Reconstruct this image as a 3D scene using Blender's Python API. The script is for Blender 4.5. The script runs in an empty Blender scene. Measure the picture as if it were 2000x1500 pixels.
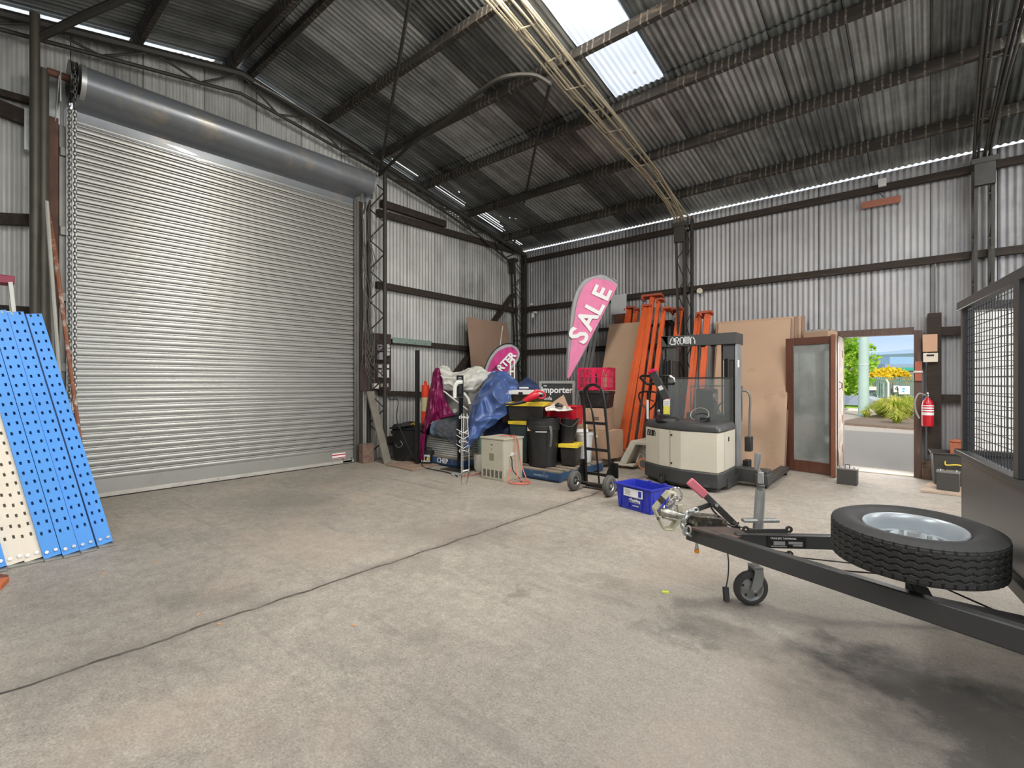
import bpy, bmesh, math, random
from mathutils import Vector, Matrix, Quaternion
random.seed(7)
V = Vector; PI = math.pi; R_ = math.radians
scn = bpy.context.scene
COL = scn.collection
# ------------------------------------------------------------ camera model
F = 954.0; CX = 1000.0; HY = 743.0; CH = 1.4
TH = R_(40.6)
FW = V((-math.sin(TH), math.cos(TH), 0)); RT = V((math.cos(TH), math.sin(TH), 0))
CAM = V((0, 0, CH)) - RT * .25 - FW * 11.9
CAM.z = CH
def ray(px, py):
    d = FW + RT * ((px - CX) / F); d.z = (HY - py) / F; return d
def at(px, py, Z): return CAM + ray(px, py) * Z
def hit(px, py, ax, val):
    d = ray(px, py); return CAM + d * ((val - CAM[ax]) / d[ax])
def fl(px, py, z=0.0): return hit(px, py, 2, z)
def onL(px, py, x=0.0): return hit(px, py, 0, x)
def onR(px, py, y=0.0): return hit(px, py, 1, y)
def depth(p): return (p[0] - CAM.x) * FW.x + (p[1] - CAM.y) * FW.y
def zat(py, Z): return CH + (HY - py) * Z / F
# ------------------------------------------------------------ materials
def lin(c):
    c = c / 255.0
    return c / 12.92 if c <= .04045 else ((c + .055) / 1.055) ** 2.4
def rgb(c): return (lin(c[0]), lin(c[1]), lin(c[2]), 1)
MATS = {}
class NT:
    def __init__(s, m):
        m.use_nodes = True; s.t = m.node_tree; s.t.nodes.clear()
    def n(s, ty, **k):
        nd = s.t.nodes.new(ty)
        for a, b in k.items():
            if a.startswith('i_'):
                key = a[2:]
                key = int(key) if key.isdigit() else key.replace('_', ' ')
                nd.inputs[key].default_value = b
            else: setattr(nd, a, b)
        return nd
    def l(s, a, b): s.t.links.new(a, b)
    def math(s, op, a, b=None):
        nd = s.n('ShaderNodeMath', operation=op)
        for i, q in enumerate((a, b)):
            if q is None: continue
            if isinstance(q, (int, float)): nd.inputs[i].default_value = q
            else: s.l(q, nd.inputs[i])
        return nd.outputs[0]
    def mix(s, f, a, b, mode='MIX'):
        nd = s.n('ShaderNodeMix', data_type='RGBA', blend_type=mode)
        for sock, q in ((nd.inputs[0], f), (nd.inputs[6], a), (nd.inputs[7], b)):
            if isinstance(q, (int, float)): sock.default_value = q
            elif isinstance(q, tuple): sock.default_value = q
            else: s.l(q, sock)
        return nd.outputs[2]
    def ramp(s, f, stops):
        nd = s.n('ShaderNodeValToRGB'); e = nd.color_ramp.elements
        while len(e) > 1: e.remove(e[0])
        e[0].position = stops[0][0]; e[0].color = stops[0][1]
        for p, c in stops[1:]:
            q = e.new(p); q.color = c
        s.l(f, nd.inputs[0]); return nd.outputs[0]
def G(v): return (v, v, v, 1)
def mat(name, c, rough=.6, metal=0.0, var=.12, vs=4.0, bump=0.0, bs=60.0, alpha=1.0, spec=.5, trans=0.0, stretch=None, coat=0.0, dirt=None, dirts=3.0, dirtt=.6):
    if name in MATS: return MATS[name]
    m = bpy.data.materials.new(name); MATS[name] = m
    N = NT(m); o = N.n('ShaderNodeOutputMaterial'); b = N.n('ShaderNodeBsdfPrincipled')
    N.l(b.outputs[0], o.inputs[0])
    tc = N.n('ShaderNodeTexCoord'); vec = tc.outputs['Object']
    if stretch:
        mp = N.n('ShaderNodeMapping'); mp.inputs['Scale'].default_value = stretch; N.l(vec, mp.inputs[0]); vec = mp.outputs[0]
    nz = N.n('ShaderNodeTexNoise', i_Scale=vs, i_Detail=5.0); N.l(vec, nz.inputs['Vector'])
    base = rgb(c)
    lo = tuple(x * (1 - var) for x in base[:3]) + (1,); hi = tuple(min(1, x * (1 + var)) for x in base[:3]) + (1,)
    col = N.ramp(nz.outputs[0], [(.3, lo), (.7, hi)])
    if dirt:
        n2 = N.n('ShaderNodeTexNoise', i_Scale=dirts, i_Detail=8.0, i_Roughness=.65); N.l(vec, n2.inputs['Vector'])
        f = N.ramp(n2.outputs[0], [(dirtt, G(0)), (dirtt + .12, G(1))])
        col = N.mix(f, col, rgb(dirt))
    N.l(col, b.inputs['Base Color'])
    b.inputs['Roughness'].default_value = rough; b.inputs['Metallic'].default_value = metal
    b.inputs['Specular IOR Level'].default_value = spec
    b.inputs['Alpha'].default_value = alpha; b.inputs['Transmission Weight'].default_value = trans
    b.inputs['Coat Weight'].default_value = coat
    if bump:
        n3 = N.n('ShaderNodeTexNoise', i_Scale=bs, i_Detail=4.0); N.l(vec, n3.inputs['Vector'])
        bp = N.n('ShaderNodeBump', i_Strength=bump, i_Distance=.01); N.l(n3.outputs[0], bp.inputs['Height']); N.l(bp.outputs[0], b.inputs['Normal'])
    return m
# ------------------------------------------------------------ objects
PM = {}
def _clean(o): return o
def tag(o, label=None, cat=None, group=None, kind=None):
    if label: o['label'] = label
    if cat: o['category'] = cat
    if group: o['group'] = group
    if kind: o['kind'] = kind
    return o
def thing(name, label, cat, loc=(0, 0, 0), rot=0.0, group=None):
    o = bpy.data.objects.new(name, None); COL.objects.link(o); o.empty_display_size = .05
    o.location = loc; o.rotation_euler = (0, 0, rot)
    PM[o] = Matrix.Translation(V(loc)) @ Matrix.Rotation(rot, 4, 'Z')
    return tag(o, label, cat, group)
class MB:
    def __init__(s): s.v = []; s.f = []
    def add(s, vs, fs, M=None):
        k = len(s.v)
        for p in vs: s.v.append(V(p) if M is None else M @ V(p))
        for f in fs: s.f.append([i + k for i in f])
        return s
    def bx(s, x0, x1, y0, y1, z0, z1, M=None):
        return s.add([(x0, y0, z0), (x1, y0, z0), (x1, y1, z0), (x0, y1, z0), (x0, y0, z1), (x1, y0, z1), (x1, y1, z1), (x0, y1, z1)],
                     [(3, 2, 1, 0), (4, 5, 6, 7), (0, 1, 5, 4), (1, 2, 6, 5), (2, 3, 7, 6), (3, 0, 4, 7)], M)
    def taper(s, x0, x1, y0, y1, z0, z1, t):   # bottom shrunk by t
        return s.add([(x0 + t, y0 + t, z0), (x1 - t, y0 + t, z0), (x1 - t, y1 - t, z0), (x0 + t, y1 - t, z0), (x0, y0, z1), (x1, y0, z1), (x1, y1, z1), (x0, y1, z1)],
                     [(3, 2, 1, 0), (4, 5, 6, 7), (0, 1, 5, 4), (1, 2, 6, 5), (2, 3, 7, 6), (3, 0, 4, 7)])
    def bar(s, p, q, w, h, up=(0, 0, 1), M=None):
        p = V(p); q = V(q); d = (q - p); L = d.length; d.normalize(); u = V(up)
        if abs(d.dot(u.normalized())) > .98: u = V((1, 0, 0))
        x = d.cross(u).normalized(); z = x.cross(d).normalized()
        B = Matrix((x, d, z)).transposed().to_4x4(); B.translation = p
        if M is not None: B = M @ B
        return s.bx(-w / 2, w / 2, 0, L, -h / 2, h / 2, B)
    def tube(s, pts, r, n=8, closed=False, M=None, cap=True):
        P = [V(p) for p in pts]; m = len(P); rs = r if isinstance(r, (list, tuple)) else [r] * m
        t0 = (P[1] - P[0]).normalized(); a = V((0, 0, 1)) if abs(t0.z) < .9 else V((1, 0, 0)); u = t0.cross(a).normalized()
        vs = []; fs = []; pt = t0
        for i in range(m):
            if closed: t = (P[(i + 1) % m] - P[i - 1])
            elif i == 0: t = P[1] - P[0]
            elif i == m - 1: t = P[-1] - P[-2]
            else: t = (P[i + 1] - P[i]).normalized() + (P[i] - P[i - 1]).normalized()
            if t.length < 1e-9: t = pt
            t = t.normalized(); u = (u - t * u.dot(t))
            u = u.normalized() if u.length > 1e-6 else t.orthogonal().normalized()
            w = t.cross(u); pt = t
            for k in range(n):
                an = 2 * PI * k / n; vs.append(P[i] + (u * math.cos(an) + w * math.sin(an)) * rs[i])
        for i in range(m if closed else m - 1):
            j = (i + 1) % m
            for k in range(n):
                k2 = (k + 1) % n; fs.append((i * n + k, i * n + k2, j * n + k2, j * n + k))
        if not closed and cap:
            fs.append(tuple(range(n))[::-1]); fs.append(tuple((m - 1) * n + k for k in range(n)))
        return s.add(vs, fs, M)
    def cyl(s, p, q, r, n=16, r2=None, M=None): return s.tube([p, q], [r, r if r2 is None else r2], n, M=M)
    def lathe(s, prof, n=24, M=None, closed=False, cap=True):
        vs = []; fs = []; m = len(prof)
        for (r, z) in prof:
            for k in range(n):
                a = 2 * PI * k / n; vs.append((r * math.cos(a), r * math.sin(a), z))
        for i in range(m if closed else m - 1):
            j = (i + 1) % m
            for k in range(n):
                k2 = (k + 1) % n; fs.append((i * n + k, i * n + k2, j * n + k2, j * n + k))
        if not closed and cap:
            if prof[0][0] > 1e-5: fs.append(tuple(range(n))[::-1])
            if prof[-1][0] > 1e-5: fs.append(tuple((m - 1) * n + k for k in range(n)))
        return s.add(vs, fs, M)
    def prism(s, poly, z0, z1, M=None):
        n = len(poly); vs = [(x, y, z0) for x, y in poly] + [(x, y, z1) for x, y in poly]
        fs = [tuple(range(n))[::-1], tuple(range(n, 2 * n))] + [(i, (i + 1) % n, n + (i + 1) % n, n + i) for i in range(n)]
        return s.add(vs, fs, M)
    def grid(s, fn, nu, nv, skip=None):
        vs = [fn(i / nu, j / nv) for i in range(nu + 1) for j in range(nv + 1)]
        fs = [(i * (nv + 1) + j, (i + 1) * (nv + 1) + j, (i + 1) * (nv + 1) + j + 1, i * (nv + 1) + j + 1) for i in range(nu) for j in range(nv) if not (skip and skip(i, j))]
        return s.add(vs, fs)
    def build(s, name, m, parent=None, smooth=True, bevel=0.0, world=False, solid=0.0, recalc=True, ang=40, sub=0):
        me = bpy.data.meshes.new(name)
        vs = s.v; off = V((0, 0, 0))
        if parent is not None and world:
            inv = PM[parent].inverted(); vs = [inv @ p for p in vs]
        elif parent is None:
            xs = [p.x for p in vs]; ys = [p.y for p in vs]; off = V(((min(xs) + max(xs)) / 2, (min(ys) + max(ys)) / 2, min(p.z for p in vs)))
            vs = [p - off for p in vs]
        me.from_pydata([tuple(p) for p in vs], [], s.f); me.materials.append(m)
        bm = bmesh.new(); bm.from_mesh(me)
        bmesh.ops.remove_doubles(bm, verts=bm.verts, dist=1e-5)
        if recalc: bmesh.ops.recalc_face_normals(bm, faces=bm.faces)
        if smooth:
            for f in bm.faces: f.smooth = True
            th = R_(ang)
            for e in bm.edges: e.smooth = len(e.link_faces) == 2 and e.calc_face_angle(PI) < th
        bm.to_mesh(me); bm.free()
        o = bpy.data.objects.new(name, me); COL.objects.link(o)
        if parent is not None: o.parent = parent; PM[o] = PM[parent]
        else: o.location = off; PM[o] = Matrix.Translation(off)
        if solid: md = o.modifiers.new('solid', 'SOLIDIFY'); md.thickness = solid; md.offset = 0
        if sub: md = o.modifiers.new('sub', 'SUBSURF'); md.levels = sub; md.render_levels = sub
        if bevel: md = o.modifiers.new('bevel', 'BEVEL'); md.width = bevel; md.segments = 2; md.limit_method = 'ANGLE'; md.angle_limit = R_(50)
        return o
def structure(o): o['kind'] = 'structure'; return o
def dup(root, loc, rot=None, label=None, group=None):
    r = root.copy(); COL.objects.link(r); r.location = loc
    if rot is not None: r.rotation_euler = (0, 0, rot)
    if label: r['label'] = label
    if group: r['group'] = group
    for ch in list(root.children):
        c = ch.copy(); COL.objects.link(c); c.parent = r
        for g in ch.children:
            d = g.copy(); COL.objects.link(d); d.parent = c
    return r
def frame(o, x, y):   # matrix from origin, x dir, y dir
    x = V(x).normalized(); z = x.cross(V(y)).normalized(); y = z.cross(x)
    M = Matrix((x, y, z)).transposed().to_4x4(); M.translation = V(o); return M
def text(name, s, m, parent, M, size, ext=.001, bold=0.0, align='CENTER', world=True, sx=1.0, shear=0.0):
    c = bpy.data.curves.new(name, 'FONT'); c.body = s; c.size = size; c.extrude = ext; c.offset = bold; c.align_x = align; c.align_y = 'CENTER'; c.shear = shear; c.resolution_u = 3
    t = bpy.data.objects.new(name, c); COL.objects.link(t)
    dg = bpy.context.evaluated_depsgraph_get(); me = bpy.data.meshes.new_from_object(t.evaluated_get(dg))
    bpy.data.objects.remove(t)
    me.transform(Matrix.Diagonal((sx, 1, 1, 1))); me.transform(M)
    if world and parent is not None: me.transform(PM[parent].inverted())
    me.materials.clear(); me.materials.append(m); me.name = name
    o = bpy.data.objects.new(name, me); COL.objects.link(o)
    if parent is not None: o.parent = parent; PM[o] = PM[parent]
    return o
def strokes(lines, w, M, d=.003):
    b = MB()
    for ln in lines:
        for i in range(len(ln) - 1):
            p = V((ln[i][0], ln[i][1], 0)); q = V((ln[i + 1][0], ln[i + 1][1], 0)); t = (q - p).normalized() * w * .5
            b.bar(p - t, q + t, w, d, M=M)
    return b
# frame for a box seen by its near vertical corner; local x runs -W..0, y 0..D
def fit(pc, pf, pl, pr, rot=0.0, z0=0.0, Z=None):
    C = fl(pc, pf, z0) if Z is None else at(pc, pf, Z)
    r = R_(rot); e1 = (math.cos(r), math.sin(r)); e2 = (-math.sin(r), math.cos(r))
    def sol(px, s, e):
        d = ray(px, pf); a, b, c, q = d[0], -s * e[0], d[1], -s * e[1]
        rx, ry = C[0] - CAM[0], C[1] - CAM[1]
        return (a * ry - c * rx) / (a * q - b * c)
    return C, r, sol(pl, -1, e1), sol(pr, 1, e2)
# ------------------------------------------------------------ common materials
TIMBER = mat('dark_timber', (52, 44, 38), .85, var=.3, vs=3, bump=.4, bs=40, stretch=(1, 6, 6), dirt=(92, 80, 70), dirts=4, dirtt=.6)
STEELD = mat('dark_painted_steel', (50, 48, 43), .6, var=.2, vs=6, dirt=(84, 74, 62), dirts=8, dirtt=.62)
STEELG = mat('grey_steel', (120, 120, 115), .45, .6, var=.15)
GALV = mat('galvanised', (190, 193, 192), .38, .75, var=.12, vs=14)
RUBBER = mat('rubber', (38, 38, 38), .75, var=.15, bump=.15)
BLACKP = mat('black_plastic', (34, 34, 35), .45, var=.2, vs=8, dirt=(62, 60, 57), dirts=5, dirtt=.6)
BLACKS = mat('black_gloss_steel', (26, 26, 26), .3, var=.1)
CHARC = mat('charcoal_paint', (74, 75, 76), .42, .1, var=.06, vs=3)
CREAM = mat('cream_paint', (205, 199, 183), .4, var=.03)
WHITEP = mat('white_plastic', (222, 222, 218), .45, var=.04)
CHIP = mat('particle_board', (188, 158, 132), .8, var=.07, vs=1.2, dirt=(172, 140, 114), dirts=2.2, dirtt=.58, bump=.1, bs=200)
CARD = mat('cardboard', (176, 146, 122), .85, var=.06, vs=3)
ORANGE = mat('orange_paint', (214, 96, 48), .45, var=.1, vs=3, dirt=(190, 92, 58), dirts=3, dirtt=.6)
BLUE = mat('blue_paint', (60, 142, 222), .4, var=.06, vs=2)
PALLETB = mat('pallet_blue', (44, 74, 108), .75, var=.25, vs=6, dirt=(112, 112, 110), dirts=9, dirtt=.58)
REDP = mat('red_plastic', (200, 28, 48), .4, var=.08)
YELP = mat('yellow_plastic', (228, 200, 60), .5, var=.08)
PINK = mat('crate_pink', (205, 30, 78), .45, var=.08)
WHITE = mat('white_print', (240, 240, 240), .6, var=.01)
INK = mat('black_print', (25, 25, 25), .6, var=.01)
CHROME = mat('chrome', (205, 205, 205), .22, .95, var=.05)
# ============================================================ SETTING
YR = -6.45; SL = .209; ZE = 4.56; ZR = ZE - SL * YR; YB = -12.9; XE = 15.0
def zroof(y): return ZE - SL * y if y > YR else ZR + SL * (y - YR)
PIT = .0762
# ---- concrete floor
def concrete():
    m = bpy.data.materials.new('concrete_floor'); N = NT(m)
    o = N.n('ShaderNodeOutputMaterial'); b = N.n('ShaderNodeBsdfPrincipled', i_Roughness=.7); N.l(b.outputs[0], o.inputs[0])
    b.inputs['Specular IOR Level'].default_value = .35
    g = N.n('ShaderNodeNewGeometry'); P = g.outputs['Position']
    n1 = N.n('ShaderNodeTexNoise', i_Scale=.55, i_Detail=6.0, i_Roughness=.6); N.l(P, n1.inputs['Vector'])
    n2 = N.n('ShaderNodeTexNoise', i_Scale=9.0, i_Detail=8.0, i_Roughness=.7); N.l(P, n2.inputs['Vector'])
    n3 = N.n('ShaderNodeTexNoise', i_Scale=90.0, i_Detail=4.0, i_Roughness=.7); N.l(P, n3.inputs['Vector'])
    col = N.ramp(n1.outputs[0], [(.3, rgb((138, 131, 122))), (.5, rgb((156, 149, 139))), (.7, rgb((170, 162, 151)))])
    col = N.mix(.55, col, N.ramp(n2.outputs[0], [(.3, G(.32)), (.7, G(.68))]), 'OVERLAY')
    col = N.mix(.55, col, N.ramp(n3.outputs[0], [(.32, G(.22)), (.68, G(.78))]), 'OVERLAY')
    n5 = N.n('ShaderNodeTexNoise', i_Scale=28.0, i_Detail=5.0, i_Roughness=.7); N.l(P, n5.inputs['Vector']); col = N.mix(.3, col, N.ramp(n5.outputs[0], [(.36, G(.3)), (.64, G(.68))]), 'OVERLAY')
    n6 = N.n('ShaderNodeTexNoise', i_Scale=.9, i_Detail=3.0); N.l(P, n6.inputs['Vector']); col = N.mix(N.ramp(n6.outputs[0], [(.52, G(0)), (.68, G(.32))]), col, rgb((184, 164, 148)))
    # trodden, rougher aggregate where the surface has worn through
    sx = N.n('ShaderNodeSeparateXYZ'); N.l(P, sx.inputs[0]); X, Y = sx.outputs[0], sx.outputs[1]
    vo = N.n('ShaderNodeTexVoronoi', i_Scale=70.0); N.l(P, vo.inputs['Vector'])
    speck = N.ramp(vo.outputs['Distance'], [(.0, G(1)), (.16, G(1)), (.2, G(0))])
    sel = N.n('ShaderNodeSeparateColor'); N.l(vo.outputs['Color'], sel.inputs[0])
    sp = N.math('MULTIPLY', speck, N.math('GREATER_THAN', sel.outputs[0], .86))
    worn = N.ramp(X, [(0, G(0)), (1, G(0))])
    wear = N.n('ShaderNodeMapRange', i_1=5.4, i_2=7.2); N.l(X, wear.inputs[0]); wy = N.n('ShaderNodeMapRange', i_1=-4.2, i_2=-6.0); N.l(Y, wy.inputs[0])
    wr = N.math('MULTIPLY', N.math('MULTIPLY', wear.outputs[0], wy.outputs[0]), N.ramp(n2.outputs[0], [(.35, G(.4)), (.6, G(1))]))
    col = N.mix(N.math('MULTIPLY', sp, N.math('ADD', N.math('MULTIPLY', wr, .6), .12)), col, rgb((214, 212, 206)))
    col = N.mix(N.math('MULTIPLY', wr, .6), col, rgb((104, 101, 97)))
    # oil and tyre stains, plus shade painted under the trailer and its spare wheel
    nz = N.n('ShaderNodeTexNoise', i_Scale=2.6, i_Detail=5.0, i_Roughness=.65); N.l(P, nz.inputs['Vector'])
    wv = N.n('ShaderNodeVectorMath', operation='MULTIPLY_ADD'); N.l(nz.outputs['Color'], wv.inputs[0]); wv.inputs[1].default_value = (1.0, 1.0, 0); N.l(P, wv.inputs[2])
    total = None
    for (px, py, sxr, syr, st) in [(1370, 1215, .32, .13, .55), (1300, 1235, .3, .08, .4), (905, 1042, .7, .28, .3), (560, 975, .9, .3, .3), (1005, 1160, .17, .09, .5),
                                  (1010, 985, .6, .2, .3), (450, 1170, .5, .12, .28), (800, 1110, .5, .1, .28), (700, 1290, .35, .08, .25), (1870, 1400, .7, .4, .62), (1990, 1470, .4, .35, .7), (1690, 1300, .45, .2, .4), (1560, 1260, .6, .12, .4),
                                  (850, 1240, .22, .1, .25), (1180, 1130, .3, .1, .3), (330, 1290, .4, .06, .2)]:
        c = fl(px, py)
        mp = N.n('ShaderNodeMapping', vector_type='TEXTURE'); mp.inputs['Location'].default_value = (c.x + .5, c.y + .5, 0); mp.inputs['Rotation'].default_value = (0, 0, TH + random.uniform(-.3, .3)); mp.inputs['Scale'].default_value = (sxr, syr * 1.6, 1)
        N.l(wv.outputs[0], mp.inputs[0])
        gr = N.n('ShaderNodeTexGradient', gradient_type='SPHERICAL'); N.l(mp.outputs[0], gr.inputs[0])
        v = N.math('MULTIPLY', N.math('SMOOTH_MIN', gr.outputs['Fac'], .5), 2 * st)
        total = v if total is None else N.math('ADD', total, v)
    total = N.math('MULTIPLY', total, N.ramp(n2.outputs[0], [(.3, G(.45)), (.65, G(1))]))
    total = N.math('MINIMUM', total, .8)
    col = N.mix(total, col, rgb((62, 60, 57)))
    # long dark drag marks
    mk = N.n('ShaderNodeMapping'); mk.inputs['Rotation'].default_value = (0, 0, 1.2); mk.inputs['Scale'].default_value = (.7, 9, 1); N.l(P, mk.inputs[0])
    nm = N.n('ShaderNodeTexNoise', i_Scale=1.0, i_Detail=5.0, i_Distortion=.6); N.l(mk.outputs[0], nm.inputs['Vector'])
    col = N.mix(N.math('MULTIPLY', N.ramp(nm.outputs[0], [(.6, G(0)), (.72, G(1))]), .3), col, rgb((104, 98, 92)))
    # joints between the pours
    nj = N.n('ShaderNodeTexNoise', i_Scale=3.0, i_Detail=6.0); N.l(P, nj.inputs['Vector'])
    xo = N.math('ADD', X, N.math('MULTIPLY', N.math('SUBTRACT', nj.outputs[0], .5), .12))
    dj = N.math('ABSOLUTE', N.math('SUBTRACT', xo, 4.40))
    jl = N.ramp(dj, [(0, G(1)), (.006, G(.9)), (.016, G(0))])
    jw = N.ramp(dj, [(0, G(.45)), (.1, G(0))])
    hid = N.ramp(n2.outputs[0], [(.35, G(.35)), (.55, G(1))])
    col = N.mix(jw, col, rgb((120, 112, 104))); col = N.mix(N.math('MULTIPLY', jl, hid), col, rgb((70, 64, 58)))
    N.l(col, b.inputs['Base Color'])
    hgt = N.math('ADD', N.math('MULTIPLY', n3.outputs[0], .35), N.math('ADD', N.math('MULTIPLY', n2.outputs[0], .5), N.math('MULTIPLY', jl, -.8)))
    bp = N.n('ShaderNodeBump', i_Strength=.8, i_Distance=.012); N.l(hgt, bp.inputs['Height']); N.l(bp.outputs[0], b.inputs['Normal'])
    return m
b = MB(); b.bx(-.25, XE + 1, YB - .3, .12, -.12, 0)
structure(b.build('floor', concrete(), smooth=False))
# ---- corrugated iron
def iron(name, c1, c2, cdark, axis, streak=.5, rust=(112, 98, 86), metal=.22, rough=.58, sheet=.686, darkbands=None):
    m = bpy.data.materials.new(name); N = NT(m)
    o = N.n('ShaderNodeOutputMaterial'); b = N.n('ShaderNodeBsdfPrincipled', i_Roughness=rough, i_Metallic=metal); N.l(b.outputs[0], o.inputs[0])
    g = N.n('ShaderNodeNewGeometry'); P = g.outputs['Position']; sx = N.n('ShaderNodeSeparateXYZ'); N.l(P, sx.inputs[0])
    U = sx.outputs[axis]
    fl_ = N.math('FLOOR', N.math('DIVIDE', U, sheet))
    wn = N.n('ShaderNodeTexWhiteNoise', noise_dimensions='1D'); N.l(fl_, wn.inputs['W'])
    mp = N.n('ShaderNodeMapping'); mp.inputs['Scale'].default_value = (14, .5, .5) if axis == 0 else (.5, 14, .5)
    if axis == 0 and name.startswith('roof'): mp.inputs['Scale'].default_value = (16, .6, .6)
    N.l(P, mp.inputs[0])
    st = N.n('ShaderNodeTexNoise', i_Scale=1.0, i_Detail=6.0, i_Roughness=.7); N.l(mp.outputs[0], st.inputs['Vector'])
    bl = N.n('ShaderNodeTexNoise', i_Scale=1.1, i_Detail=7.0, i_Roughness=.65); N.l(P, bl.inputs['Vector'])
    f = N.math('ADD', N.math('MULTIPLY', st.outputs[0], .5), N.math('MULTIPLY', bl.outputs[0], .5))
    f = N.math('ADD', f, N.math('MULTIPLY', N.math('SUBTRACT', wn.outputs['Value'], .5), .22))
    col = N.ramp(f, [(.32, rgb(cdark)), (.46, rgb(c1)), (.66, rgb(c2))])
    rn = N.n('ShaderNodeTexNoise', i_Scale=3.0, i_Detail=9.0, i_Roughness=.75); N.l(mp.outputs[0], rn.inputs['Vector'])
    col = N.mix(N.math('MULTIPLY', N.ramp(rn.outputs[0], [(.62, G(0)), (.75, G(1))]), streak), col, rgb(rust))
    lap = N.math('FRACT', N.math('DIVIDE', U, sheet)); col = N.mix(N.math('LESS_THAN', lap, .012), col, rgb((40, 38, 36)))
    N.l(col, b.inputs['Base Color'])
    return m
WALLR = iron('wall_iron_right', (158, 158, 160), (180, 180, 182), (126, 126, 128), 0, .3)
WALLL = iron('wall_iron_left', (172, 173, 170), (198, 199, 196), (134, 134, 131), 1, .3)
ROOFM = iron('roof_iron', (104, 108, 107), (172, 176, 174), (62, 64, 63), 0, .2, rust=(84, 84, 80), metal=.45, rough=.42)
def wave(u, a=.009): return a * math.cos(2 * PI * u / PIT)
def corr(name, m, u0, u1, P, zs, hole=None, smooth=True):
    """P(u, off, z) -> point; zs(u) -> list of heights; hole(u, j) -> skip"""
    b = MB(); n = int((u1 - u0) / (PIT / 8)); prev = None
    for i in range(n + 1):
        u = u0 + (u1 - u0) * i / n; row = []
        for z in zs(u): row.append(len(b.v)); b.v.append(V(P(u, wave(u), z)))
        if prev:
            for j in range(len(row) - 1):
                if hole and hole(u - .001, j): continue
                b.f.append([prev[j], row[j], row[j + 1], prev[j + 1]])
        prev = row
    return structure(b.build(name, m, ang=80, recalc=False))
DX0, DX1, DZ = 6.52, 7.37, 2.07
corr('wall_right', WALLR, -.05, XE, lambda u, w, z: (u, w + .012, z), lambda u: [0, DZ, ZE - .042], lambda u, j: j == 0 and DX0 < u < DX1)
SY0, SY1, SZ = -8.24, -4.56, 4.62
def ztopL(y): return zroof(y) - (.06 if y > -4.0 else .03 if -8.8 < y < -7.2 else .022)
corr('wall_left', WALLL, YB, .02, lambda u, w, z: (-w - .012, u, z), lambda u: [0, SZ, ztopL(u)], lambda u, j: j == 0 and SY0 < u < SY1)
corr('wall_back', WALLR, -.05, XE, lambda u, w, z: (u, YB - w - .012, z), lambda u: [0, zroof(YB) - .03])
# outer skin of brick dwarf footing and the gable end behind the camera: an open portal with a lintel of iron
b = MB(); b.bx(XE - .02, XE + .02, YB, 0, 4.3, 4.5)
for k in range(24):
    pass
b.add([(XE, YB, 4.5), (XE, -4.2, 4.5), (XE, -4.2, zroof(-4.2) - .03), (XE, YR, ZR - .03), (XE, YB, ZE - .03)], [(0, 1, 2, 3, 4)])
structure(b.build('wall_front', WALLL, smooth=False))
# ---- roof sheets
SK = [(4.30, 4.99, -6.25, -3.22), (8.42, 9.11, -6.3, -1.1), (12.5, 13.2, -6.3, -1.1), (10.5, 11.2, -6.3, -1.1)]
SKB = [(4.30, 4.99, -11.6, -7.9), (8.42, 9.8, -11.6, -6.8), (11.2, 12.6, -11.6, -6.8)]
b = MB(); OV = .25
def roofrun(y0, y1, lift, x0=-.035, x1=XE + .3, holes=()):
    n = int((x1 - x0) / (PIT / 8)); prev = None
    ys = sorted(set([y0, y1] + [h[2] for h in holes if y0 < h[2] < y1] + [h[3] for h in holes if y0 < h[3] < y1]))
    for i in range(n + 1):
        u = x0 + (x1 - x0) * i / n; row = []
        for y in ys: row.append(len(b.v)); b.v.append(V((u, y, zroof(y) + .012 + lift + wave(u) + (OV and 0))))
        if prev:
            for j in range(len(row) - 1):
                ym = (ys[j] + ys[j + 1]) / 2
                if any(h[0] < u - .001 < h[1] and h[2] < ym < h[3] for h in holes): continue
                b.f.append([prev[j], row[j], row[j + 1], prev[j + 1]])
        prev = row
def lower(y): return y
GAPS = [(.14, .155, -3.9, -3.3), (.22, .235, -3.0, -2.15), (.30, .315, -2.9, -2.2), (.16, .175, -2.9, -2.1), (.20, .215, -1.85, -.95), (.28, .295, -1.85, -.95), (.35, .365, -1.8, -1.1), (.43, .445, -1.75, -1.3), (.2, .215, -.72, -.25), (.13, .145, -.72, -.25), (.62, .64, -1.5, -1.45), (.75, .77, -1.36, -1.32), (.86, .88, -1.3, -1.26), (.5, .52, -2.6, -2.56), (.55, .57, -1.62, -1.56)]
roofrun(-3.28, .045, 0, holes=SK + GAPS)
roofrun(-6.40, -3.10, .022, holes=SK + GAPS)
roofrun(YB - .3, -9.6, 0, holes=SKB)
roofrun(-9.75, -6.50, .022, holes=SKB)
structure(b.build('ceiling', ROOFM, ang=80, recalc=False))
# skylight sheets
def skymat():
    m = bpy.data.materials.new('translucent_sheet'); N = NT(m); o = N.n('ShaderNodeOutputMaterial')
    g = N.n('ShaderNodeNewGeometry'); nz = N.n('ShaderNodeTexNoise', i_Scale=3.0, i_Detail=8.0); N.l(g.outputs['Position'], nz.inputs['Vector'])
    col = N.ramp(nz.outputs[0], [(.3, rgb((206, 214, 224))), (.66, rgb((216, 222, 230))), (.74, rgb((176, 158, 126)))])
    t = N.n('ShaderNodeBsdfTranslucent'); N.l(col, t.inputs[0]); tr = N.n('ShaderNodeBsdfTransparent'); tr.inputs[0].default_value = (.92, .96, 1, 1)
    mx = N.n('ShaderNodeMixShader', i_0=.04); N.l(t.outputs[0], mx.inputs[1]); N.l(tr.outputs[0], mx.inputs[2]); N.l(mx.outputs[0], o.inputs[0])
    return m
SKYM = skymat()
wi = 1
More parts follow.
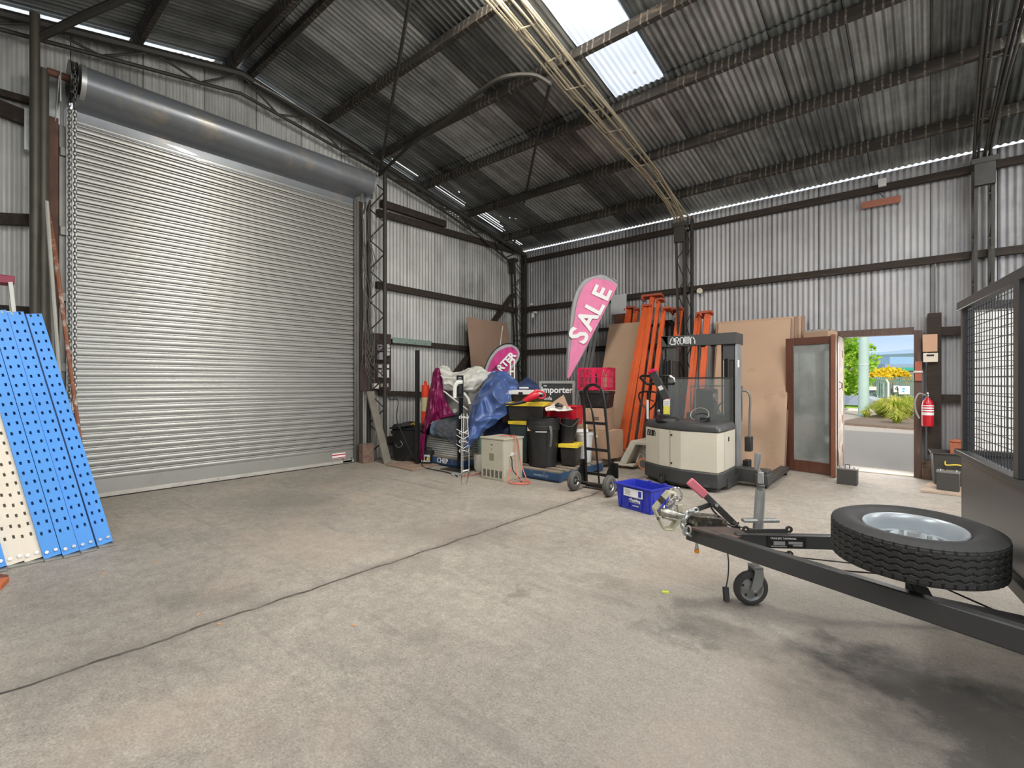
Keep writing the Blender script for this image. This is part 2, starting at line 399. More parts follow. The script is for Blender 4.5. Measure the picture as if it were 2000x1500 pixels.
for (x0, x1, y0, y1) in SK + SKB:
    b = MB(); n = int((x1 - x0 + .06) / (PIT / 8)); ny = max(2, int((y1 - y0) / .3))
    def fn(a, c):
        u = x0 - .03 + a * (x1 - x0 + .06); y = y0 - .04 + c * (y1 - y0 + .08); return (u, y, zroof(y) + .03 + wave(u) + .003 * math.sin(c * 40))
    b.grid(fn, n, ny); structure(b.build('window_%d' % wi, SKYM, ang=80, recalc=False)); wi += 1
# ridge capping
b = MB(); b.add([(-.3, YR - .25, ZR + .0), (XE, YR - .25, ZR), (XE, YR, ZR + .07), (-.3, YR, ZR + .07), (-.3, YR + .25, ZR), (XE, YR + .25, ZR)], [(0, 1, 2, 3), (3, 2, 5, 4)])
structure(b.build('trim_1', ROOFM, smooth=False))
b = MB(); b.bx(XE - .02, XE, -4.2, -.02, 4.5, 4.53); b.add([(XE, -4.2, 4.5), (XE, 0, 4.5), (XE, 0, ZE - .03), (XE, -4.2, zroof(-4.2) - .03)], [(0, 1, 2, 3)]); structure(b.build('window_%d' % wi, SKYM, smooth=False))  # pane added over an invented clerestory gap, for glare on the shutter
# ---- purlins (each one its own timber)
PY = [(-.80, 'lowest roof purlin above the right wall'), (-1.98, 'second roof purlin up from the right wall'), (-3.14, 'third roof purlin up from the right wall, below the skylight'),
      (-4.17, 'fourth roof purlin, crossing under the skylight'), (-5.17, 'fifth roof purlin up from the right wall'), (-6.29, 'ridge purlin on the right side of the roof peak'), (-6.60, 'ridge purlin on the left side of the roof peak'),
      (-7.65, 'first roof purlin down the far left slope')]
PURL0 = mat('purlin_timber', (50, 46, 41), .85, var=.3, vs=2.5, bump=.4, bs=30, stretch=(1, 5, 5), dirt=(112, 100, 88), dirts=2.6, dirtt=.6)
def purlmat():
    m = PURL0.copy(); m.name = 'purlin_nail_streaks'; t = m.node_tree; N = NT.__new__(NT); N.t = t
    bs = [n for n in t.nodes if n.type == 'BSDF_PRINCIPLED'][0]; lk = bs.inputs['Base Color'].links[0].from_socket
    tc = N.n('ShaderNodeNewGeometry'); sp = N.n('ShaderNodeSeparateXYZ'); N.l(tc.outputs['Position'], sp.inputs[0])
    u = N.math('DIVIDE', sp.outputs[0], PIT); fr_ = N.math('ABSOLUTE', N.math('SUBTRACT', N.math('FRACT', u), .5))
    wn = N.n('ShaderNodeTexWhiteNoise', noise_dimensions='1D'); N.l(N.math('FLOOR', u), wn.inputs['W'])
    ns = N.n('ShaderNodeTexNoise', i_Scale=.8, i_Detail=2.0); N.l(tc.outputs['Position'], ns.inputs['Vector'])
    a = N.math('MULTIPLY', N.math('LESS_THAN', fr_, .13), N.math('GREATER_THAN', wn.outputs['Value'], .2))
    a = N.math('MULTIPLY', a, N.ramp(ns.outputs[0], [(.36, G(0)), (.5, G(1))]))
    s2 = N.n('ShaderNodeTexNoise', i_Scale=30.0); N.l(tc.outputs['Position'], s2.inputs['Vector'])
    a = N.math('MULTIPLY', a, N.ramp(s2.outputs[0], [(.38, G(.1)), (.62, G(.6))]))
    N.l(N.mix(a, lk, rgb((150, 140, 126))), bs.inputs['Base Color']); return m
PURL = purlmat()
for y, lab in PY:
    s = 1 if y > YR else -1; ang = -s * math.atan(SL)
    M = Matrix.Translation((0, y, zroof(y))) @ Matrix.Rotation(math.atan(SL) * (-1 if y > YR else 1), 4, 'X')
    b = MB(); nseg = 15
    for k in range(nseg):
        x0 = -.2 + k * (XE) / nseg; x1 = x0 + XE / nseg
        b.bx(x0, x1, -.03, .03, -.145, -.003, M)
    b = MB(); b.bx(-.2, XE, -.032, .032, -.145, -.003, M)
    tag(b.build('roof_purlin', PURL, bevel=.004), 'dark timber beam, ' + lab, 'beam', 'roof purlins')
# ---- wall girts
def girt(p, q, w, h, lab, m=TIMBER, name='wall_girt'):
    b = MB(); b.bar(p, q, w, h); return tag(b.build(name, m, bevel=.003), lab, 'beam', 'wall girts')
for z, x0, x1, lab in [(4.28, 0, XE, 'dark timber rail along the right wall just below the roof edge'), (3.11, 0, XE, 'dark timber rail along the right wall at mid height above the door'),
                       (2.49, 0, 3.9, 'thin dark rail on the right wall behind the SALE flag, below the camera'), (2.08, 0, 3.6, 'dark rail on the right wall behind the orange beams'),
                       (1.15, 7.67, 9.0, 'short brown rail right of the fire extinguisher')]:
    girt((x0, -.04, z), (x1, -.04, z), .07, .05 if z == 2.49 else .105, lab)
girt((7.62, -.05, 2.09), (9.2, -.05, 2.09), .06, .12, 'brown head rail right of the meter post beside the door')
for a, c, h, lab in [((737, 415), (1003, 490), .12, 'dark timber rail across the upper left wall right of the shutter'), ((735, 556), (1010, 607), .12, 'brown timber rail across the left wall at mid height'),
                     ((765, 667), (1000, 689), .1, 'brown rail on the left wall, its left end painted pale green'), ((740, 768), (850, 770), .09, 'low brown rail on the left wall behind the lidded black bin'),
                     ((745, 397), (870, 438), .13, 'short loose beam stub below the gable truss right of the shutter'),
                     ((-40, 426), (64, 430), .12, 'brown timber rail on the wall left of the shutter'), ((-40, 600), (62, 606), .07, 'red brown rail low on the wall left of the shutter behind the ladder'),
                     ((-40, 195), (66, 238), .16, 'broad dusty beam high on the wall left of the shutter'), ((-40, 170), (66, 200), .07, 'grey conduit beam above the broad dusty beam at far left')]:
    p = onL(*a, x=.06); q = onL(*c, x=.06); girt(p, q, .07, h, lab)
p = onL(767, 664, x=.105); q = onL(842, 671, x=.105)
g = MB(); g.bar(p, q, .012, .1); tag(g.build('painted_board', mat('flaking_green', (126, 146, 136), .8, dirt=(78, 66, 56), dirts=22, dirtt=.56), bevel=.002), 'flaking pale green board nailed over the brown rail', 'board')
# diagonal timber brace in the far corner
b = MB(); b.bar(onL(1003, 575, x=.12), onL(886, 735, x=.12), .05, .17, up=(1, 0, 0)); tag(b.build('diagonal_brace', TIMBER, bevel=.004), 'grey diagonal timber brace in the far corner behind the square board', 'beam')
# ---- trusses and lattice columns
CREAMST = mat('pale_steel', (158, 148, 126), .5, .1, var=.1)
LOW2 = [(-.26, 4.19), (-.95, 4.52), (-1.75, 4.74), (-3.06, 4.94), (-4.0, 5.10), (-4.95, 5.32), (-6.45, 5.60)]
LOW1 = [(-.57, 4.12), (-1.67, 4.52), (-2.62, 4.77), (-3.51, 4.96), (-4.13, 5.08), (-5.15, 5.245), (-6.45, 5.45)]
def truss(xc, w, lab, m, yend=-.12, low=None):
    C = thing('roof_truss', lab, 'truss', (xc, YR, 4.0))
    low = low or LOW2
    full = low + [(2 * YR - y, z) for y, z in reversed(low[:-1])]
    xs = (xc - w / 2, xc + w / 2) if w > .08 else (xc,)
    def xo(x, y):
        if w < .2: return x
        t = min(1, max(0, (min(-y, y - 2 * YR) - .26) / 2.6)); s_ = .42 + .58 * t; return xc - .05 * (1 - t) + (x - xc) * s_
    for x in xs:
        b = MB(); b.tube([(xo(x, yend), yend, zroof(yend) - .175), (xo(x, -2.9), -2.9, zroof(-2.9) - .175), (x, YR, ZR - .175), (x, -10, zroof(-10) - .175), (xo(x, yend), 2 * YR - yend, zroof(2 * YR - yend) - .175)], .017 if w > .08 else .055, 8)
        b.build('top_chord', m, C, world=True, bevel=.004)
        for dx in ((-.045, .045) if w > .2 else (0,)): b = MB(); b.tube([(xo(x + dx, y), y, z) for y, z in full], .0145 if w > .2 else .024, 8); b.build('bottom_chord', m, C, world=True)
        b = MB(); pts = []
        n = 24
        for k in range(n + 1):
            y = -.3 + (2 * YR + .6) * k / n
            if k % 2 == 0: z = zroof(y) - .185
            else:
                z = None
                for i in range(len(full) - 1):
                    if full[i + 1][0] <= y <= full[i][0]:
                        t = (y - full[i][0]) / (full[i + 1][0] - full[i][0]); z = full[i][1] + t * (full[i + 1][1] - full[i][1])
                if z is None: z = low[0][1]
            pts.append((xo(x, y), y, z))
        b.tube(pts, .012 if w > .08 else .016, 6)
        b.build('web', m, C, world=True)
    if len(xs) == 2:
        b = MB(); zz = []
        for k in range(49):
            y = -.55 + (2 * YR + 1.1) * k / 48
            z = None
            for i in range(len(full) - 1):
                if full[i + 1][0] <= y <= full[i][0]:
                    t = (y - full[i][0]) / (full[i + 1][0] - full[i][0]); z = full[i][1] + t * (full[i + 1][1] - full[i][1])
            if z and k % 4 == 0: zz += [(xo(xs[0], y), y, z), (xo(xs[1], y), y, z)]
            elif z and k % 4 == 2: zz.append((xo(xs[1], y), y + .04, z)); zz.append((xo(xs[0], y), y - .04, z))
        b.tube(zz, .011, 6); b.build('bottom_lacing', m, C, world=True)
    return C
def column(xc, w, lab, y0=-.08, ytop=-.5, ybot=-.26, ztop=4.2, m=STEELD):
    C = thing('lattice_column', lab, 'column', (xc, -.15, 0), group='lattice columns')
    for x in (xc - w / 2, xc + w / 2):
        b = MB(); b.bar((x, y0, 0), (x, y0, 4.42), .05, .05); b.build('outer_leg', m, C, world=True)
        b = MB(); b.bar((x, ybot, 0), (x, ytop, ztop), .035, .035); b.build('inner_leg', m, C, world=True)
        b = MB(); n = 14
        for k in range(n):
            za = ztop * k / n; zb = ztop * (k + 1) / n
            ya = ybot + (ytop - ybot) * k / n; yb = ybot + (ytop - ybot) * (k + 1) / n
            if k % 2: b.cyl((x, y0, za), (x, yb, zb), .009, 6)
            else: b.cyl((x, ya, za), (x, y0, zb), .009, 6)
        b.build('lacing', m, C, world=True)
    b = MB(); b.bx(xc - w / 2 - .05, xc + w / 2 + .05, ytop - .06, ytop + .1, ztop - .02, ztop + .05); b.bx(xc - w / 2 - .02, xc + w / 2 + .02, ytop - .05, ytop + .02, ztop - .3, ztop); b.build('head_plate', m, C, world=True, bevel=.004)
    return C
truss(.16, .02, 'dark planar roof truss against the shutter wall with zigzag webbing', STEELD, low=LOW1)
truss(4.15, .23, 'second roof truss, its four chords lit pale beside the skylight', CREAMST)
truss(8.1, .23, 'third roof truss overhead at the right edge of the picture', STEELD)
truss(12.2, .12, 'fourth roof truss, behind the camera', STEELD)
column(.12, .1, 'dark lattice column in the far corner of the two walls')
column(4.10, .14, 'lattice column against the right wall behind the lift truck mast')
column(8.08, .16, 'stout lattice column at the right edge behind the mesh trailer')
column(12.2, .16, 'lattice column behind the camera on the right wall')
# ---- braces and cables under the roof
S = V((4.02, -4.36, 5.03))
def tubeobj(pts, r, name, lab, cat, m=STEELD, n=8, group=None):
    b = MB(); b.tube(pts, r, n); return tag(b.build(name, m), lab, cat, group)
def smoothpts(P, k=6):
    P = [V(p) for p in P]; out = []
    for i in range(len(P) - 1):
        p0 = P[max(i - 1, 0)]; p1 = P[i]; p2 = P[i + 1]; p3 = P[min(i + 2, len(P) - 1)]
        for j in range(k):
            t = j / k; out.append(.5 * ((2 * p1) + (p2 - p0) * t + (2 * p0 - 5 * p1 + 4 * p2 - p3) * t * t + (3 * p1 - p0 - 3 * p2 + p3) * t ** 3))
    out.append(P[-1]); return out
tubeobj(smoothpts([S] + [hit(px, py, 2, 5.12) for px, py in ((1040, 146), (980, 152), (930, 185), (870, 236), (800, 285))] + [(.2, -4.2, 5.0)]), .026, 'bent_brace_pipe', 'dark bent pipe brace curving from the shutter column to the pale truss', 'pipe')
tubeobj(smoothpts([S, onR(1068, 190, y=-4.1), onR(1060, 225, y=-3.8), onL(1052, 258, x=3.2), onL(1015, 435, x=.7), onL(1003, 478, x=.25)]), .022, 'brace_rod', 'dark straight brace rod running down from the pale truss to the far corner', 'pipe')
_s = V((.2, -4.2, 5.0)); _e = V(onL(800, 0, x=3.25)); _k = 1.0
while (_s + (_e - _s) * _k).y > -6.2 and (_s + (_e - _s) * _k).z < zroof((_s + (_e - _s) * _k).y) - .1: _k += .01
tubeobj([_s, _s + (_e - _s) * _k], .022, 'brace_rod', 'dark brace rod rising steeply from the shutter column to the ridge', 'pipe')
# services along the gable truss: pale conduit
tubeobj(smoothpts([onL(495, 160, x=.3), onL(560, 195, x=.3), onL(640, 243, x=.3), onL(725, 298, x=.3)]), .012, 'conduit_pipe', 'thin pale conduit clipped along the gable truss over the roller drum', 'pipe', STEELG)
# column right of the shutter
C = thing('lattice_column', 'laced pipe column just right of the roller shutter with cables tied to it', 'column', (.2, -4.2, 0), group='lattice columns')
po = V((.34, -4.18, 0)); pi_ = V((.06, -4.32, 0))
for p, r in ((po, .035), (pi_, .035)):
    b = MB(); b.cyl(p, p + V((0, 0, 4.98)), r, 12); b.build('leg', STEELD, C, world=True)
b = MB()
for k in range(18):
    z0 = .1 + k * .27; a, c = (po, pi_) if k % 2 else (pi_, po)
    b.cyl(a + V((0, 0, z0)), c + V((0, 0, z0 + .27)), .012, 6)
b.build('lacing', STEELD, C, world=True)
b = MB()
for k in range(9):
    x = random.uniform(.04, .25); y = -4.3 - random.uniform(0, .18); z1 = random.uniform(3.6, 4.4); z0 = random.uniform(1.6, 2.0)
    pts = [(x + random.uniform(-.03, .03), y + random.uniform(-.05, .05), z1 - (z1 - z0) * i / 7) for i in range(8)]
    b.tube(smoothpts(pts, 3), .006, 5)
for k in range(5):
    z = 1.9 + k * .12; b.tube(smoothpts([(.1, -4.3, z), (.2, -4.48, z - .25), (.16, -4.3, z - .6), (.1, -4.24, z - .35), (.1, -4.3, z)], 5), .006, 5)
b.build('tied_cables', mat('grey_cable', (92, 90, 84), .6, var=.4, vs=2), C, world=True)
b = MB(); b.bar((.02, -4.48, .15), (.02, -4.48, 4.5), .06, .1, up=(0, 1, 0)); tag(b.build('timber_post', TIMBER), 'dark timber post between the shutter track and the laced column', 'post')
# pipes left of the shutter
C = thing('lattice_column', 'pair of thick dark standing pipes at the far left, left of the shutter', 'column', (.4, -8.55, 0), group='lattice columns')
for px, x, z1, r in ((68, .42, 5.25, .042), (84, .3, 4.75, .048)):
    q = onL(px, 600, x=x); b = MB(); b.cyl((q.x, q.y, 0), (q.x, q.y, z1), r, 14); b.build('leg', mat('olive_pipe', (78, 76, 66), .5, .2, var=.2), C, world=True)
tubeobj([onL(78, 72, x=.4), onL(170, 28, x=.8), onL(262, -12, x=1.2)], .04, 'brace_pipe', 'thick dark brace pipe rising right from the far left column to the roof', 'pipe')
# ============================================================ ROLLER SHUTTER
SLATM = mat('shutter_enamel', (170, 170, 165), .3, .5, var=.05, vs=1.5, dirt=(160, 158, 152), dirts=3, dirtt=.6)
DRUMM = mat('drum_enamel', (126, 131, 137), .34, .35, var=.08, vs=2, dirt=(150, 146, 138), dirts=2.5, dirtt=.55, coat=.2)
SHC = thing('roller_shutter', 'large closed grey steel roller shutter with its roll of curtain on top', 'roller shutter', (0, -6.4, 0))
ya, yb = -8.22, -4.6
prof = []; z = .22; PS = .0812
while z < 4.62:
    prof += [(.012, z), (.012, z + .008), (.061, z + .010), (.0645, z + .020), (.0655, z + .036), (.0645, z + .052), (.062, z + .057), (.040, z + .058), (.040, z + .0615), (.063, z + .063), (.0645, z + .070), (.0625, z + .0785), (.012, z + .0798)]; z += PS
b = MB(); n = len(prof)
NS = 6
for j in range(NS + 1):
    y = ya + (yb - ya) * j / NS
    for x, zz in prof: b.v.append(V((x, y, zz)))
for j in range(NS):
    for i in range(n - 1): b.f.append([j * n + i, (j + 1) * n + i, (j + 1) * n + i + 1, j * n + i + 1])
b.build('slat_curtain', SLATM, SHC, world=True, ang=50)
b = MB(); b.bx(.045, .06, ya, yb, .05, .225); b.build('bottom_panel', SLATM, SHC, world=True)
b = MB(); b.bx(.035, .085, ya - .0, yb, .012, .058); b.build('bottom_rail', mat('worn_alloy', (196, 192, 184), .5, .4, dirt=(120, 110, 98), dirts=18, dirtt=.6), SHC, world=True, bevel=.004)
b = MB(); b.bx(.03, .08, ya, yb, 0, .013); b.build('floor_seal', RUBBER, SHC, world=True)
DC = V((.30, 0, 4.745)); DR = .183
def along(b, r, y0, y1, n=48, c=DC): b.cyl((c.x, y0, c.z), (c.x, y1, c.z), r, n)
b = MB(); along(b, DR, -8.16, -4.46); b.build('curtain_roll', DRUMM, SHC, world=True)
b = MB()
for k in range(7): # the curtain leaving the roll
    pass
pts = [(.30 + DR * math.sin(a) * -1, DC.z - DR * math.cos(a)) for a in [R_(x) for x in (-25, 0, 25, 50, 75)]]
q = [(.36, 4.575), (.28, 4.545), (.19, 4.53), (.12, 4.53), (.075, 4.50), (.066, 4.44), (.064, 4.36)]
b.grid(lambda i, j: (q[round(i * 6)][0], ya + j * (yb - ya), q[round(i * 6)][1]), 6, 1); b.build('curtain_apron', DRUMM, SHC, world=True)
b = MB(); along(b, .04, -8.46, -4.36, 12); b.build('axle', mat('rusty_steel', (112, 76, 60), .7, .3, var=.3, vs=12), SHC, world=True)
b = MB(); along(b, DR + .008, -8.20, -8.155); b.build('drum_band', GALV, SHC, world=True)
b = MB(); along(b, DR + .008, -4.47, -4.445); b.build('drum_band', GALV, SHC, world=True)
b = MB(); along(b, DR + .012, -8.235, -8.225); along(b, DR + .012, -8.29, -8.28); along(b, .13, -8.28, -8.235); b.build('chain_wheel', BLACKS, SHC, world=True)
b = MB(); b.bx(.05, .06, -8.42, -8.33, 4.3, 4.8); b.bx(.05, .34, -8.36, -8.35, 4.45, 4.8); b.bar((.06, -8.37, 4.3), (.36, -8.37, 4.72), .008, .05); b.build('bracket', GALV, SHC, world=True)
b = MB(); b.bx(.05, .34, -4.42, -4.41, 4.5, 4.8); b.bar((.05, -4.42, 4.3), (.33, -4.42, 4.72), .01, .05); b.build('bracket', GALV, SHC, world=True)
for nm, y, s in (('guide_track', ya - .01, -1), ('guide_track', yb + .01, 1)):
    b = MB()
    b.bx(.02, .10, min(y, y + s * .006), max(y, y + s * .006), 0, 4.5); b.bx(.094, .10, min(y - s * .04, y + s * .05), max(y - s * .04, y + s * .05), 0, 4.5); b.bx(.02, .026, min(y - s * .04, y + s * .06), max(y - s * .04, y + s * .06), 0, 4.5)
    b.build(nm, mat('bright_zinc', (214, 216, 216), .5, .25, var=.05) if s < 0 else STEELG, SHC, world=True)
# warning label low on the right
b = MB(); p = onL(662, 893, x=.064); b.bx(.061, .063, p.y - .12, p.y + .12, .10, .19); lab = b.build('warning_label', WHITE, SHC, world=True, smooth=False)
b = MB(); b.bx(.063, .0645, p.y - .12, p.y + .12, .15, .17); b.bx(.063, .0645, p.y - .12, p.y + .12, .105, .118); b.build('label_stripe', mat('label_red', (190, 50, 60), .5), lab, world=True, smooth=False)
# lift handle notch
b = MB(); b.bx(.06, .085, -4.83, -4.66, .02, .05); b.bx(.06, .085, -4.83, -4.82, .05, .09); b.bx(.06, .085, -4.67, -4.66, .05, .09); b.build('bottom_latch', STEELG, SHC, world=True)
# hand chain: two strands looped over the wheel
def link_chain(b, pts, pitch, r, w, n=5, seg=10):
    P = [V(p) for p in pts]; d = [0]
    for i in range(1, len(P)): d.append(d[-1] + (P[i] - P[i - 1]).length)
    t = pitch / 2; k = 0
    def loc(s):
        for i in range(1, len(P)):
            if s <= d[i]: return P[i - 1].lerp(P[i], (s - d[i - 1]) / (d[i] - d[i - 1] + 1e-9)), (P[i] - P[i - 1]).normalized()
        return P[-1], (P[-1] - P[-2]).normalized()
    while t < d[-1]:
        c, u = loc(t); a = u.orthogonal().normalized()
        if abs(u.z) > .9: a = V((0, 1, 0)) if k % 2 else V((1, 0, 0))
        else:
            s1 = u.cross(V((0, 0, 1))).normalized(); a = s1 if k % 2 else s1.cross(u)
        a = (a - u * a.dot(u)).normalized(); L = pitch * .72
        pp = [c + u * (math.cos(x) * L) + a * (math.sin(x) * w) for x in [2 * PI * i / seg for i in range(seg)]]
        b.tube(pp, r, n, closed=True); t += pitch; k += 1
b = MB(); link_chain(b, [(.30, -8.257, 4.94), (.42, -8.257, 4.88), (.478, -8.257, 4.75), (.478, -8.257, 1.1)], .042, .0045, .014)
link_chain(b, [(.30, -8.257, 4.94), (.17, -8.257, 4.86), (.125, -8.257, 4.75), (.125, -8.257, 1.1)], .042, .0045, .014)
link_chain(b, [(.125, -8.257, 1.1), (.2, -8.257, 1.0), (.3, -8.257, .97), (.4, -8.257, 1.0), (.478, -8.257, 1.1)], .042, .0045, .014)
tag(b.build('hand_chain', STEELG), 'long steel hand chain looped over the wheel at the left end of the shutter roll', 'chain')
b = MB()
b.bx(.02, .10, -8.46, -8.345, 0, 4.35); tag(b.build('door_post', mat('oxide_red_steel', (98, 70, 60), .75, .1, var=.3, vs=5, dirt=(80, 60, 52), dirts=6, dirtt=.55), bevel=.005), 'rusty red brown steel post at the left side of the shutter', 'post')
b = MB(); b.bx(.02, .12, -8.62, -8.5, 3.9, 4.35); b.bar((.13, -8.52, 4.2), (.13, -8.46, 4.75), .01, .12); tag(b.build('mounting_plate', GALV), 'galvanised shutter mounting plate above the rusty post at far left', 'bracket')
b = MB(); b.bx(.015, .05, -8.335, -8.25, 0, 4.3)
for z in (1.5, 2.3, 3.05, 3.95): b.bx(.05, .085, -8.33, -8.27, z, z + .1)
tag(b.build('track_channel', STEELG, bevel=.003), 'weathered steel channel with clamps beside the hand chain', 'channel')
# dust box left top: nothing; poles leaning left of the shutter
def pole(a, c, xa, xc, r, m, name, lab, cat='pole', n=8):
    p = onL(*a, x=xa); q = onL(*c, x=xc); b = MB(); b.tube([p, q], r, n); return tag(b.build(name, m), lab, cat)
PALE = mat('pale_tube', (176, 176, 168), .5, .2, var=.1)
def leanpole(a, xt, foot, r, m, name, lab):
    p = onL(*a, x=xt); b = MB(); b.tube([p, V(foot)], r, 8); return tag(b.build(name, m), lab, 'pole')
leanpole((91, 393), .5, (.95, -8.36, 0), .018, PALE, 'aluminium_pole', 'pale tall pole leaning left of the rusty post, taller of the two')
leanpole((95, 440), .5, (.98, -8.44, 0), .013, STEELG, 'aluminium_pole', 'thinner grey pole leaning beside the tall pale pole')
p = onL(96, 412, x=.14); q = V((.95, -8.2, 0)); b = MB(); b.tube([p, p.lerp(q, .12), p.lerp(q, .4), q], [.006, .024, .019, .016], 8); tag(b.build('paint_pole', mat('stained_timber_pole', (150, 96, 72), .7, dirt=(205, 196, 184), dirts=9, dirtt=.52)), 'brown pole splashed with white paint leaning on the rusty post', 'pole')
# step ladder, mostly out of frame
LT = at(4, 545, 4.75); C = thing('step_ladder', 'aluminium step ladder with a maroon top cap at the far left edge', 'ladder', (LT.x, LT.y, 0))
AL = mat('aluminium', (178, 178, 172), .45, .4, var=.06)
c = V((LT.x, LT.y, LT.z)); ry = V((0, 1, 0))
b = MB(); b.bx(c.x - .1, c.x + .1, c.y - .27, c.y + .08, c.z - .05, c.z + .03); b.build('top_cap', mat('maroon_plastic', (140, 42, 66), .45), C, world=True, bevel=.008)
for s in (0, 1):
    y0 = c.y + .05 if s else c.y - .24; y1 = y0 + (.18 if s else -.18)
    b = MB(); b.bar((c.x + .09, y0, c.z - .04), (c.x + .35, y1, 0), .03, .055, up=(1, 0, 0)); b.build('front_rail', AL, C, world=True)
    b = MB(); b.bar((c.x - .09, y0, c.z - .04), (c.x - .5, y1, 0), .02, .04, up=(1, 0, 0)); b.build('rear_rail', AL, C, world=True)
for k in range(1, 8):
    t = k / 8; z = (c.z - .04) * (1 - t) ; x = c.x + .09 + .26 * t
    b = MB(); b.bx(x - .06, x + .03, c.y - .24 - .18 * t, c.y + .05 + .18 * t, z - .02, z + .012); b.build('step', AL, C, world=True)
# ---- perforated rack uprights leaning left
DGALV = mat('dull_galvanised', (150, 150, 145), .5, .5)
CREAMU = mat('aged_cream_paint', (222, 212, 194), .5, var=.05, dirt=(80, 150, 215), dirts=1.9, dirtt=.68)
def upright(loc, m, label, tilt=None, L=2.2, name='rack_upright'):
    C = thing(name, label, 'rack upright', loc, 0, 'perforated rack uprights leaning at the left')
    top = V((-.80, -.37, 2.0)).normalized() if tilt is None else tilt
    w = V((0, 1, 0)); w = (w - top * w.dot(top)).normalized(); nn = w.cross(top).normalized()
    if nn.x < 0: nn = -nn
    M = frame((0, 0, .02), w, top)  # local x across, y along
    if (M.to_3x3() @ V((0, 0, 1))).x < 0: sgn = -1
    else: sgn = 1
    W = .100; D = .06
    us = [0, .019, .033, .067, .081, W]; vs_ = []; y = 0
    rows = int(L / .0845); cuts = [0]
    for r in range(rows): cuts += [.10 + r * .0845, .10 + r * .0845 + .027]
    cuts = sorted([c_ for c_ in cuts if c_ < L] + [L])
    b = MB(); nv = len(cuts)
    for u in us:
        for v in cuts: b.v.append(M @ V((u - W / 2, v + (.006 if False else 0), 0)))
    for i in range(5):
        for j in range(nv - 1):
            if i in (1, 3) and j % 2 == 1 and j > 1: continue
            b.f.append([i * nv + j, (i + 1) * nv + j, (i + 1) * nv + j + 1, i * nv + j + 1])
    k0 = len(b.v); ds = [0, .022, .036, D]
    for side in (-1, 1):
        k0 = len(b.v)
        for d in ds:
            for v in cuts: b.v.append(M @ V((side * W / 2, v, -sgn * d)))
        for i in range(3):
            for j in range(nv - 1):
                    b.f.append([k0 + i * nv + j, k0 + (i + 1) * nv + j, k0 + (i + 1) * nv + j + 1, k0 + i * nv + j + 1])
        b.add([M @ V((side * W / 2, 0, -sgn * D)), M @ V((side * .006, 0, -sgn * D)), M @ V((side * .006, L, -sgn * D)), M @ V((side * W / 2, L, -sgn * D))], [(0, 1, 2, 3)])
    b.build('channel', m, C, solid=.0025)
    b = MB(); b.bx(-.075, .05, -.052, .052, 0, .016) ; b.build('foot_plate', DGALV, C, bevel=.004)
    for sx in (-.026, .026):
        b = MB(); c0 = M @ V((sx, .045, sgn * .0)); c1 = M @ V((sx, .045, sgn * .012)); b.cyl(c0, c1, .013, 6); b.build('bolt', CHROME, C)
    return C
feet = [(206, 1066, BLUE, 'blue perforated rack upright nearest the shutter, rightmost of the leaning row'), (172, 1076, BLUE, 'blue perforated rack upright second from the right in the leaning row'),
        (139, 1085, BLUE, 'blue perforated rack upright third from the right in the leaning row'), (103, 1092, BLUE, 'blue perforated rack upright just right of the cream ones'),
        (66, 1098, CREAMU, 'cream painted rack upright beside the blue ones, right one of the two'), (32, 1105, CREAMU, 'cream painted rack upright at the left, left one of the two'), (-6, 1116, BLUE, 'blue rack upright cut off by the left edge of the picture')]
for i, (px, py, m, lab) in enumerate(feet):
    p = fl(px, py); upright((p.x, p.y, 0), m, lab, L=2.16)
for px, py, sz, a, lab in [(-4, 1134, .07, .5, 'short dark wood offcut on the floor at the left edge'), (-6, 1150, .09, -.3, 'orange pine offcut on the floor at the left edge')]:
    p = fl(px, py); b = MB(); M = Matrix.Translation(p) @ Matrix.Rotation(a, 4, 'Z'); b.bx(-.12, .05, -.03, .03, 0, .035, M); tag(b.build('wood_offcut', mat('orange_pine', (200, 110, 66), .7) if 'pine' in lab else mat('brown_wood', (120, 76, 56), .8), bevel=.003), lab, 'wood offcut')
# ============================================================ SWITCHBOARD WALL
BRD = mat('brown_board', (62, 48, 44), .8, var=.2)
C = thing('switchboard', 'brown meter board with grey electricity meters and fuses beside the laced column', 'switchboard', (.02, -4.1, 1.1))
p = onL(703, 655, x=.07); q = onL(764, 775, x=.07); y0, y1 = p.y, q.y
ztop, zbot = 2.24, 1.22
b = MB(); b.bx(.03, .07, y0, y1, zbot, ztop); b.build('back_board', BRD, C, world=True, bevel=.003)
def onboard(px0, px1, py0, py1, d, name, m, x=.07, par=None):
    a = onL(px0, py0, x=x); c = onL(px1, py1, x=x); b = MB(); b.bx(x, x + d, a.y, c.y, min(a.z, c.z), max(a.z, c.z)); return b.build(name, m, par or C, world=True, bevel=.003)
METG = mat('meter_grey', (184, 186, 186), .5, var=.05)
onboard(737, 750, 673, 686, .09, 'meter', METG); onboard(737, 750, 688, 703, .07, 'meter', METG)
mt = onboard(739, 747, 676, 678, .003, 'display', INK, x=.16)
for k in range(3):
    a = onL(753, 677 + 7 * k, x=.07); b = MB(); b.cyl(a, a + V((.08, 0, 0)), .04, 12); b.build('meter_socket', METG, C, world=True)
for (u0, u1, v0, v1) in [(738, 743, 712, 719), (753, 757, 712, 719), (745, 751, 710, 727), (738, 742, 722, 737), (750, 757, 722, 738), (743, 746, 728, 738)]:
    onboard(u0, u1, v0, v1, .05, 'fuse_block', WHITEP)
onboard(741, 755, 749, 756, .06, 'power_outlet', mat('yellowed_plastic', (190, 182, 160), .5)); onboard(727, 737, 749, 759, .05, 'junction_box', WHITEP)
onboard(725, 758, 706, 708, .02, 'divider_rail', INK)
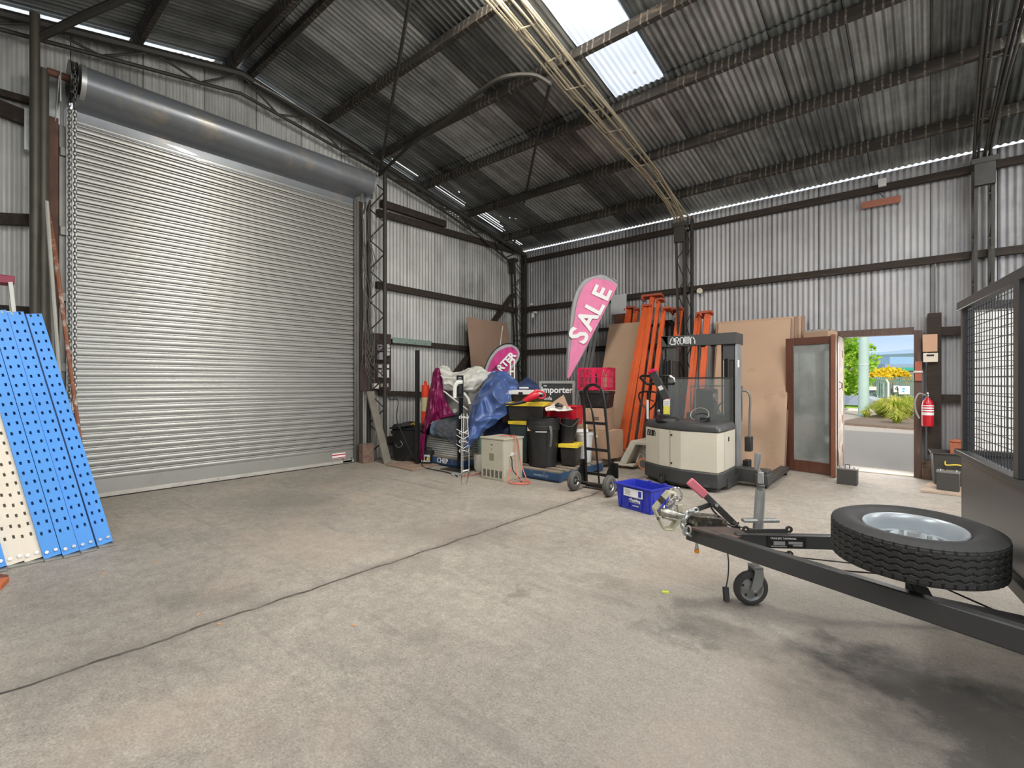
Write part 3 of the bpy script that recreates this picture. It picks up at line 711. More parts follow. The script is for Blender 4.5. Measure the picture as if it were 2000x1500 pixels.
for k in (740, 748):
    a = onL(k, 765, x=.07); b = MB(); b.cyl(a, a + V((.05, 0, 0)), .03, 10); b.build('black_socket', BLACKP, C, world=True)
# lead from the outlet across to the power box on the floor
PSU = fl(838, 905)
pts = [onL(756, 757, x=.14), onL(760, 780, x=.16), V((.4, -3.95, 1.05)), at(775, 820, 8.35), at(790, 855, 8.25), at(803, 885, 8.2), at(815, 899, 8.2), V((PSU.x - .1, PSU.y, .05))]
tubeobj(smoothpts(pts), .008, 'power_lead', 'black power lead hanging from the meter board to the floor beside the lidded bin', 'cable', BLACKP)
# leaning grey planks
b = MB(); b.bar(V((.62, -4.32, .0)), onL(722, 765, x=.1), .14, .03, up=(1, 0, 0)); tag(b.build('plank', mat('weathered_plank', (120, 114, 104), .85, var=.2, vs=4, bump=.3)), 'weathered grey plank leaning behind the laced column', 'plank')
b = MB()
for k in range(26):
    p = fl(random.uniform(703, 748), random.uniform(884, 901)); s = random.uniform(.008, .03)
    M = Matrix.Translation(p) @ Matrix.Rotation(random.uniform(0, 3), 4, 'Z'); b.bx(-s, s, -s * .7, s * .7, 0, s * .7, M)
o = b.build('rubble', mat('rubble_bits', (150, 130, 116), .9, var=.5, vs=30)); tag(o, 'small heap of rubble and wood scraps at the foot of the laced column', 'rubble', kind='stuff')
b = MB(); a = fl(716, 888); b.bx(-.02, .1, -.24, -.02, .0, .32, Matrix.Translation((.2, -4.35, 0))); tag(b.build('footing_block', mat('old_brick', (120, 98, 86), .9, var=.3, vs=14)), 'broken brick footing beside the shutter track', 'brick')
# timber sole plate at foot of left wall
girt((.06, -4.0, .3), (.06, -1.0, .3), .06, .16, 'brown bottom rail along the foot of the left wall')
# ============================================================ DOORWAY AND OUTSIDE
DTIM = mat('jamb_timber', (92, 74, 66), .75, var=.2, vs=4, stretch=(6, 6, 1), dirt=(130, 110, 98), dirts=4, dirtt=.6)
b = MB(); b.bx(DX1, DX1 + .09, -.09, .06, 0, 2.12); structure(b.build('trim_2', DTIM, bevel=.003))
b = MB(); b.bx(DX0 - .1, DX1, -.088, .06, DZ, DZ + .1); structure(b.build('trim_3', DTIM, bevel=.003))
b = MB(); b.bx(DX0 - .09, DX0, -.06, .06, 0, DZ); structure(b.build('trim_4', DTIM, bevel=.003))
# door leaf standing open into the shed
LEAF = mat('peeling_door', (138, 122, 106), .7, var=.15, vs=5, dirt=(176, 166, 150), dirts=5, dirtt=.5)
C = thing('door_1', None, None, (DX0, -.07, 0)); C['kind'] = 'structure'
b = MB(); b.bx(DX0 - .04, DX0, -.86, -.075, .01, DZ - .01); b.build('door_leaf', LEAF, C, world=True, bevel=.003)
b = MB(); b.bx(DX0 - .055, DX0 + .004, -.89, -.845, .01, DZ - .01); b.build('door_edge', mat('oiled_brown', (120, 74, 54), .5, var=.15, stretch=(4, 4, 1)), C, world=True, bevel=.003)
for z in (.3, .75, 1.25, 1.75):
    b = MB(); b.bx(DX0 - .0, DX0 + .006, -.16, -.08, z, z + .11); b.build('hinge', mat('brown_rust', (120, 62, 46), .7), C, world=True)
b = MB(); b.tube([(DX0 + .0, -.5, 1.38), (DX0 + .035, -.53, 1.36), (DX0 + .035, -.53, 1.29), (DX0, -.5, 1.27)], .006, 6); b.build('pull_ring', STEELG, C, world=True)
# threshold
b = MB(); b.bx(DX0, DX1, -.05, .16, 0, .012); structure(b.build('trim_5', mat('threshold_concrete', (196, 184, 168), .8)))
# meter post with boxes right of the door
b = MB(); b.bx(7.52, 7.67, -.12, -.03, .35, 2.35); post = tag(b.build('timber_post', TIMBER, bevel=.004), 'dark timber board standing on the wall right of the door, carrying small boxes', 'post')
def wallbox(px0, px1, py0, py1, m, lab, name='control_box', d=.05, y=-.12):
    a = onR(px0, py0, y=y); c = onR(px1, py1, y=y); b = MB(); b.bx(a.x, c.x, y - d, y, min(a.z, c.z), max(a.z, c.z)); return tag(b.build(name, m, bevel=.004), lab, 'box')
wallbox(1802, 1831, 654, 687, mat('tan_cover', (198, 158, 128), .6, var=.04), 'plain tan cover plate on the dark board right of the door', 'cover_plate')
o = wallbox(1803, 1832, 690, 707, mat('ivory_plastic', (222, 212, 194), .5), 'ivory alarm keypad below the tan cover plate')
a = onR(1817, 694, y=-.171); b = MB(); b.bx(a.x - .04, a.x + .04, -.174, -.17, a.z - .012, a.z + .012); b.build('display', INK, o, world=True, smooth=False)
o = wallbox(1787, 1801, 706, 744, mat('brick_paint', (170, 96, 76), .7), 'reddish brown block with a small white latch on the door jamb', 'latch_block', .03, -.09)
a = onR(1793, 726, y=-.12); b = MB(); b.bx(a.x - .05, a.x + .05, -.13, -.121, a.z - .012, a.z + .012); b.build('latch', WHITEP, o, world=True)
tubeobj([(7.6, -.06, 2.35), (7.6, -.06, 3.05)], .012, 'conduit_pipe', 'pale vertical conduit rising from the board right of the door', 'pipe', STEELG)
b = MB(); a = onR(1790, 893, y=-.05); b.bx(7.46, 7.78, -.14, .0, 0, .26); tag(b.build('brick_pier', mat('crumbling_brick', (126, 104, 90), .9, var=.35, vs=9, bump=.6, bs=30, dirt=(70, 62, 56), dirts=6, dirtt=.5), bevel=.01), 'low crumbling brick footing right of the doorway', 'brick')
# fire extinguisher
FE = onR(1812, 800, y=-.22); C = thing('fire_extinguisher', 'red fire extinguisher hung on the wall right of the doorway', 'fire extinguisher', (FE.x, -.22, .755))
RED = mat('extinguisher_red', (200, 24, 40), .3, var=.03, coat=.4)
b = MB(); b.lathe([(.0, 0), (.06, .004), (.066, .02), (.066, .30), (.058, .35), (.03, .385), (.022, .41), (0, .412)], 20); b.build('cylinder', RED, C)
b = MB(); b.lathe([(.0668, .16), (.0668, .30)], 20); lb = b.build('label', WHITE, C)
b = MB()
for z in (.20, .235, .27): b.lathe([(.0674, z), (.0674, z + .015)], 20)
b.build('label_band', RED, lb)
b = MB(); b.cyl((0, 0, .41), (0, 0, .45), .014, 10); b.bar((-.01, 0, .44), (-.0, -.11, .47), .02, .012); b.bar((0, 0, .43), (0, -.10, .42), .02, .012); b.build('valve', CHROME, C)
b = MB(); b.tube(smoothpts([(0, 0, .42), (-.09, -.02, .46), (-.135, -.03, .36), (-.13, -.03, .22), (-.09, -.04, .11)]), .011, 8); b.build('hose', mat('grey_hose', (150, 144, 138), .5), C)
b = MB(); b.bx(-.03, .03, .05, .19, .36, .41); b.bx(-.06, .06, .06, .075, .1, .13); b.build('bracket', STEELD, C)
# ---- outside
ASPH = mat('asphalt', (176, 168, 158), .9, var=.12, vs=60, bump=.3, bs=200)
b = MB(); b.bx(-60, 120, .12, 90, -.2, -.02); tag(structure(b.build('ground', ASPH, smooth=False)))
b = MB(); y0 = 7.9; b.bx(-40, 5.35, 8.6, 8.9, -.02, .06); b.bx(-40, 60, 18.6, 18.85, -.02, .08)
tag(b.build('kerb', mat('kerb_concrete', (214, 208, 196), .8)), 'pale concrete kerb strips along the road outside the door', 'kerb')
b = MB(); b.prism([(5.2, 9.6), (8.2, 8.4), (14, 8.0), (14, 13), (6, 15.5)], -.02, .05); tag(b.build('garden_bed', mat('mulch', (122, 106, 92), .95, var=.3, vs=30, bump=.5)), 'bark garden bed outside the door', 'garden bed')
b = MB(); b.prism([(-10, 21.2), (40, 21.2), (40, 27), (-10, 27)], -.02, .06); tag(b.build('lawn', mat('lawn_green', (128, 168, 60), .9, var=.2, vs=20)), 'strip of green lawn beyond the road', 'grass', kind='stuff')
# power pole
p = fl(1687, 812); Z = depth(p); r = 8.3 / F * Z
C = thing('power_pole', 'tall pale green grey pole outside the doorway', 'pole', (p.x, p.y, 0))
b = MB(); b.lathe([(r * 1.12, 0), (r, 2.0), (r * .93, 6.5), (0, 6.5)], 10); b.build('shaft', mat('pole_paint', (166, 190, 184), .6, var=.04), C)
b = MB(); b.lathe([(r * 1.05, 2.0), (r * 1.05, 2.06)], 10); b.build('collar', mat('pole_collar', (186, 200, 194), .5), C)
# fence of dark green palings
FEN = mat('green_paling', (104, 124, 118), .8, var=.12, vs=2)
C = thing('paling_fence', 'grey green paling fence across the road', 'fence', (5, 27.5, 0))
y = 27.5; b = MB(); x = -8
while x < 16: b.bx(x, x + .075, y, y + .03, 0, 1.62 + random.uniform(-.02, .02)); x += .105
b.build('palings', FEN, C, world=True)
b = MB(); b.bx(-8, 16, y + .03, y + .08, .3, .4); b.bx(-8, 16, y + .03, y + .08, 1.3, 1.4); b.build('rails', FEN, C, world=True)
def outsign(px0, px1, py0, py1, Z, m, name, lab, cat='sign'):
    a = at(px0, py0, Z); c = at(px1, py1, Z); d = (c - a); w = (d - V((0, 0, d.z))).length
    M = frame((a.x, a.y, c.z), V((d.x, d.y, 0)), (0, 0, 1)); b = MB(); b.bx(0, w, 0, a.z - c.z, -.04, 0, M); return tag(b.build(name, m, smooth=False), lab, cat), M, w, a.z - c.z
yz = lambda px, y: (y - CAM.y) / ray(px, 0).y
o, M, w, h = outsign(1746, 1756, 753, 766, yz(1750, 27.2), WHITE, 'number_sign', 'white street number sign with a 4 on the fence across the road')
text('digit', '4', INK, o, M @ Matrix.Translation((w / 2, h / 2, .004)), h * 1.15, .004)
o, M, w, h = outsign(1756, 1777, 754, 770, yz(1765, 27.2), WHITE, 'notice_board', 'white notice board with blue shapes beside the number sign')
b = MB(); b.bx(w * .3, w * .55, h * .55, h * .75, 0, .004, M); b.bx(w * .3, w * .5, h * .25, h * .45, 0, .004, M); b.build('blue_shapes', mat('sign_blue', (70, 160, 220), .6), o, world=True)
outsign(1698, 1712, 755, 762, yz(1705, 27.2), mat('pinkish_sign', (230, 214, 216), .6), 'small_sign', 'small pinkish white sign on the fence left of the street number')
tubeobj([at(1731, 741, 28), at(1735, 748, 28), at(1735, 779, 28)], .05, 'gate_post', 'white tube gate post at the fence', 'post', WHITEP)
# buildings
def bld(px0, px1, py0, py1, Z, c, lab, cat='building', dpt=8, name='warehouse', roofc=None, windows=()):
    a = at(px0, py0, Z); q = at(px1, py0, Z); M = frame((a.x, a.y, 0), q - a, V((-(q - a).y, (q - a).x, 0))); w = (q - a).length; zt = a.z; zb = max(0, zat(py1, Z))
    C = thing(name, lab, cat, (a.x, a.y, 0)); b = MB(); b.bx(0, w, 0, dpt, 0, zt, M); b.build('wall', mat(name + lab[:9].replace(' ', '_'), c, .8, var=.05), C, world=True, smooth=False)
    if roofc: b = MB(); b.bx(-.2, w + .2, -.2, dpt, zt, zt + .3, M); b.build('roof', mat('roof' + lab[:9].replace(' ', '_'), roofc, .6), C, world=True, smooth=False)
    for u0, u1, v0, v1 in windows:
        b = MB(); b.bx(w * u0, w * u1, -.05, 0, zb + (zt - zb) * v0, zb + (zt - zb) * v1, M); b.build('opening', mat('dark_opening', (62, 56, 52), .8), C, world=True, smooth=False)
    return C
bld(1738, 1850, 697, 745, 75, (132, 168, 200), 'pale blue clad warehouse wall beyond the fence', windows=())
bld(1706, 1740, 700, 745, 82, (150, 160, 168), 'dark bayed grey warehouse beyond the fence', windows=((0, 1, .68, .84),))
bld(1728, 1850, 711, 745, 60, (128, 150, 170), 'low blue grey building in front of the pale blue warehouse')
bld(1758, 1850, 724, 746, 45, (120, 128, 124), 'small building with a bright green roof', roofc=(46, 158, 138), dpt=5)
bld(1697, 1722, 720, 746, 55, (178, 120, 120), 'low reddish shed behind the pole', windows=())
bld(1702, 1731, 733, 760, yz(1716, 33), (120, 124, 140), 'dark blue grey shipping container with white stripes', cat='container', dpt=2.4, name='shipping_container')
C = [o for o in COL.objects if o.name.startswith('shipping_container')][0]
a = at(1702, 733, yz(1716, 33)); q = at(1731, 733, yz(1716, 33)); M = frame((a.x, a.y, 0), q - a, V((-(q - a).y, (q - a).x, 0))); w = (q - a).length
b = MB()
for k in range(4): b.bx(w * (.12 + .22 * k), w * (.18 + .22 * k), -.06, 0, .2, a.z - .15, M)
b.build('stripes', mat('container_white', (232, 236, 240), .6), C, world=True)
# hills
def hill(pts, Z, c, lab, name='hill'):
    b = MB(); P = [at(px, py, Z) for px, py in pts]; n = len(P)
    for p in P: b.v.append(V(p))
    for p in P: b.v.append(V((p.x - FW.x * Z * .35, p.y - FW.y * Z * .35, -2)))
    for p in P: b.v.append(V((p.x + FW.x * Z * .3, p.y + FW.y * Z * .3, -2)))
    for i in range(n - 1): b.f += [[i, i + 1, n + i + 1, n + i], [i + 1, i, 2 * n + i, 2 * n + i + 1]]
    return tag(b.build(name, mat('hill_' + name, c, .9, var=.05, vs=.01)), lab, 'hill')
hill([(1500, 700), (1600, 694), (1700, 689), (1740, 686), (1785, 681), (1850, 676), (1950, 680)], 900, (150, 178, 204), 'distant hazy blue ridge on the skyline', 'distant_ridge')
hill([(1500, 705), (1600, 700), (1700, 695), (1730, 692), (1760, 691), (1800, 689), (1950, 692)], 500, (96, 124, 130), 'wooded dark ridge in front of the hazy one', 'wooded_ridge')
# leafy crowns made of separate leaves
def leaves(b, c, rad, n, size, squash=(1, 1, 1), bias=0):
    for i in range(n):
        d = V((random.gauss(0, 1), random.gauss(0, 1), random.gauss(0, 1))).normalized() * (random.random() ** .4)
        p = V(c) + V((d.x * rad * squash[0], d.y * rad * squash[1], d.z * rad * squash[2]))
        a = V((random.uniform(-1, 1), random.uniform(-1, 1), random.uniform(-.6, .6))).normalized(); w = a.orthogonal().normalized() * .35; s = size * random.uniform(.6, 1.3)
        b.add([p, p + (a * .5 + w) * s, p + a * s, p + (a * .5 - w) * s], [(0, 1, 2, 3)])
def leafmat(name, c, c2):
    m = bpy.data.materials.new(name); N = NT(m); o = N.n('ShaderNodeOutputMaterial'); g = N.n('ShaderNodeNewGeometry')
    nz = N.n('ShaderNodeTexNoise', i_Scale=3.0, i_Detail=2.0); N.l(g.outputs['Position'], nz.inputs['Vector'])
    col = N.ramp(nz.outputs[0], [(.35, rgb(c)), (.65, rgb(c2))])
    d = N.n('ShaderNodeBsdfDiffuse'); t = N.n('ShaderNodeBsdfTranslucent'); N.l(col, d.inputs[0]); N.l(col, t.inputs[0]); mx = N.n('ShaderNodeMixShader', i_0=.45)
    N.l(d.outputs[0], mx.inputs[1]); N.l(t.outputs[0], mx.inputs[2]); N.l(mx.outputs[0], o.inputs[0]); return m
LG = leafmat('bright_leaf', (116, 176, 40), (196, 222, 96)); LY = leafmat('yellow_leaf', (214, 186, 20), (248, 228, 90)); LO = leafmat('strappy_leaf', (150, 178, 62), (228, 222, 130))
BARK = mat('bark', (96, 80, 66), .9, var=.3, bump=.4)
Z = 21.5; c = at(1640, 735, Z)
C = thing('street_tree', 'bright green street tree left of the pole outside', 'tree', (c.x, c.y, 0))
b = MB()
for px, py, rp, k in [(1655, 690, 30, 700), (1640, 725, 38, 700), (1665, 745, 24, 420), (1668, 700, 22, 300), (1704, 702, 14, 90), (1700, 716, 10, 60), (1660, 757, 16, 260), (1640, 660, 35, 400), (1702, 680, 7, 30), (1695, 745, 9, 50)]:
    q = at(px, py, Z + random.uniform(-.6, .6)); leaves(b, q, rp / F * Z, k, .17)
b.build('foliage', LG, C, world=True, smooth=False, recalc=False)
b = MB(); b.tube([(c.x, c.y, 0), (c.x + .05, c.y, 1.2), (c.x, c.y, 3.2)], [.1, .08, .03], 8); 
for dx, dz in ((.6, 2.4), (-.5, 2.6), (.9, 2.1)): b.tube([(c.x, c.y, 1.3), (c.x + dx, c.y + .2, dz)], [.05, .015], 6)
b.build('trunk', BARK, C, world=True)
Z = 33; c = at(1745, 750, Z); C = thing('wattle_bush', 'rounded golden yellow bush behind the fence', 'bush', (c.x, c.y, 0)); b = MB()
for px, py, rp in [(1720, 730, 14), (1740, 727, 17), (1758, 732, 15), (1770, 740, 10), (1705, 735, 10), (1748, 738, 18), (1728, 740, 12)]:
    leaves(b, at(px, py, Z + random.uniform(-.5, .5)), rp / F * Z, 420, .22, (1, 1, .62))
b.build('foliage', LY, C, world=True, smooth=False, recalc=False)
b = MB(); b.tube([(c.x, c.y, 0), (c.x, c.y, 1.8)], .07, 6); b.build('stem', BARK, C, world=True)
def tussock(px, py, Z, R0, H0, n, lab):
    p = at(px, py, Z); p.z = .04; C = thing('grass_tussock', lab, 'plant', p, 0, 'strappy grasses outside the door'); b = MB()
    for i in range(n):
        a = random.uniform(0, 2 * PI); r = random.uniform(.1, 1) * R0; h = H0 * random.uniform(.6, 1.05); w = .012
        d = V((math.cos(a), math.sin(a), 0)); sd = V((-d.y, d.x, 0)) * w
        p0 = d * r * .15; p1 = d * r * .55 + V((0, 0, h * (.85 - .3 * r / R0))); p2 = d * r * 1.15 + V((0, 0, h * (1.05 - .75 * r / R0) * random.uniform(.7, 1)))
        b.add([p0 - sd, p0 + sd, p1 + sd, p1 - sd, p2], [(0, 1, 2, 3), (3, 2, 4)])
    b.build('blades', LO, C, smooth=False, recalc=False)
for a in [(1745, 812, 17.5, 1.0, 1.0, 700, 'big strappy grass clump in the garden bed, centre one'), (1770, 806, 18.5, .95, 1.0, 600, 'big strappy grass clump at the right of the doorway view'), (1722, 808, 18.5, .75, .85, 420, 'strappy grass clump at the left of the garden bed'),
          (1692, 812, 18.0, .35, .4, 120, 'small grass tuft at the foot of the pole'), (1752, 820, 15.5, .5, .55, 240, 'low front grass clump at the bed edge')]: tussock(*a)
# parked car, nose to the right
def car():
    Zc = 24.2; p = at(1707, 796, Zc); p.z = 0; d = (at(1707, 796, Zc) - at(1650, 796, Zc + 1.2)); d.z = 0; a = math.atan2(d.y, d.x)
    C = thing('parked_car', 'silver grey car parked on the road outside', 'car', p, a); C.scale = (.62, .62, .62); S = mat('silver_car', (170, 178, 188), .25, .6, var=.02, coat=.5)
    prof = [(0, .35), (.02, .55), (-.08, .72), (-.75, .9), (-1.25, .98), (-2.0, 1.40), (-2.6, 1.46), (-3.2, 1.42), (-3.9, 1.02), (-4.35, .95), (-4.45, .6), (-4.4, .32), (-3.95, .24), (-.4, .22)]
    b = MB(); n = len(prof)
    rows = [(0, .86), (.12, 1), (1.6, 1), (1.72, .86)]
    for yy, sc in rows:
        for x, z in prof:
            tuck = .14 if z > 1.0 else 0
            yv = yy + (tuck if yy < .8 else -tuck); b.v.append(V((x if z > 0.5 or 1 else x, yv, z)))
    for r in range(3):
        for i in range(n): b.f.append([r * n + i, r * n + (i + 1) % n, (r + 1) * n + (i + 1) % n, (r + 1) * n + i])
    b.f.append(list(range(n))[::-1]); b.f.append([3 * n + i for i in range(n)]); b.build('body', S, C, ang=30)
    b = MB(); b.prism([(-1.38, 1.0), (-2.03, 1.36), (-2.6, 1.41), (-3.15, 1.37), (-3.6, 1.04), (-2.5, 1.0)], .10, .125, Matrix.Rotation(PI / 2, 4, 'X') @ Matrix.Diagonal((1, 1, -1, 1)))
    b.build('side_window', mat('car_glass', (70, 90, 104), .1, .3, coat=.5), C)
    for i, x in enumerate((-.8, -3.5)):
        for y in (.0, 1.56):
            M = Matrix.Translation((x, y, .31)) @ Matrix.Rotation(PI / 2, 4, 'X'); b = MB(); b.lathe([(.2, -.02), (.3, -.02), (.315, -.08), (.3, -.18), (.1, -.18)], 20, M); w = b.build('wheel', RUBBER, C)
            b = MB(); b.lathe([(0, .03), (.19, .03), (.2, .0)], 16, M); b.build('rim', CHROME, w)
    b = MB(); b.bx(-1.62, -1.5, -.12, .05, .95, 1.05); b.build('mirror', S, C, bevel=.02)
car()
# ============================================================ HELPERS FOR THE STORE PILE
from mathutils import noise as MN
def bf(pl, Zl, pr, Zr, z0=0.0):
    a = at(pl, 0, Zl); q = at(pr, 0, Zr); a.z = q.z = z0; d = q - a
    return a, math.atan2(d.y, d.x), d.length
def catmull(P, t):
    n = len(P) - 1; x = min(max(t, 0), 1) * n; i = min(int(x), n - 1); t = x - i
    p0, p1, p2, p3 = P[max(i - 1, 0)], P[i], P[i + 1], P[min(i + 2, n)]
    return .5 * ((2 * p1) + (p2 - p0) * t + (2 * p0 - 5 * p1 + 4 * p2 - p3) * t * t + (3 * p1 - p0 - 3 * p2 + p3) * t ** 3)
def cloth(name, m, rows, label, cat, nu=40, nv=40, amp=.03, fs=6.0, ridged=True, parent=None, seed=0, aniso=(1, 1, 1), thick=.004):
    R = [[at(*p) for p in r] for r in rows]; b = MB()
    def fn(u, v):
        p = catmull([catmull(r, v) for r in R], u)
        q = V((p.x * fs * aniso[0] + seed, p.y * fs * aniso[1], p.z * fs * aniso[2]))
        k = MN.noise(q) ; k2 = MN.noise(q * 2.3)
        w = (1 - 2.6 * abs(k)) + .4 * (1 - 2.6 * abs(k2)) if ridged else k + .4 * k2
        return p - FW * (w * amp) + V((0, 0, w * amp * .3))
    b.grid(fn, nu, nv); o = b.build(name, m, parent, ang=60, solid=thick, world=parent is not None)
    if parent is None: tag(o, label, cat)
    return o
def pallet(x0, y0, w, d, m, lab, rot=0):
    C = thing('pallet', lab, 'pallet', (x0, y0, 0), rot); W = mat('pallet_deck', (128, 116, 102), .9, var=.25, vs=6, bump=.3, bs=40) if m is None else m
    for i in range(7):
        b = MB(); x = .0 + (w - .1) * i / 6; b.bx(x, x + .1, 0, d, .13, .15) if False else b.bx(0, w, (d - .1) * i / 6, (d - .1) * i / 6 + .1, .13, .15); b.build('deck_board', mat('pallet_deck', (136, 124, 110), .9, var=.25, vs=6, bump=.3, bs=40), C, bevel=.002)
    for i in range(3):
        b = MB(); x = (w - .045) * i / 2; b.bx(x, x + .045, 0, d, .035, .13); b.build('bearer', m or W, C, bevel=.002)
    for i in range(2):
        b = MB(); y = -.02 if i == 0 else d; b.bx(0, w, y, y + .02, .035, .13); b.build('end_board', m or W, C, bevel=.002)
    for i in range(3):
        b = MB(); b.bx(0, w, (d - .1) * i / 2, (d - .1) * i / 2 + .1, .012, .035); b.build('base_board', m or W, C)
    return C
# ---- left pallet with its load
PC = pallet(.80, -3.86, 1.165, 1.165, PALLETB, 'blue painted pallet under the slatted panels, left one of the two')
M = frame((1.50, -3.882, .085), (1, 0, 0), (0, 0, 1))
text('stencil', 'CHEP', WHITE, PC, Matrix.Translation((0, 0, .001)) @ M, .11, .001, .002)
b = MB(); Mc = Matrix.Translation((1.19, -3.8835, .085)) @ Matrix.Rotation(PI / 2, 4, 'X')
b.tube([Mc @ V((.035 * math.cos(R_(a)), .035 * math.sin(R_(a)), 0)) for a in range(50, 311, 20)], .007, 5); b.build('stencil', WHITE, PC, world=True)
SLP = mat('panel_grey', (186, 188, 184), .6, var=.06)
for k in range(9):
    b = MB(); o = .01 * (k % 3) - .008 * k; z = .152 + .036 * k
    b.bx(.86 + o, 1.80 + o, -3.80, -2.95, z, z + .028)
    if k == 0: s0 = tag(b.build('slatted_panel', SLP, bevel=.005), 'pale grey slatted panel, lowest of the stack on the blue pallet', 'panel', 'slatted panels stacked on the left pallet')
    else: tag(b.build('slatted_panel', SLP, bevel=.005), 'pale grey panel, %s of the stack on the left blue pallet' % ('second from bottom', 'third from bottom', 'fourth from bottom', 'middle one', 'fourth from top', 'third from top', 'second from top', 'topmost')[k - 1], 'panel', 'slatted panels stacked on the left pallet')
# load hidden under the cloths
b = MB(); b.bx(1.15, 1.8, -3.55, -3.0, .48, 1.25); tag(b.build('storage_box', mat('pale_grey_wrap', (150, 150, 146), .8), bevel=.004), 'pale grey box mostly hidden under the white sheet and tarp', 'box')
b = MB(); b.bx(1.9, 2.5, -3.35, -2.9, 0, .95); tag(b.build('storage_box', mat('dark_card', (96, 84, 74), .85), bevel=.004), 'dark carton mostly hidden behind the blue tarp', 'box')
MAR = mat('maroon_satin', (122, 14, 76), .4, var=.15, vs=8, spec=.6); WSH = mat('white_sheet', (196, 196, 188), .7, var=.04); TARP = mat('blue_tarp', (66, 90, 142), .36, var=.14, vs=5, spec=.6); BLK = mat('grey_blanket', (74, 78, 84), .95, var=.15, bump=.2)
cloth('maroon_cloth', MAR, [[(845, 732, 8.35), (852, 719, 8.25), (859, 722, 8.2), (864, 740, 8.2)], [(838, 770, 8.4), (846, 765, 8.15), (858, 762, 8.1), (868, 775, 8.2)], [(832, 810, 8.4), (842, 805, 8.1), (860, 800, 8.1), (884, 806, 8.1)], [(822, 848, 8.35), (832, 842, 8.15), (848, 822, 8.15), (889, 812, 8.05)]], 'maroon satin cloth hanging in folds over the pile beside the white sheet', 'cloth', amp=.035, fs=7, aniso=(2.2, 2.2, .5), nu=36, nv=50)
cloth('maroon_cloth', MAR, [[(822, 842, 8.3), (832, 845, 8.2)], [(820, 866, 8.2), (829, 868, 8.1)], [(818, 898, 8.15), (828, 896, 8.05)]], 'narrow maroon cloth tail hanging at the left end of the slatted panels', 'cloth', amp=.02, fs=9, nu=16, nv=10)
cloth('white_sheet', WSH, [[(853, 724, 8.45), (862, 716, 8.5), (878, 719, 8.5), (885, 728, 8.4), (932, 717, 8.5), (950, 724, 8.4), (965, 728, 8.3)], [(858, 732, 8.2), (868, 728, 8.2), (884, 738, 8.15), (900, 738, 8.1), (920, 738, 8.1), (938, 735, 8.15), (960, 732, 8.2)], [(866, 742, 8.1), (875, 745, 8.1), (885, 752, 8.1), (905, 756, 8.0), (920, 752, 8.0), (938, 748, 8.1), (950, 744, 8.2)], [(868, 762, 8.2), (878, 764, 8.2), (888, 765, 8.2), (905, 764, 8.1), (922, 768, 8.1), (935, 760, 8.2), (945, 752, 8.3)]], 'crumpled off white sheet thrown over the top of the pile', 'sheet', amp=.05, fs=3.6, nu=60, nv=100, seed=3)
cloth('blue_tarp', TARP, [[(950, 738, 8.2), (965, 723, 8.2), (985, 728, 8.1), (1008, 742, 8.0)], [(940, 760, 8.0), (955, 755, 7.7), (982, 752, 7.6), (1012, 755, 7.8)], [(925, 785, 7.9), (945, 780, 7.5), (972, 785, 7.45), (998, 776, 7.7)], [(916, 822, 7.7), (935, 812, 7.4), (962, 815, 7.4), (996, 800, 7.6)], [(912, 852, 7.5), (928, 850, 7.3), (950, 832, 7.4), (975, 822, 7.5)], [(910, 880, 7.4), (918, 872, 7.3), (932, 860, 7.35), (940, 848, 7.4)]], 'large crumpled blue tarpaulin draped down the pile', 'tarpaulin', amp=.085, fs=2.7, nu=110, nv=90, seed=9)
cloth('blue_tarp', mat('dark_blue_tarp', (40, 56, 92), .6, var=.2), [[(1012, 752, 8.5), (1030, 738, 8.6), (1048, 750, 8.5)], [(1005, 762, 8.2), (1030, 762, 8.2), (1060, 768, 8.2)], [(1000, 775, 8.1), (1030, 778, 8.1), (1062, 780, 8.1)]], 'folded dark blue tarp lying behind the toolbox with the white lid', 'tarpaulin', amp=.04, fs=5, nu=24, nv=28)
cloth('dark_blanket', mat('dark_blue_cloth', (30, 40, 66), .9, var=.2), [[(960, 825, 7.9), (985, 815, 7.9), (998, 810, 7.9)], [(950, 850, 7.8), (975, 850, 7.7), (996, 845, 7.7)], [(948, 905, 7.7), (975, 905, 7.6), (994, 900, 7.6)]], 'dark navy cloth bundle showing below the blue tarp', 'cloth', amp=.05, fs=5, nu=24, nv=24)
cloth('grey_blanket', BLK, [[(850, 825, 8.3), (870, 812, 8.3), (892, 810, 8.2), (900, 812, 8.2)], [(842, 835, 8.1), (862, 826, 8.0), (884, 826, 7.95), (904, 828, 8.0)], [(840, 848, 8.05), (858, 846, 7.95), (882, 845, 7.9), (906, 850, 7.9)], [(843, 853, 8.1), (866, 856, 7.95), (888, 864, 7.88), (908, 872, 7.85)], [(868, 858, 7.95), (880, 862, 7.9), (898, 880, 7.84), (908, 888, 7.8)]], 'dark grey moving blanket heaped on the slatted panels', 'blanket', amp=.03, fs=6, nu=44, nv=44, seed=5)
cloth('blue_jacket', mat('slate_blue_cloth', (72, 92, 116), .9, var=.1), [[(843, 828, 8.12), (856, 818, 8.12)], [(840, 842, 8.0), (852, 840, 8.0)], [(846, 853, 8.02), (856, 852, 8.02)]], 'slate blue cloth under the grey blanket at its left edge', 'cloth', amp=.02, nu=16, nv=12)
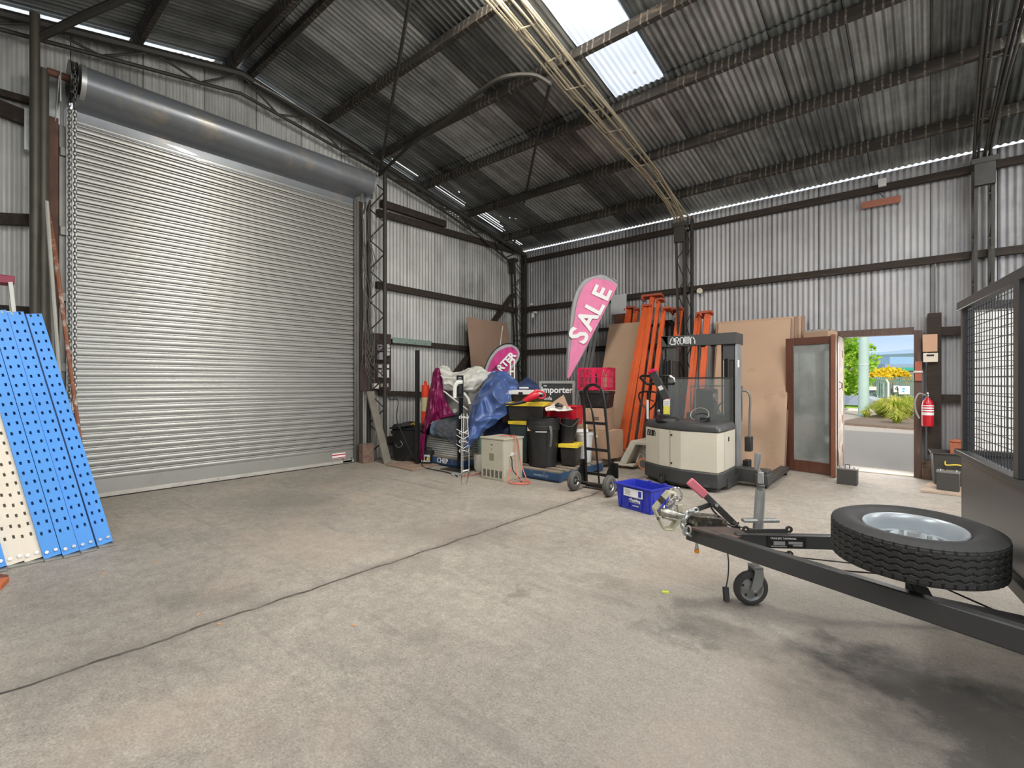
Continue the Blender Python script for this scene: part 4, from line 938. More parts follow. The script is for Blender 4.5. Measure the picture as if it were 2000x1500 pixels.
# white lattice leg under the sheet & roll of wrap
b = MB(); b.tube([at(855, 754, 8.25), at(884, 778, 8.1), at(914, 801, 8.0)], .014, 6); tag(b.build('folding_frame', WHITEP), 'thin white folding leg sticking out below the white sheet', 'frame')
b = MB(); b.tube([at(906, 768, 8.0), at(914, 778, 7.95), at(918, 790, 7.9)], .022, 8); tag(b.build('chair_frame', WHITEP), 'thick white bent tube between the sheet and the blue tarp', 'frame')
p = at(888, 802, 8.0); q = at(900, 805, 8.3); b = MB(); b.cyl(p, q, .035, 16); b.cyl(p - (q - p) * .02, p, .012, 12); tag(b.build('plastic_roll', mat('clear_wrap', (200, 200, 194), .4)), 'roll of clear plastic wrap lying on the grey blanket', 'roll')
# bollard & cone
B0 = at(831, 800, 8.55); C = thing('traffic_bollard', 'orange bollard with a pale reflective band behind the lidded bin', 'bollard', (B0.x, B0.y, .0))
OR = mat('bollard_orange', (236, 74, 44), .5, var=.04); t = zat(752, 8.55)
b = MB(); b.lathe([(0, 0), (.17, 0), (.17, .05), (.075, .09), (.07, zat(804, 8.55)), (.07, t - .13), (.066, t), (0, t)], 20); b.build('post', OR, C)
b = MB(); b.lathe([(.0715, zat(803, 8.55)), (.0715, zat(776, 8.55))], 20); b.build('reflective_band', mat('reflective', (206, 196, 150), .4), C)
b = MB(); b.tube([V((0.0 + .03 * math.cos(a), 0, t + .03 + .035 * math.sin(a))) for a in [x * PI / 6 for x in range(12)]], .012, 6, closed=True); b.build('loop_handle', OR, C)
p = at(857, 815, 8.2); b = MB(); b.lathe([(.09, -.12), (.05, .05), (.02, .2), (0, .2)], 14, Matrix.Translation(p)); tag(b.build('traffic_cone', OR), 'orange cone tip half buried under the maroon cloth', 'cone')
# lidded black bin
a, r, w = bf(764, 8.5, 822, 8.2, 0); C = thing('rubbish_bin', 'black lidded rubbish bin standing by the meter board', 'bin', a, r)
b = MB(); b.taper(0, w, 0, .44, 0, .56, .035); b.build('tub', BLACKP, C, bevel=.025)
b = MB(); b.bx(-.025, w + .025, -.025, .46, .555, .585); b.taper(.03, w - .03, .03, .41, .585, .64, -.03); b.build('lid', BLACKP, C, bevel=.01)
b = MB(); b.bx(.02, .12, -.03, 0, .47, .53); b.build('grip', BLACKP, C)
cloth('black_bag', BLACKP, [[(775, 831, 8.5), (795, 824, 8.6), (812, 824, 8.5)], [(778, 836, 8.3), (797, 832, 8.3), (812, 832, 8.3)]], 'crumpled black bag and scraps on the lid of the bin', 'bag', amp=.02, nu=10, nv=16)
b = MB(); c = at(803, 829, 8.35); b.tube([c, c + V((.05, .02, .02)), c + V((.1, 0, 0))], .012, 6); tag(b.build('yellow_strap', YELP), 'small yellow strap on the lid of the black bin', 'strap')
tubeobj(smoothpts([at(772, 868, 8.1), at(778, 874, 8.05), at(786, 869, 8.05), at(782, 861, 8.08)], 5), .006, 'cable_loop', 'small loop of grey cable hanging on the black bin', 'cable', STEELG)
# board on the floor, black post, power box
P = [fl(753, 909), fl(806, 921), fl(868, 906), fl(812, 899)]; b = MB(); b.prism([(p.x, p.y) for p in P], .001, .02)
tag(b.build('floor_board', mat('scuffed_ply', (150, 128, 110), .8, var=.1, dirt=(206, 196, 184), dirts=4, dirtt=.6), bevel=.002), 'thin scuffed plywood board lying on the floor by the bin', 'board')
p = fl(815, 908); zt = zat(684, depth(p)); C = thing('steel_post', 'upright black steel post standing on the plywood board', 'post', (p.x, p.y, .02))
b = MB(); b.bx(-.028, .028, -.028, .028, 0, zt - .02); b.build('post', BLACKS, C, bevel=.003)
p = fl(838, 906); C = thing('power_box', 'small portable power box with a carry handle on the plywood board', 'power box', (p.x, p.y - .04, .02), .5)
b = MB(); b.bx(-.09, .09, -.07, .1, 0, .2); b.build('body', BLACKP, C, bevel=.012)
b = MB(); b.bx(-.075, .075, -.075, -.068, .03, .15); f = b.build('front_panel', mat('light_grey', (196, 196, 194), .5), C)
b = MB()
for x in (-.045, .01): b.bx(x - .018, x + .018, -.08, -.074, .06, .12)
b.cyl((.05, -.08, .09), (.05, -.074, .09), .02, 12); b.build('socket', BLACKP, f)
b = MB(); b.tube([(-.08, 0, .2), (-.07, 0, .25), (.07, 0, .25), (.08, 0, .2)], .012, 6); b.build('handle', BLACKP, C)
b = MB(); b.cyl((.05, -.08, .09), (.06, -.14, .085), .016, 8); b.build('plug', YELP, C)
tubeobj(smoothpts([(p.x + .09, p.y - .2, .1), (p.x + .25, p.y - .32, .02), fl(872, 922, .012), fl(890, 928, .012), fl(893, 931, .012)]), .008, 'extension_lead', 'black lead running along the floor from the power box', 'cable', BLACKP)
p = fl(895, 929); b = MB(); b.bx(-.1, .1, -.03, .03, .0, .035, Matrix.Translation(p) @ Matrix.Rotation(.4, 4, 'Z')); tag(b.build('power_strip', mat('grey_strip', (150, 152, 150), .5), bevel=.006), 'small grey power strip on the floor at the end of the lead', 'power strip')
RCB = mat('red_orange_cord', (206, 112, 96), .6)
tubeobj(smoothpts([fl(902, 929, .012), fl(925, 927, .012), fl(938, 923, .012), fl(942, 935, .012) * 0 + V(fl(944, 922, .012))]), .007, 'electrical_cable', 'short salmon red cord on the floor in front of the plant pot', 'cable', RCB)
# dispenser stand
Zs = 7.72; p = fl(897, 916); C = thing('display_stand', 'black display stand holding a white dispenser in front of the sheet', 'stand', (p.x, p.y, 0))
b = MB(); b.bx(-.2, .25, -.22, .22, 0, .012); b.build('base_plate', STEELD, C)
q = at(897, 740, Zs); zt = zat(733, Zs)
b = MB(); b.bar((0, 0, .01), (.02, .02, zt - .35), .07, .03); b.build('column', BLACKS, C)
aR = RT * 1.0
Md = frame((.02, .0, 0), RT, (0, 0, 1))
b = MB(); b.bx(-.055, .055, zat(775, Zs), zt, -.0, .03, Md); bp = b.build('black_panel', BLACKS, C, bevel=.005)
b = MB(); z1 = zat(745, Zs); z0_ = zat(777, Zs); b.tube([Md @ V((.045, z1 - .01, .06)), Md @ V((-.03, z1 - .015, .06)), Md @ V((-.075, z1 - .07, .06)), Md @ V((-.08, z0_, .06))], [.03, .04, .035, .03], 8); b.build('dispenser', WHITEP, C)
b = MB(); b.bx(-.02, .03, z1 - .2, z1 - .04, .03, .08, Md); b.build('drip_tray', BLACKP, C, bevel=.008)
strokes([[(-.02, 0), (.02, 0)], [(-.02, .02), (0, .03), (.02, .02)]], .006, Md @ Matrix.Translation((0, zt - .06, .032))).build('emblem', WHITE, bp)
# white wire rack
C = thing('wire_rack', 'spindly white wire display rack in front of the blue tarp', 'rack', fl(906, 925)); O = fl(906, 925)
b = MB()
for px0, px1 in ((902, 901), (906, 904), (912, 916)): b.tube([at(px0, 808, 7.35), at(px1, 870, 7.3), fl(px1, 924)], .0055, 6)
b.build('uprights', WHITEP, C, world=True)
b = MB()
for py in (815, 845, 862, 880):
    c = at(906, py, 7.3); b.tube([c + RT * (.07 * math.cos(x)) + FW * (.07 * math.sin(x)) + V((0, 0, .02 * math.sin(3 * x))) for x in [i * PI / 5 for i in range(10)]], .006, 5, closed=True)
for py in (838, 850, 868): b.tube([at(892, py, 7.3), at(905, py + 8, 7.25), at(914, py + 2, 7.3)], .006, 5)
b.build('hooks', WHITEP, C, world=True)
b = MB(); b.tube([fl(902, 924, .01), fl(904, 920, .2), fl(914, 918, .2), fl(916, 922, .01)], .01, 6); b.build('foot_frame', WHITEP, C, world=True)
# pot with pale strappy leaves
p = fl(929, 922); p = p + V((0, .1, 0)); C = thing('potted_plant', 'wilted pale green strappy plant in a cream pot beside the cabinet', 'plant', p)
b = MB(); b.lathe([(0, 0), (.065, 0), (.095, .05), (.103, .26), (.103, .27), (.09, .27), (.088, .23), (0, .23)], 24); b.build('pot', mat('cream_pot', (206, 204, 192), .5), C)
b = MB()
for i in range(60):
    a = random.uniform(0, 2 * PI); r = random.uniform(.02, .1); h = random.uniform(.25, .4); d = V((math.cos(a), math.sin(a), 0)); s = V((-d.y, d.x, 0)) * .006
    P0 = d * .02 + V((0, 0, .23)); P1 = d * r * .7 + V((0, 0, .23 + h)); P2 = d * (r + .05) + V((0, 0, .23 + h * .8)); b.add([P0 - s, P0 + s, P1 + s, P1 - s, P2], [(0, 1, 2, 3), (3, 2, 4)])
b.build('leaves', mat('pale_leaf', (150, 172, 158), .6), C, recalc=False)
# cream metal cabinet
C0, r, w, d = fit(984, 941, 940, 1021); C = thing('metal_cabinet', 'cream metal cabinet with louvred vents, standing on the floor', 'cabinet', C0, r)
KH = mat('khaki_enamel', (186, 182, 164), .5, var=.05, dirt=(160, 152, 132), dirts=4, dirtt=.62)
b = MB(); b.bx(-w, 0, 0, d, .0, .57); b.build('body', KH, C, bevel=.004)
b = MB(); b.bx(-w - .012, .012, -.012, d + .012, .57, .592); b.build('top', KH, C, bevel=.004)
b = MB(); b.bx(-w + .012, -.012, -.006, 0, .02, .56); dr = b.build('door', KH, C, bevel=.002)
b = MB()
for i in range(5):
    for k in range(8): x = -w + .045 + i * .078; z = .04 + k * .013; b.bx(x, x + .05, -.008, -.006, z, z + .007)
b.build('louvre_vent', INK, dr, smooth=False)
b = MB(); b.bx(-w * .62, -w * .42, -.008, -.006, .27, .37); b.build('rating_plate', mat('plate_khaki', (130, 128, 104), .5), dr, smooth=False)
b = MB(); b.bx(-w * .55, -w * .48, -.008, -.006, .485, .50); b.bx(-w * .53, -w * .51, -.008, -.006, .42, .44); b.build('latch', INK, dr, smooth=False)
b = MB(); b.cyl((.0, d * .3, .34), (.012, d * .3, .34), .012, 10); b.bx(.0, .004, d * .35, d * .62, .34, .385); b.build('cable_gland', WHITEP, C)
for nm, pts, m, r_, lb in [('red_lead', [(-.1, .25, .6), (.03, .2, .6), (.04, .2, .3), (.16, .12, .05), (.3, .2, .012), (.36, .05, .012), (.2, -.05, .012), (.08, 0, .03), (.05, .1, .18)], RCB, .008, 'salmon red cord draped over the cabinet side and coiled on the floor'),
                           ('red_lead', [(-.25, .2, .6), (-.02, .26, .605), (.025, .28, .5), (.05, .3, .25), (.2, .25, .03), (.34, .14, .012), (.26, -.02, .02), (.14, .02, .02)], RCB, .008, 'second salmon red cord looping down the side of the cabinet'),
                           ('black_lead', [(.012, d * .3, .34), (.04, d * .3, .3), (.04, d * .35, .15), (.12, .2, .03), (.22, .12, .012)], BLACKP, .007, 'black cord plugged into the side of the cream cabinet')]:
    b = MB(); Mx = Matrix.Translation(C0); b.tube([Mx @ q for q in smoothpts(pts)], r_, 6); tag(b.build(nm, m), lb, 'cable')
# ---- square chipboard, little flag in the corner
b = MB(); q0 = onL(916, 627, x=.42); q1 = onL(995, 637, x=.42); zt = (q0.z + q1.z) / 2
M = frame((.72, 0, 0), (0, 1, 0), V((-.36, 0, zt)).normalized()); b.bx(q0.y, q1.y, 0, zt * 1.04, -.009, .009, M)
tag(b.build('square_board', mat('brown_board_face', (152, 126, 108), .8, var=.05), bevel=.002), 'square brown chipboard leaning in the far corner behind the small flag', 'board')
def flag_shape(top, spine, name, lab, colr, edgec, letters, lsize, ang, Zf, lpos, shear=0, seedz=0):
    """top: outline in pixels, spine: pole points in pixels"""
    C = thing(name, lab, 'flag', fl(spine[-1][0], 905) if False else at(spine[-1][0], spine[-1][1], Zf))
    return C
def pxframe(px, py, Z, ang):
    c = at(px, py, Z); x = RT * math.cos(R_(ang)) + V((0, 0, 1)) * math.sin(R_(ang)); y = -RT * math.sin(R_(ang)) + V((0, 0, 1)) * math.cos(R_(ang)); return frame(c, x, y)
def fabric(outline, Zf, m, name, par, off=0.0, fold=.02, fs=5):
    # fan-free fill: rows between left and right boundary
    b = MB(); L, Rr = outline
    def fn(u, v):
        l = catmull([V((p[0], p[1], 0)) for p in L], u); r = catmull([V((p[0], p[1], 0)) for p in Rr], u); p = l.lerp(r, v)
        k = MN.noise(V((p.x * .05 * fs * .3 + v * 2, p.y * .012 * fs, 3))) * fold
        return at(p.x, p.y, Zf - off + k)
    b.grid(fn, 40, 16); return b.build(name, m, par, world=True, solid=.002)
FPK = mat('flag_pink', (232, 134, 176), .7, var=.04); FMG = mat('flag_magenta', (196, 50, 128), .65, var=.06); FGR = mat('flag_grey_sleeve', (170, 168, 172), .7, var=.06)
Zf = 9.0; C = thing('feather_flag', 'tall pink feather flag reading SALE leaning against the wall', 'flag', at(1108, 742, Zf))
Lb = [(1172, 536), (1140, 548), (1123, 578), (1115, 625), (1110, 680), (1107, 738)]; Rb = [(1182, 537), (1206, 552), (1190, 590), (1165, 640), (1140, 690), (1111, 740)]
Lp = [(1158, 545), (1140, 560), (1128, 590), (1121, 630), (1114, 685), (1108.5, 738)]; Rp = [(1163, 543), (1203, 556), (1188, 592), (1163, 642), (1138, 690), (1111, 740)]
fabric((Lb, Rb), Zf, FGR, 'sleeve', C); ck = fabric((Lp, Rp), Zf, FPK, 'pink_cloth', C, off=.03)
b = MB(); b.tube(smoothpts([at(px, py, Zf + .0) for px, py in [(1206, 553), (1190, 541), (1172, 535), (1150, 540), (1136, 551), (1122, 577), (1113, 625), (1108, 680), (1106, 740), (1107, 830), (1108, 889)]]), .011, 6); b.build('pole', mat('flag_pole', (120, 120, 124), .4), C, world=True)
for ch, px, py, an, sz in [('S', 1132, 656, 63, .50), ('A', 1148, 625, 62, .47), ('L', 1163, 601, 62, .45), ('E', 1177, 573, 66, .45)]:
    text('letter', ch, WHITE, C, pxframe(px, py, Zf - .055, an), sz, .002, .012)
Zf = 9.3; C = thing('feather_flag', 'small magenta teardrop flag reading RTER behind the pile', 'flag', at(965, 740, Zf))
Lb = [(985, 673), (968, 682), (955, 700), (945, 725), (940, 750)]; Rb = [(1000, 673), (1015, 684), (1014, 700), (1000, 720), (985, 745)]
Lp = [(988, 679), (973, 687), (960, 704), (952, 726), (947, 750)]; Rp = [(998, 677), (1010, 686), (1009, 698), (996, 718), (980, 745)]
fabric((Lb, Rb), Zf, FGR, 'sleeve', C); fabric((Lp, Rp), Zf, FMG, 'magenta_cloth', C, off=.03)
b = MB(); b.tube(smoothpts([at(px, py, Zf) for px, py in [(1013, 704), (1016, 688), (1005, 674), (990, 671), (972, 679), (957, 696), (946, 722), (940, 752), (936, 800), (934, 885)]]), .012, 6); b.build('pole', BLACKP, C, world=True)
text('lettering', 'RTER', WHITE, C, pxframe(989, 707, Zf - .06, 47), .182, .002, .008)
text('lettering', 'THE', INK, C, pxframe(967, 720, Zf - .06, 46), .07, .002, .002)
b = MB(); b.tube([at(982, 637, 9.9), at(980, 650, 9.8), at(977, 674, 9.6)], .008, 5); tag(b.build('white_rope', WHITEP), 'white cord hanging over the square brown board', 'cord')
# ---- right pallet and its load
p2 = pallet(2.55, -3.736, 1.165, 1.165, PALLETB, 'blue edged pallet under the black round bin, right one of the two')
M = frame((3.42, -3.758, .07), (1, 0, 0), (0, 0, 1)); text('stencil', 'PROPERTY OF', mat('stencil_pale', (150, 172, 196), .7), p2, Matrix.Translation((0, 0, .001)) @ M, .04, .001)
pallet(2.62, -2.45, .95, .72, None, 'weathered small pallet under the cartons and the pink milk crate')
pallet(2.85, -1.58, 1.32, 1.2, None, 'weathered grey pallet at the foot of the tan board and orange beams')
TOT = mat('tote_black', (36, 34, 32), .5, var=.15, dirt=(52, 50, 44), dirts=6, dirtt=.6)
def tote(pl, Zl, pr, Zr, z0, z1, D, lab, lidm=YELP, bodym=None, lh=.05):
    a, r, w = bf(pl, Zl, pr, Zr, z0); C = thing('storage_tote', lab, 'storage tub', a, r); h = z1 - z0
    b = MB(); b.taper(.012, w - .012, .012, D, 0, h - lh * .6, .02); b.build('tub', bodym or TOT, C, bevel=.012)
    b = MB(); b.bx(-.006, w + .006, -.006, D + .02, h - lh, h); b.bx(.03, w - .03, .03, D - .03, h, h + .008); b.build('lid', lidm, C, bevel=.008)
    return C
GREENT = mat('slate_green_plastic', (62, 74, 74), .55, var=.1)
C = tote(993, 7.55, 1030, 7.35, .15, zat(823, 7.45), .4, 'slate green tub with a yellow lid at the bottom, left of the round bin', bodym=GREENT)
tote(989, 7.5, 1062, 7.3, zat(823, 7.45) + .012, zat(787, 7.4), .42, 'black tub with a yellow lid, carrying the toolbox')
C = tote(994, 7.65, 1048, 7.45, zat(787, 7.4) + .012, zat(763, 7.5), .3, 'black toolbox with a white lid on top of the tub stack', lidm=WHITEP, lh=.06)
b = MB(); b.bx(.17, .24, -.02, 0, .09, .15); b.build('latch', BLACKP, C, bevel=.004); b = MB(); b.bx(.13, .28, .1, .14, .2, .225); b.build('handle', WHITEP, C, bevel=.006)
# leaf blower
Zb = 7.25; P = lambda x, y, dz=0: at(x, y, Zb + dz); C = thing('leaf_blower', 'red and black hand held leaf blower lying across the tubs', 'leaf blower', P(1035, 795))
b = MB(); b.tube([P(1022, 784), P(1034, 777), P(1044, 772), P(1052, 770)], [.03, .05, .06, .04], 10); b.tube([P(1041, 775), P(1047, 764), P(1052, 762)], [.03, .035, .02], 8); b.build('motor_housing', REDP, C, world=True)
b = MB(); b.tube(smoothpts([P(1048, 764), P(1058, 765), P(1065, 771), P(1062, 777), P(1052, 778)]), .014, 8); b.build('handle', REDP, C, world=True)
b = MB(); b.tube([P(1026, 783), P(1012, 787), P(996, 790), P(984, 788)], [.034, .028, .02, .012], 10); b.build('nozzle', BLACKP, C, world=True)
# round black bin
c = at(1060, 0, 7.2); c.z = .152; C = thing('round_bin', 'tall round black bin full of cardboard on the right pallet', 'bin', c)
b = MB(); b.lathe([(0, 0), (.2, 0), (.235, .52), (.25, .53), (.25, .59), (.24, .60), (.246, .685), (.255, .69), (.255, .7), (.235, .7), (.232, .6), (.19, .04), (0, .04)], 36); b.build('tub', BLACKP, C)
b = MB(); M = Matrix.Rotation(math.atan2(-FW.y, -FW.x) - .15, 4, 'Z'); b.tube([M @ V((.247, -.08, .515)), M @ V((.262, -.06, .515)), M @ V((.262, .06, .515)), M @ V((.247, .08, .515))], .008, 6); b.build('rim_grip', WHITEP, C)
cloth('cardboard_sheet', CARD, [[(1030, 828, 7.15), (1050, 822, 7.3), (1080, 817, 7.35)], [(1030, 842, 7.05), (1050, 842, 7.05), (1085, 842, 7.1)]], 'torn flattened cardboard sticking out of the round bin', 'cardboard', amp=.01, nu=8, nv=12)
cloth('grey_rag', mat('rag_grey', (100, 100, 98), .9), [[(1072, 832, 6.95), (1077, 832, 6.95)], [(1075, 850, 6.92), (1079, 850, 6.92)], [(1073, 872, 6.95), (1077, 873, 6.95)]], 'grey rag hanging over the rim of the round bin', 'rag', amp=.008, nu=12, nv=4)
# red tub and contents
a, r, w = bf(1062, 7.55, 1126, 7.3, zat(830, 7.4)); C = thing('red_tub', 'bright red plastic tub full of papers and a cardboard flap', 'tub', a, r); h = zat(793, 7.4) - a.z
def opentub(C, w, D, h, m, rim=.018, t=.006, tap=.03, bevel=.004, name='tub'):
    b = MB(); x0, x1, y0, y1 = 0, w, 0, D
    o = [(x0 + tap, y0 + tap), (x1 - tap, y0 + tap), (x1 - tap, y1 - tap), (x0 + tap, y1 - tap)]; T = [(x0, y0), (x1, y0), (x1, y1), (x0, y1)]
    I = [(x0 + t, y0 + t), (x1 - t, y0 + t), (x1 - t, y1 - t), (x0 + t, y1 - t)]; Ib = [(x0 + tap + t, y0 + tap + t), (x1 - tap - t, y0 + tap + t), (x1 - tap - t, y1 - tap - t), (x0 + tap + t, y1 - tap - t)]
    vs = [(x, y, 0) for x, y in o] + [(x, y, h) for x, y in T] + [(x, y, h) for x, y in I] + [(x, y, t) for x, y in Ib]
    fs = [(3, 2, 1, 0)] + [(i, (i + 1) % 4, 4 + (i + 1) % 4, 4 + i) for i in range(4)] + [(4 + i, 4 + (i + 1) % 4, 8 + (i + 1) % 4, 8 + i) for i in range(4)] + [(8 + i, 8 + (i + 1) % 4, 12 + (i + 1) % 4, 12 + i) for i in range(4)] + [(12, 13, 14, 15)]
    b.add(vs, fs)
    if rim:
        for q in ((x0 - rim, x1 + rim, y0 - rim, y0), (x0 - rim, x1 + rim, y1, y1 + rim), (x0 - rim, x0, y0, y1), (x1, x1 + rim, y0, y1)): b.bx(*q, h - .015, h)
    return b.build(name, m, C, bevel=bevel)
opentub(C, w, .36, h, REDP)
RB = a + V((0, 0, h))
cloth('paper_pile', mat('paper', (214, 212, 206), .8), [[(1064, 797, 7.35), (1085, 790, 7.5), (1112, 795, 7.4)], [(1066, 803, 7.25), (1088, 803, 7.2), (1118, 802, 7.2)]], 'crumpled white papers heaped in the red tub', 'papers', amp=.04, fs=8, nu=14, nv=24)
b = MB(); A = [at(1075, 789, 7.5), at(1101, 771, 7.4), at(1111, 796, 7.3), at(1092, 800, 7.3)]; b.add([tuple(x) for x in A], [(0, 1, 2, 3)]); tag(b.build('cardboard_flap', CARD, solid=.005), 'brown cardboard flap standing up in the red tub', 'cardboard')
p = at(1084, 793, 7.28); b = MB(); b.tube([p, p + RT * .05 + V((0, 0, .02)), p + RT * .12], [.02, .035, .015], 8); tag(b.build('black_tool', BLACKS), 'small black tool lying on the papers in the red tub', 'tool')
# prop under the red tub
a2 = at(1085, 0, 7.75); b = MB(); b.bx(-.25, .2, -.1, .25, 0.152, a.z - .004, Matrix.Translation((a2.x, a2.y, 0))); tag(b.build('storage_box', TOT, bevel=.006), 'black box under the red tub, behind the round bin', 'box')
# yellow lid box and slanted bucket
tote(1091, 7.15, 1127, 7.05, .152, zat(868, 7.1), .34, 'small black tub with a yellow lid under the black bucket')
z0 = zat(868, 7.1) + .012; c = at(1108, 0, 7.25); c.z = z0; C = thing('bucket', 'black bucket with a wire handle on the small yellow lidded tub', 'bucket', c)
sh = Matrix.Identity(4); sh[0][2] = RT.x * .12; sh[1][2] = RT.y * .12
b = MB(); b.lathe([(0, 0), (.10, 0), (.135, .345), (.14, .35), (.13, .35), (.1, .02), (0, .02)], 24, sh); b.build('pail', BLACKP, C)
b = MB(); t = sh @ V((0, 0, .35)); b.tube(smoothpts([t - RT * .14, t - RT * .15 - V((0, 0, .06)) - FW * .1, t - FW * .16 - V((0, 0, .1)), t + RT * .12 - FW * .08, t + RT * .14]), .004, 5); b.build('wire_handle', STEELG, C)
# white waste bin
c = at(1140, 0, 7.55); c.z = .152; C = thing('white_bin', 'white plastic bin with odds and ends on its lid', 'bin', c)
b = MB(); b.lathe([(0, 0), (.115, 0), (.14, .40), (.15, .41), (.15, .44), (0, .445)], 28); b.build('tub', mat('off_white_plastic', (206, 208, 210), .45), C)
b = MB(); M = Matrix.Rotation(math.atan2(-FW.y, -FW.x) - .5, 4, 'Z'); b.bx(.128, .134, -.02, .02, .28, .31, M); b.build('emblem', mat('dark_red', (110, 40, 50), .5), C)
c2 = c + V((0, 0, .45)); b = MB(); M = Matrix.Translation(c2) @ Matrix.Rotation(TH, 4, 'Z'); b.bx(-.13, .06, -.08, .08, 0, .05, M); tag(b.build('paper_box', WHITEP, bevel=.006), 'flat white box lying on the lid of the white bin', 'box')
b = MB(); M = M @ Matrix.Translation((.03, -.02, .05)); b.lathe([(0, 0), (.025, 0), (.028, .05), (.012, .07), (.012, .1), (0, .1)], 14, M); tag(b.build('small_bottle', mat('beige_bottle', (206, 190, 160), .4)), 'small beige spray bottle on the white bin', 'bottle')
# cartons, black crate, milk crate
def carton(pl, Zl, pr, Zr, z0, z1, D, lab, flap=False, m=CARD):
    a, r, w = bf(pl, Zl, pr, Zr, z0); C = thing('cardboard_box', lab, 'box', a, r); h = z1 - z0
    b = MB(); b.bx(0, w, 0, D, 0, h); b.build('carton', m, C, bevel=.003)
    b = MB(); b.bx(-.001, w + .001, D / 2 - .025, D / 2 + .025, h, h + .001); b.bx(w * .5 - .02, w * .5 + .02, -.001, 0, h - .06, h); b.build('tape', mat('packing_tape', (200, 178, 150), .3), C)
    if flap:
        b = MB(); b.add([(0, 0, h), (w * .5, 0, h), (w * .45, -.05, h + .09), (.03, -.08, h + .07)], [(0, 1, 2, 3)]); b.add([(w * .55, 0, h), (w, 0, h), (w * 1.05, -.07, h - .1), (w * .6, -.06, h - .09)], [(0, 1, 2, 3)]); b.build('flap', m, C, solid=.004)
    return C
C = carton(1147, 8.0, 1187, 7.7, .152, zat(840, 7.9), .42, 'tall brown carton at the bottom of the stack behind the hand truck')
b = MB(); b.bx(.17, .21, -.002, -.0, .33, .37); b.build('white_label', WHITE, C)
C = carton(1127, 8.05, 1183, 7.8, zat(840, 7.9) + .004, zat(797, 7.95), .4, 'opened brown carton in the middle of the stack behind the hand truck', flap=False)
M = frame((.33, -.002, .2), (1, 0, 0), (0, 0, 1)); b = MB()
for k in range(3): b.bx(-.05, .05, -.02 * k, -.02 * k + .009, 0, .001, M)
b.build('printing', INK, C)
a, r, w = bf(1130, 8.0, 1189, 7.75, zat(797, 7.95) + .012); C = thing('black_crate', 'black plastic crate on the cartons, under the pink milk crate', 'crate', a, r); hB = zat(764, 7.95) - a.z
b = MB(); b.taper(.01, w - .01, .01, .34, 0, hB - .03, .02); b.bx(0, w, 0, .35, hB - .045, hB); b.build('tub', BLACKP, C, bevel=.012)
a, r, w = bf(1128, 8.0, 1190, 7.75, zat(762, 7.9)); C = thing('milk_crate', 'bright pink milk crate topping the stack behind the hand truck', 'crate', a, r); h = zat(718, 7.9) - a.z; D = .34
b = MB()
for (x0, x1, y0, y1) in ((0, w, 0, .012), (0, w, D - .012, D), (0, .012, 0, D), (w - .012, w, 0, D)):
    b.bx(x0, x1, y0, y1, h - .03, h); b.bx(x0, x1, y0, y1, 0, .04); b.bx(x0, x1, y0, y1, h * .58, h * .61); b.bx(x0, x1, y0, y1, h * .3, h * .325)
def postx(x, y, wd=.014): b.bx(x - wd / 2, x + wd / 2, y, y + .01, 0, h)
for y in (0, D - .01):
    for k in range(7): x = .04 + (w - .08) * k / 6; b.bx(x - .004, x + .004, y, y + .01, 0, h * .6)
    b.bx(w * .5 - .03, w * .5 + .03, y - .002, y + .012, 0, h); b.bx(0, .03, y, y + .012, 0, h); b.bx(w - .03, w, y, y + .012, 0, h)
    for s in (.02, .5):
        for k in range(3): x = w * s + .04 + k * w * .15; b.bar((x - .035, y + .005, h * .6), (x, y + .005, h - .02), .012, .012, up=(0, 1, 0)); b.bar((x + .035, y + .005, h * .6), (x, y + .005, h - .02), .012, .012, up=(0, 1, 0))
for x in (0, w - .01):
    for k in range(6): y = .02 + (D - .04) * k / 5; b.bx(x, x + .01, y - .004, y + .004, 0, h)
for k in range(5): b.bx(0, w, k * D / 4.5, k * D / 4.5 + .02, 0, .008)
b.build('lattice_body', PINK, C, smooth=False)
# importer sign
Zc = 8.35; a, r, w = bf(1053, 8.45, 1123, 8.25, zat(830, Zc)); C = thing('shop_sign', 'grey framed black shop sign reading importer, behind the red tub', 'sign', a, r); h = zat(744, Zc) - a.z
b = MB(); b.bx(.02, w - .02, -.0, .05, .02, h - .02); pn = b.build('sign_face', mat('sign_charcoal', (56, 58, 58), .5, var=.03), C)
b = MB(); b.bx(0, w, -.012, .06, h - .045, h); b.bx(0, w, -.012, .06, 0, .045); b.bx(0, .045, -.012, .06, .045, h - .045); b.bx(w - .045, w, -.012, .06, .045, h - .045); b.build('frame', mat('sign_frame_grey', (170, 172, 170), .4, .3), C, bevel=.003)
Ms = frame((w * .5, -.003, h - (762 - 744) / F * Zc), (1, 0, 0), (0, 0, 1)); text('lettering', 'importer', WHITE, C, Ms, .152, .002, .004, world=False)
Ms = frame((w * .17, -.003, h - .085), (1, 0, 0), (0, 0, 1)); text('lettering', 'THE', WHITE, C, Ms, .03, .002, .001, world=False)
Ms = frame((w * .25, -.003, h - .30), (1, 0, 0), (0, 0, 1)); text('lettering', 'Sofa', WHITE, C, Ms, .085, .002, .001, world=False)
b = MB(); b.cyl((w - .085, -.002, h - .185), (w - .085, -.006, h - .185), .012, 12); b.build('red_dot', REDP, C)
# stack of things holding the sign up
b = MB(); b.bx(a.x - .1, a.x + .45, a.y + .05, a.y + .45, 0, a.z - .003); tag(b.build('storage_box', mat('dark_card', (96, 84, 74), .85), bevel=.004), 'dark carton hidden beneath the shop sign', 'box')
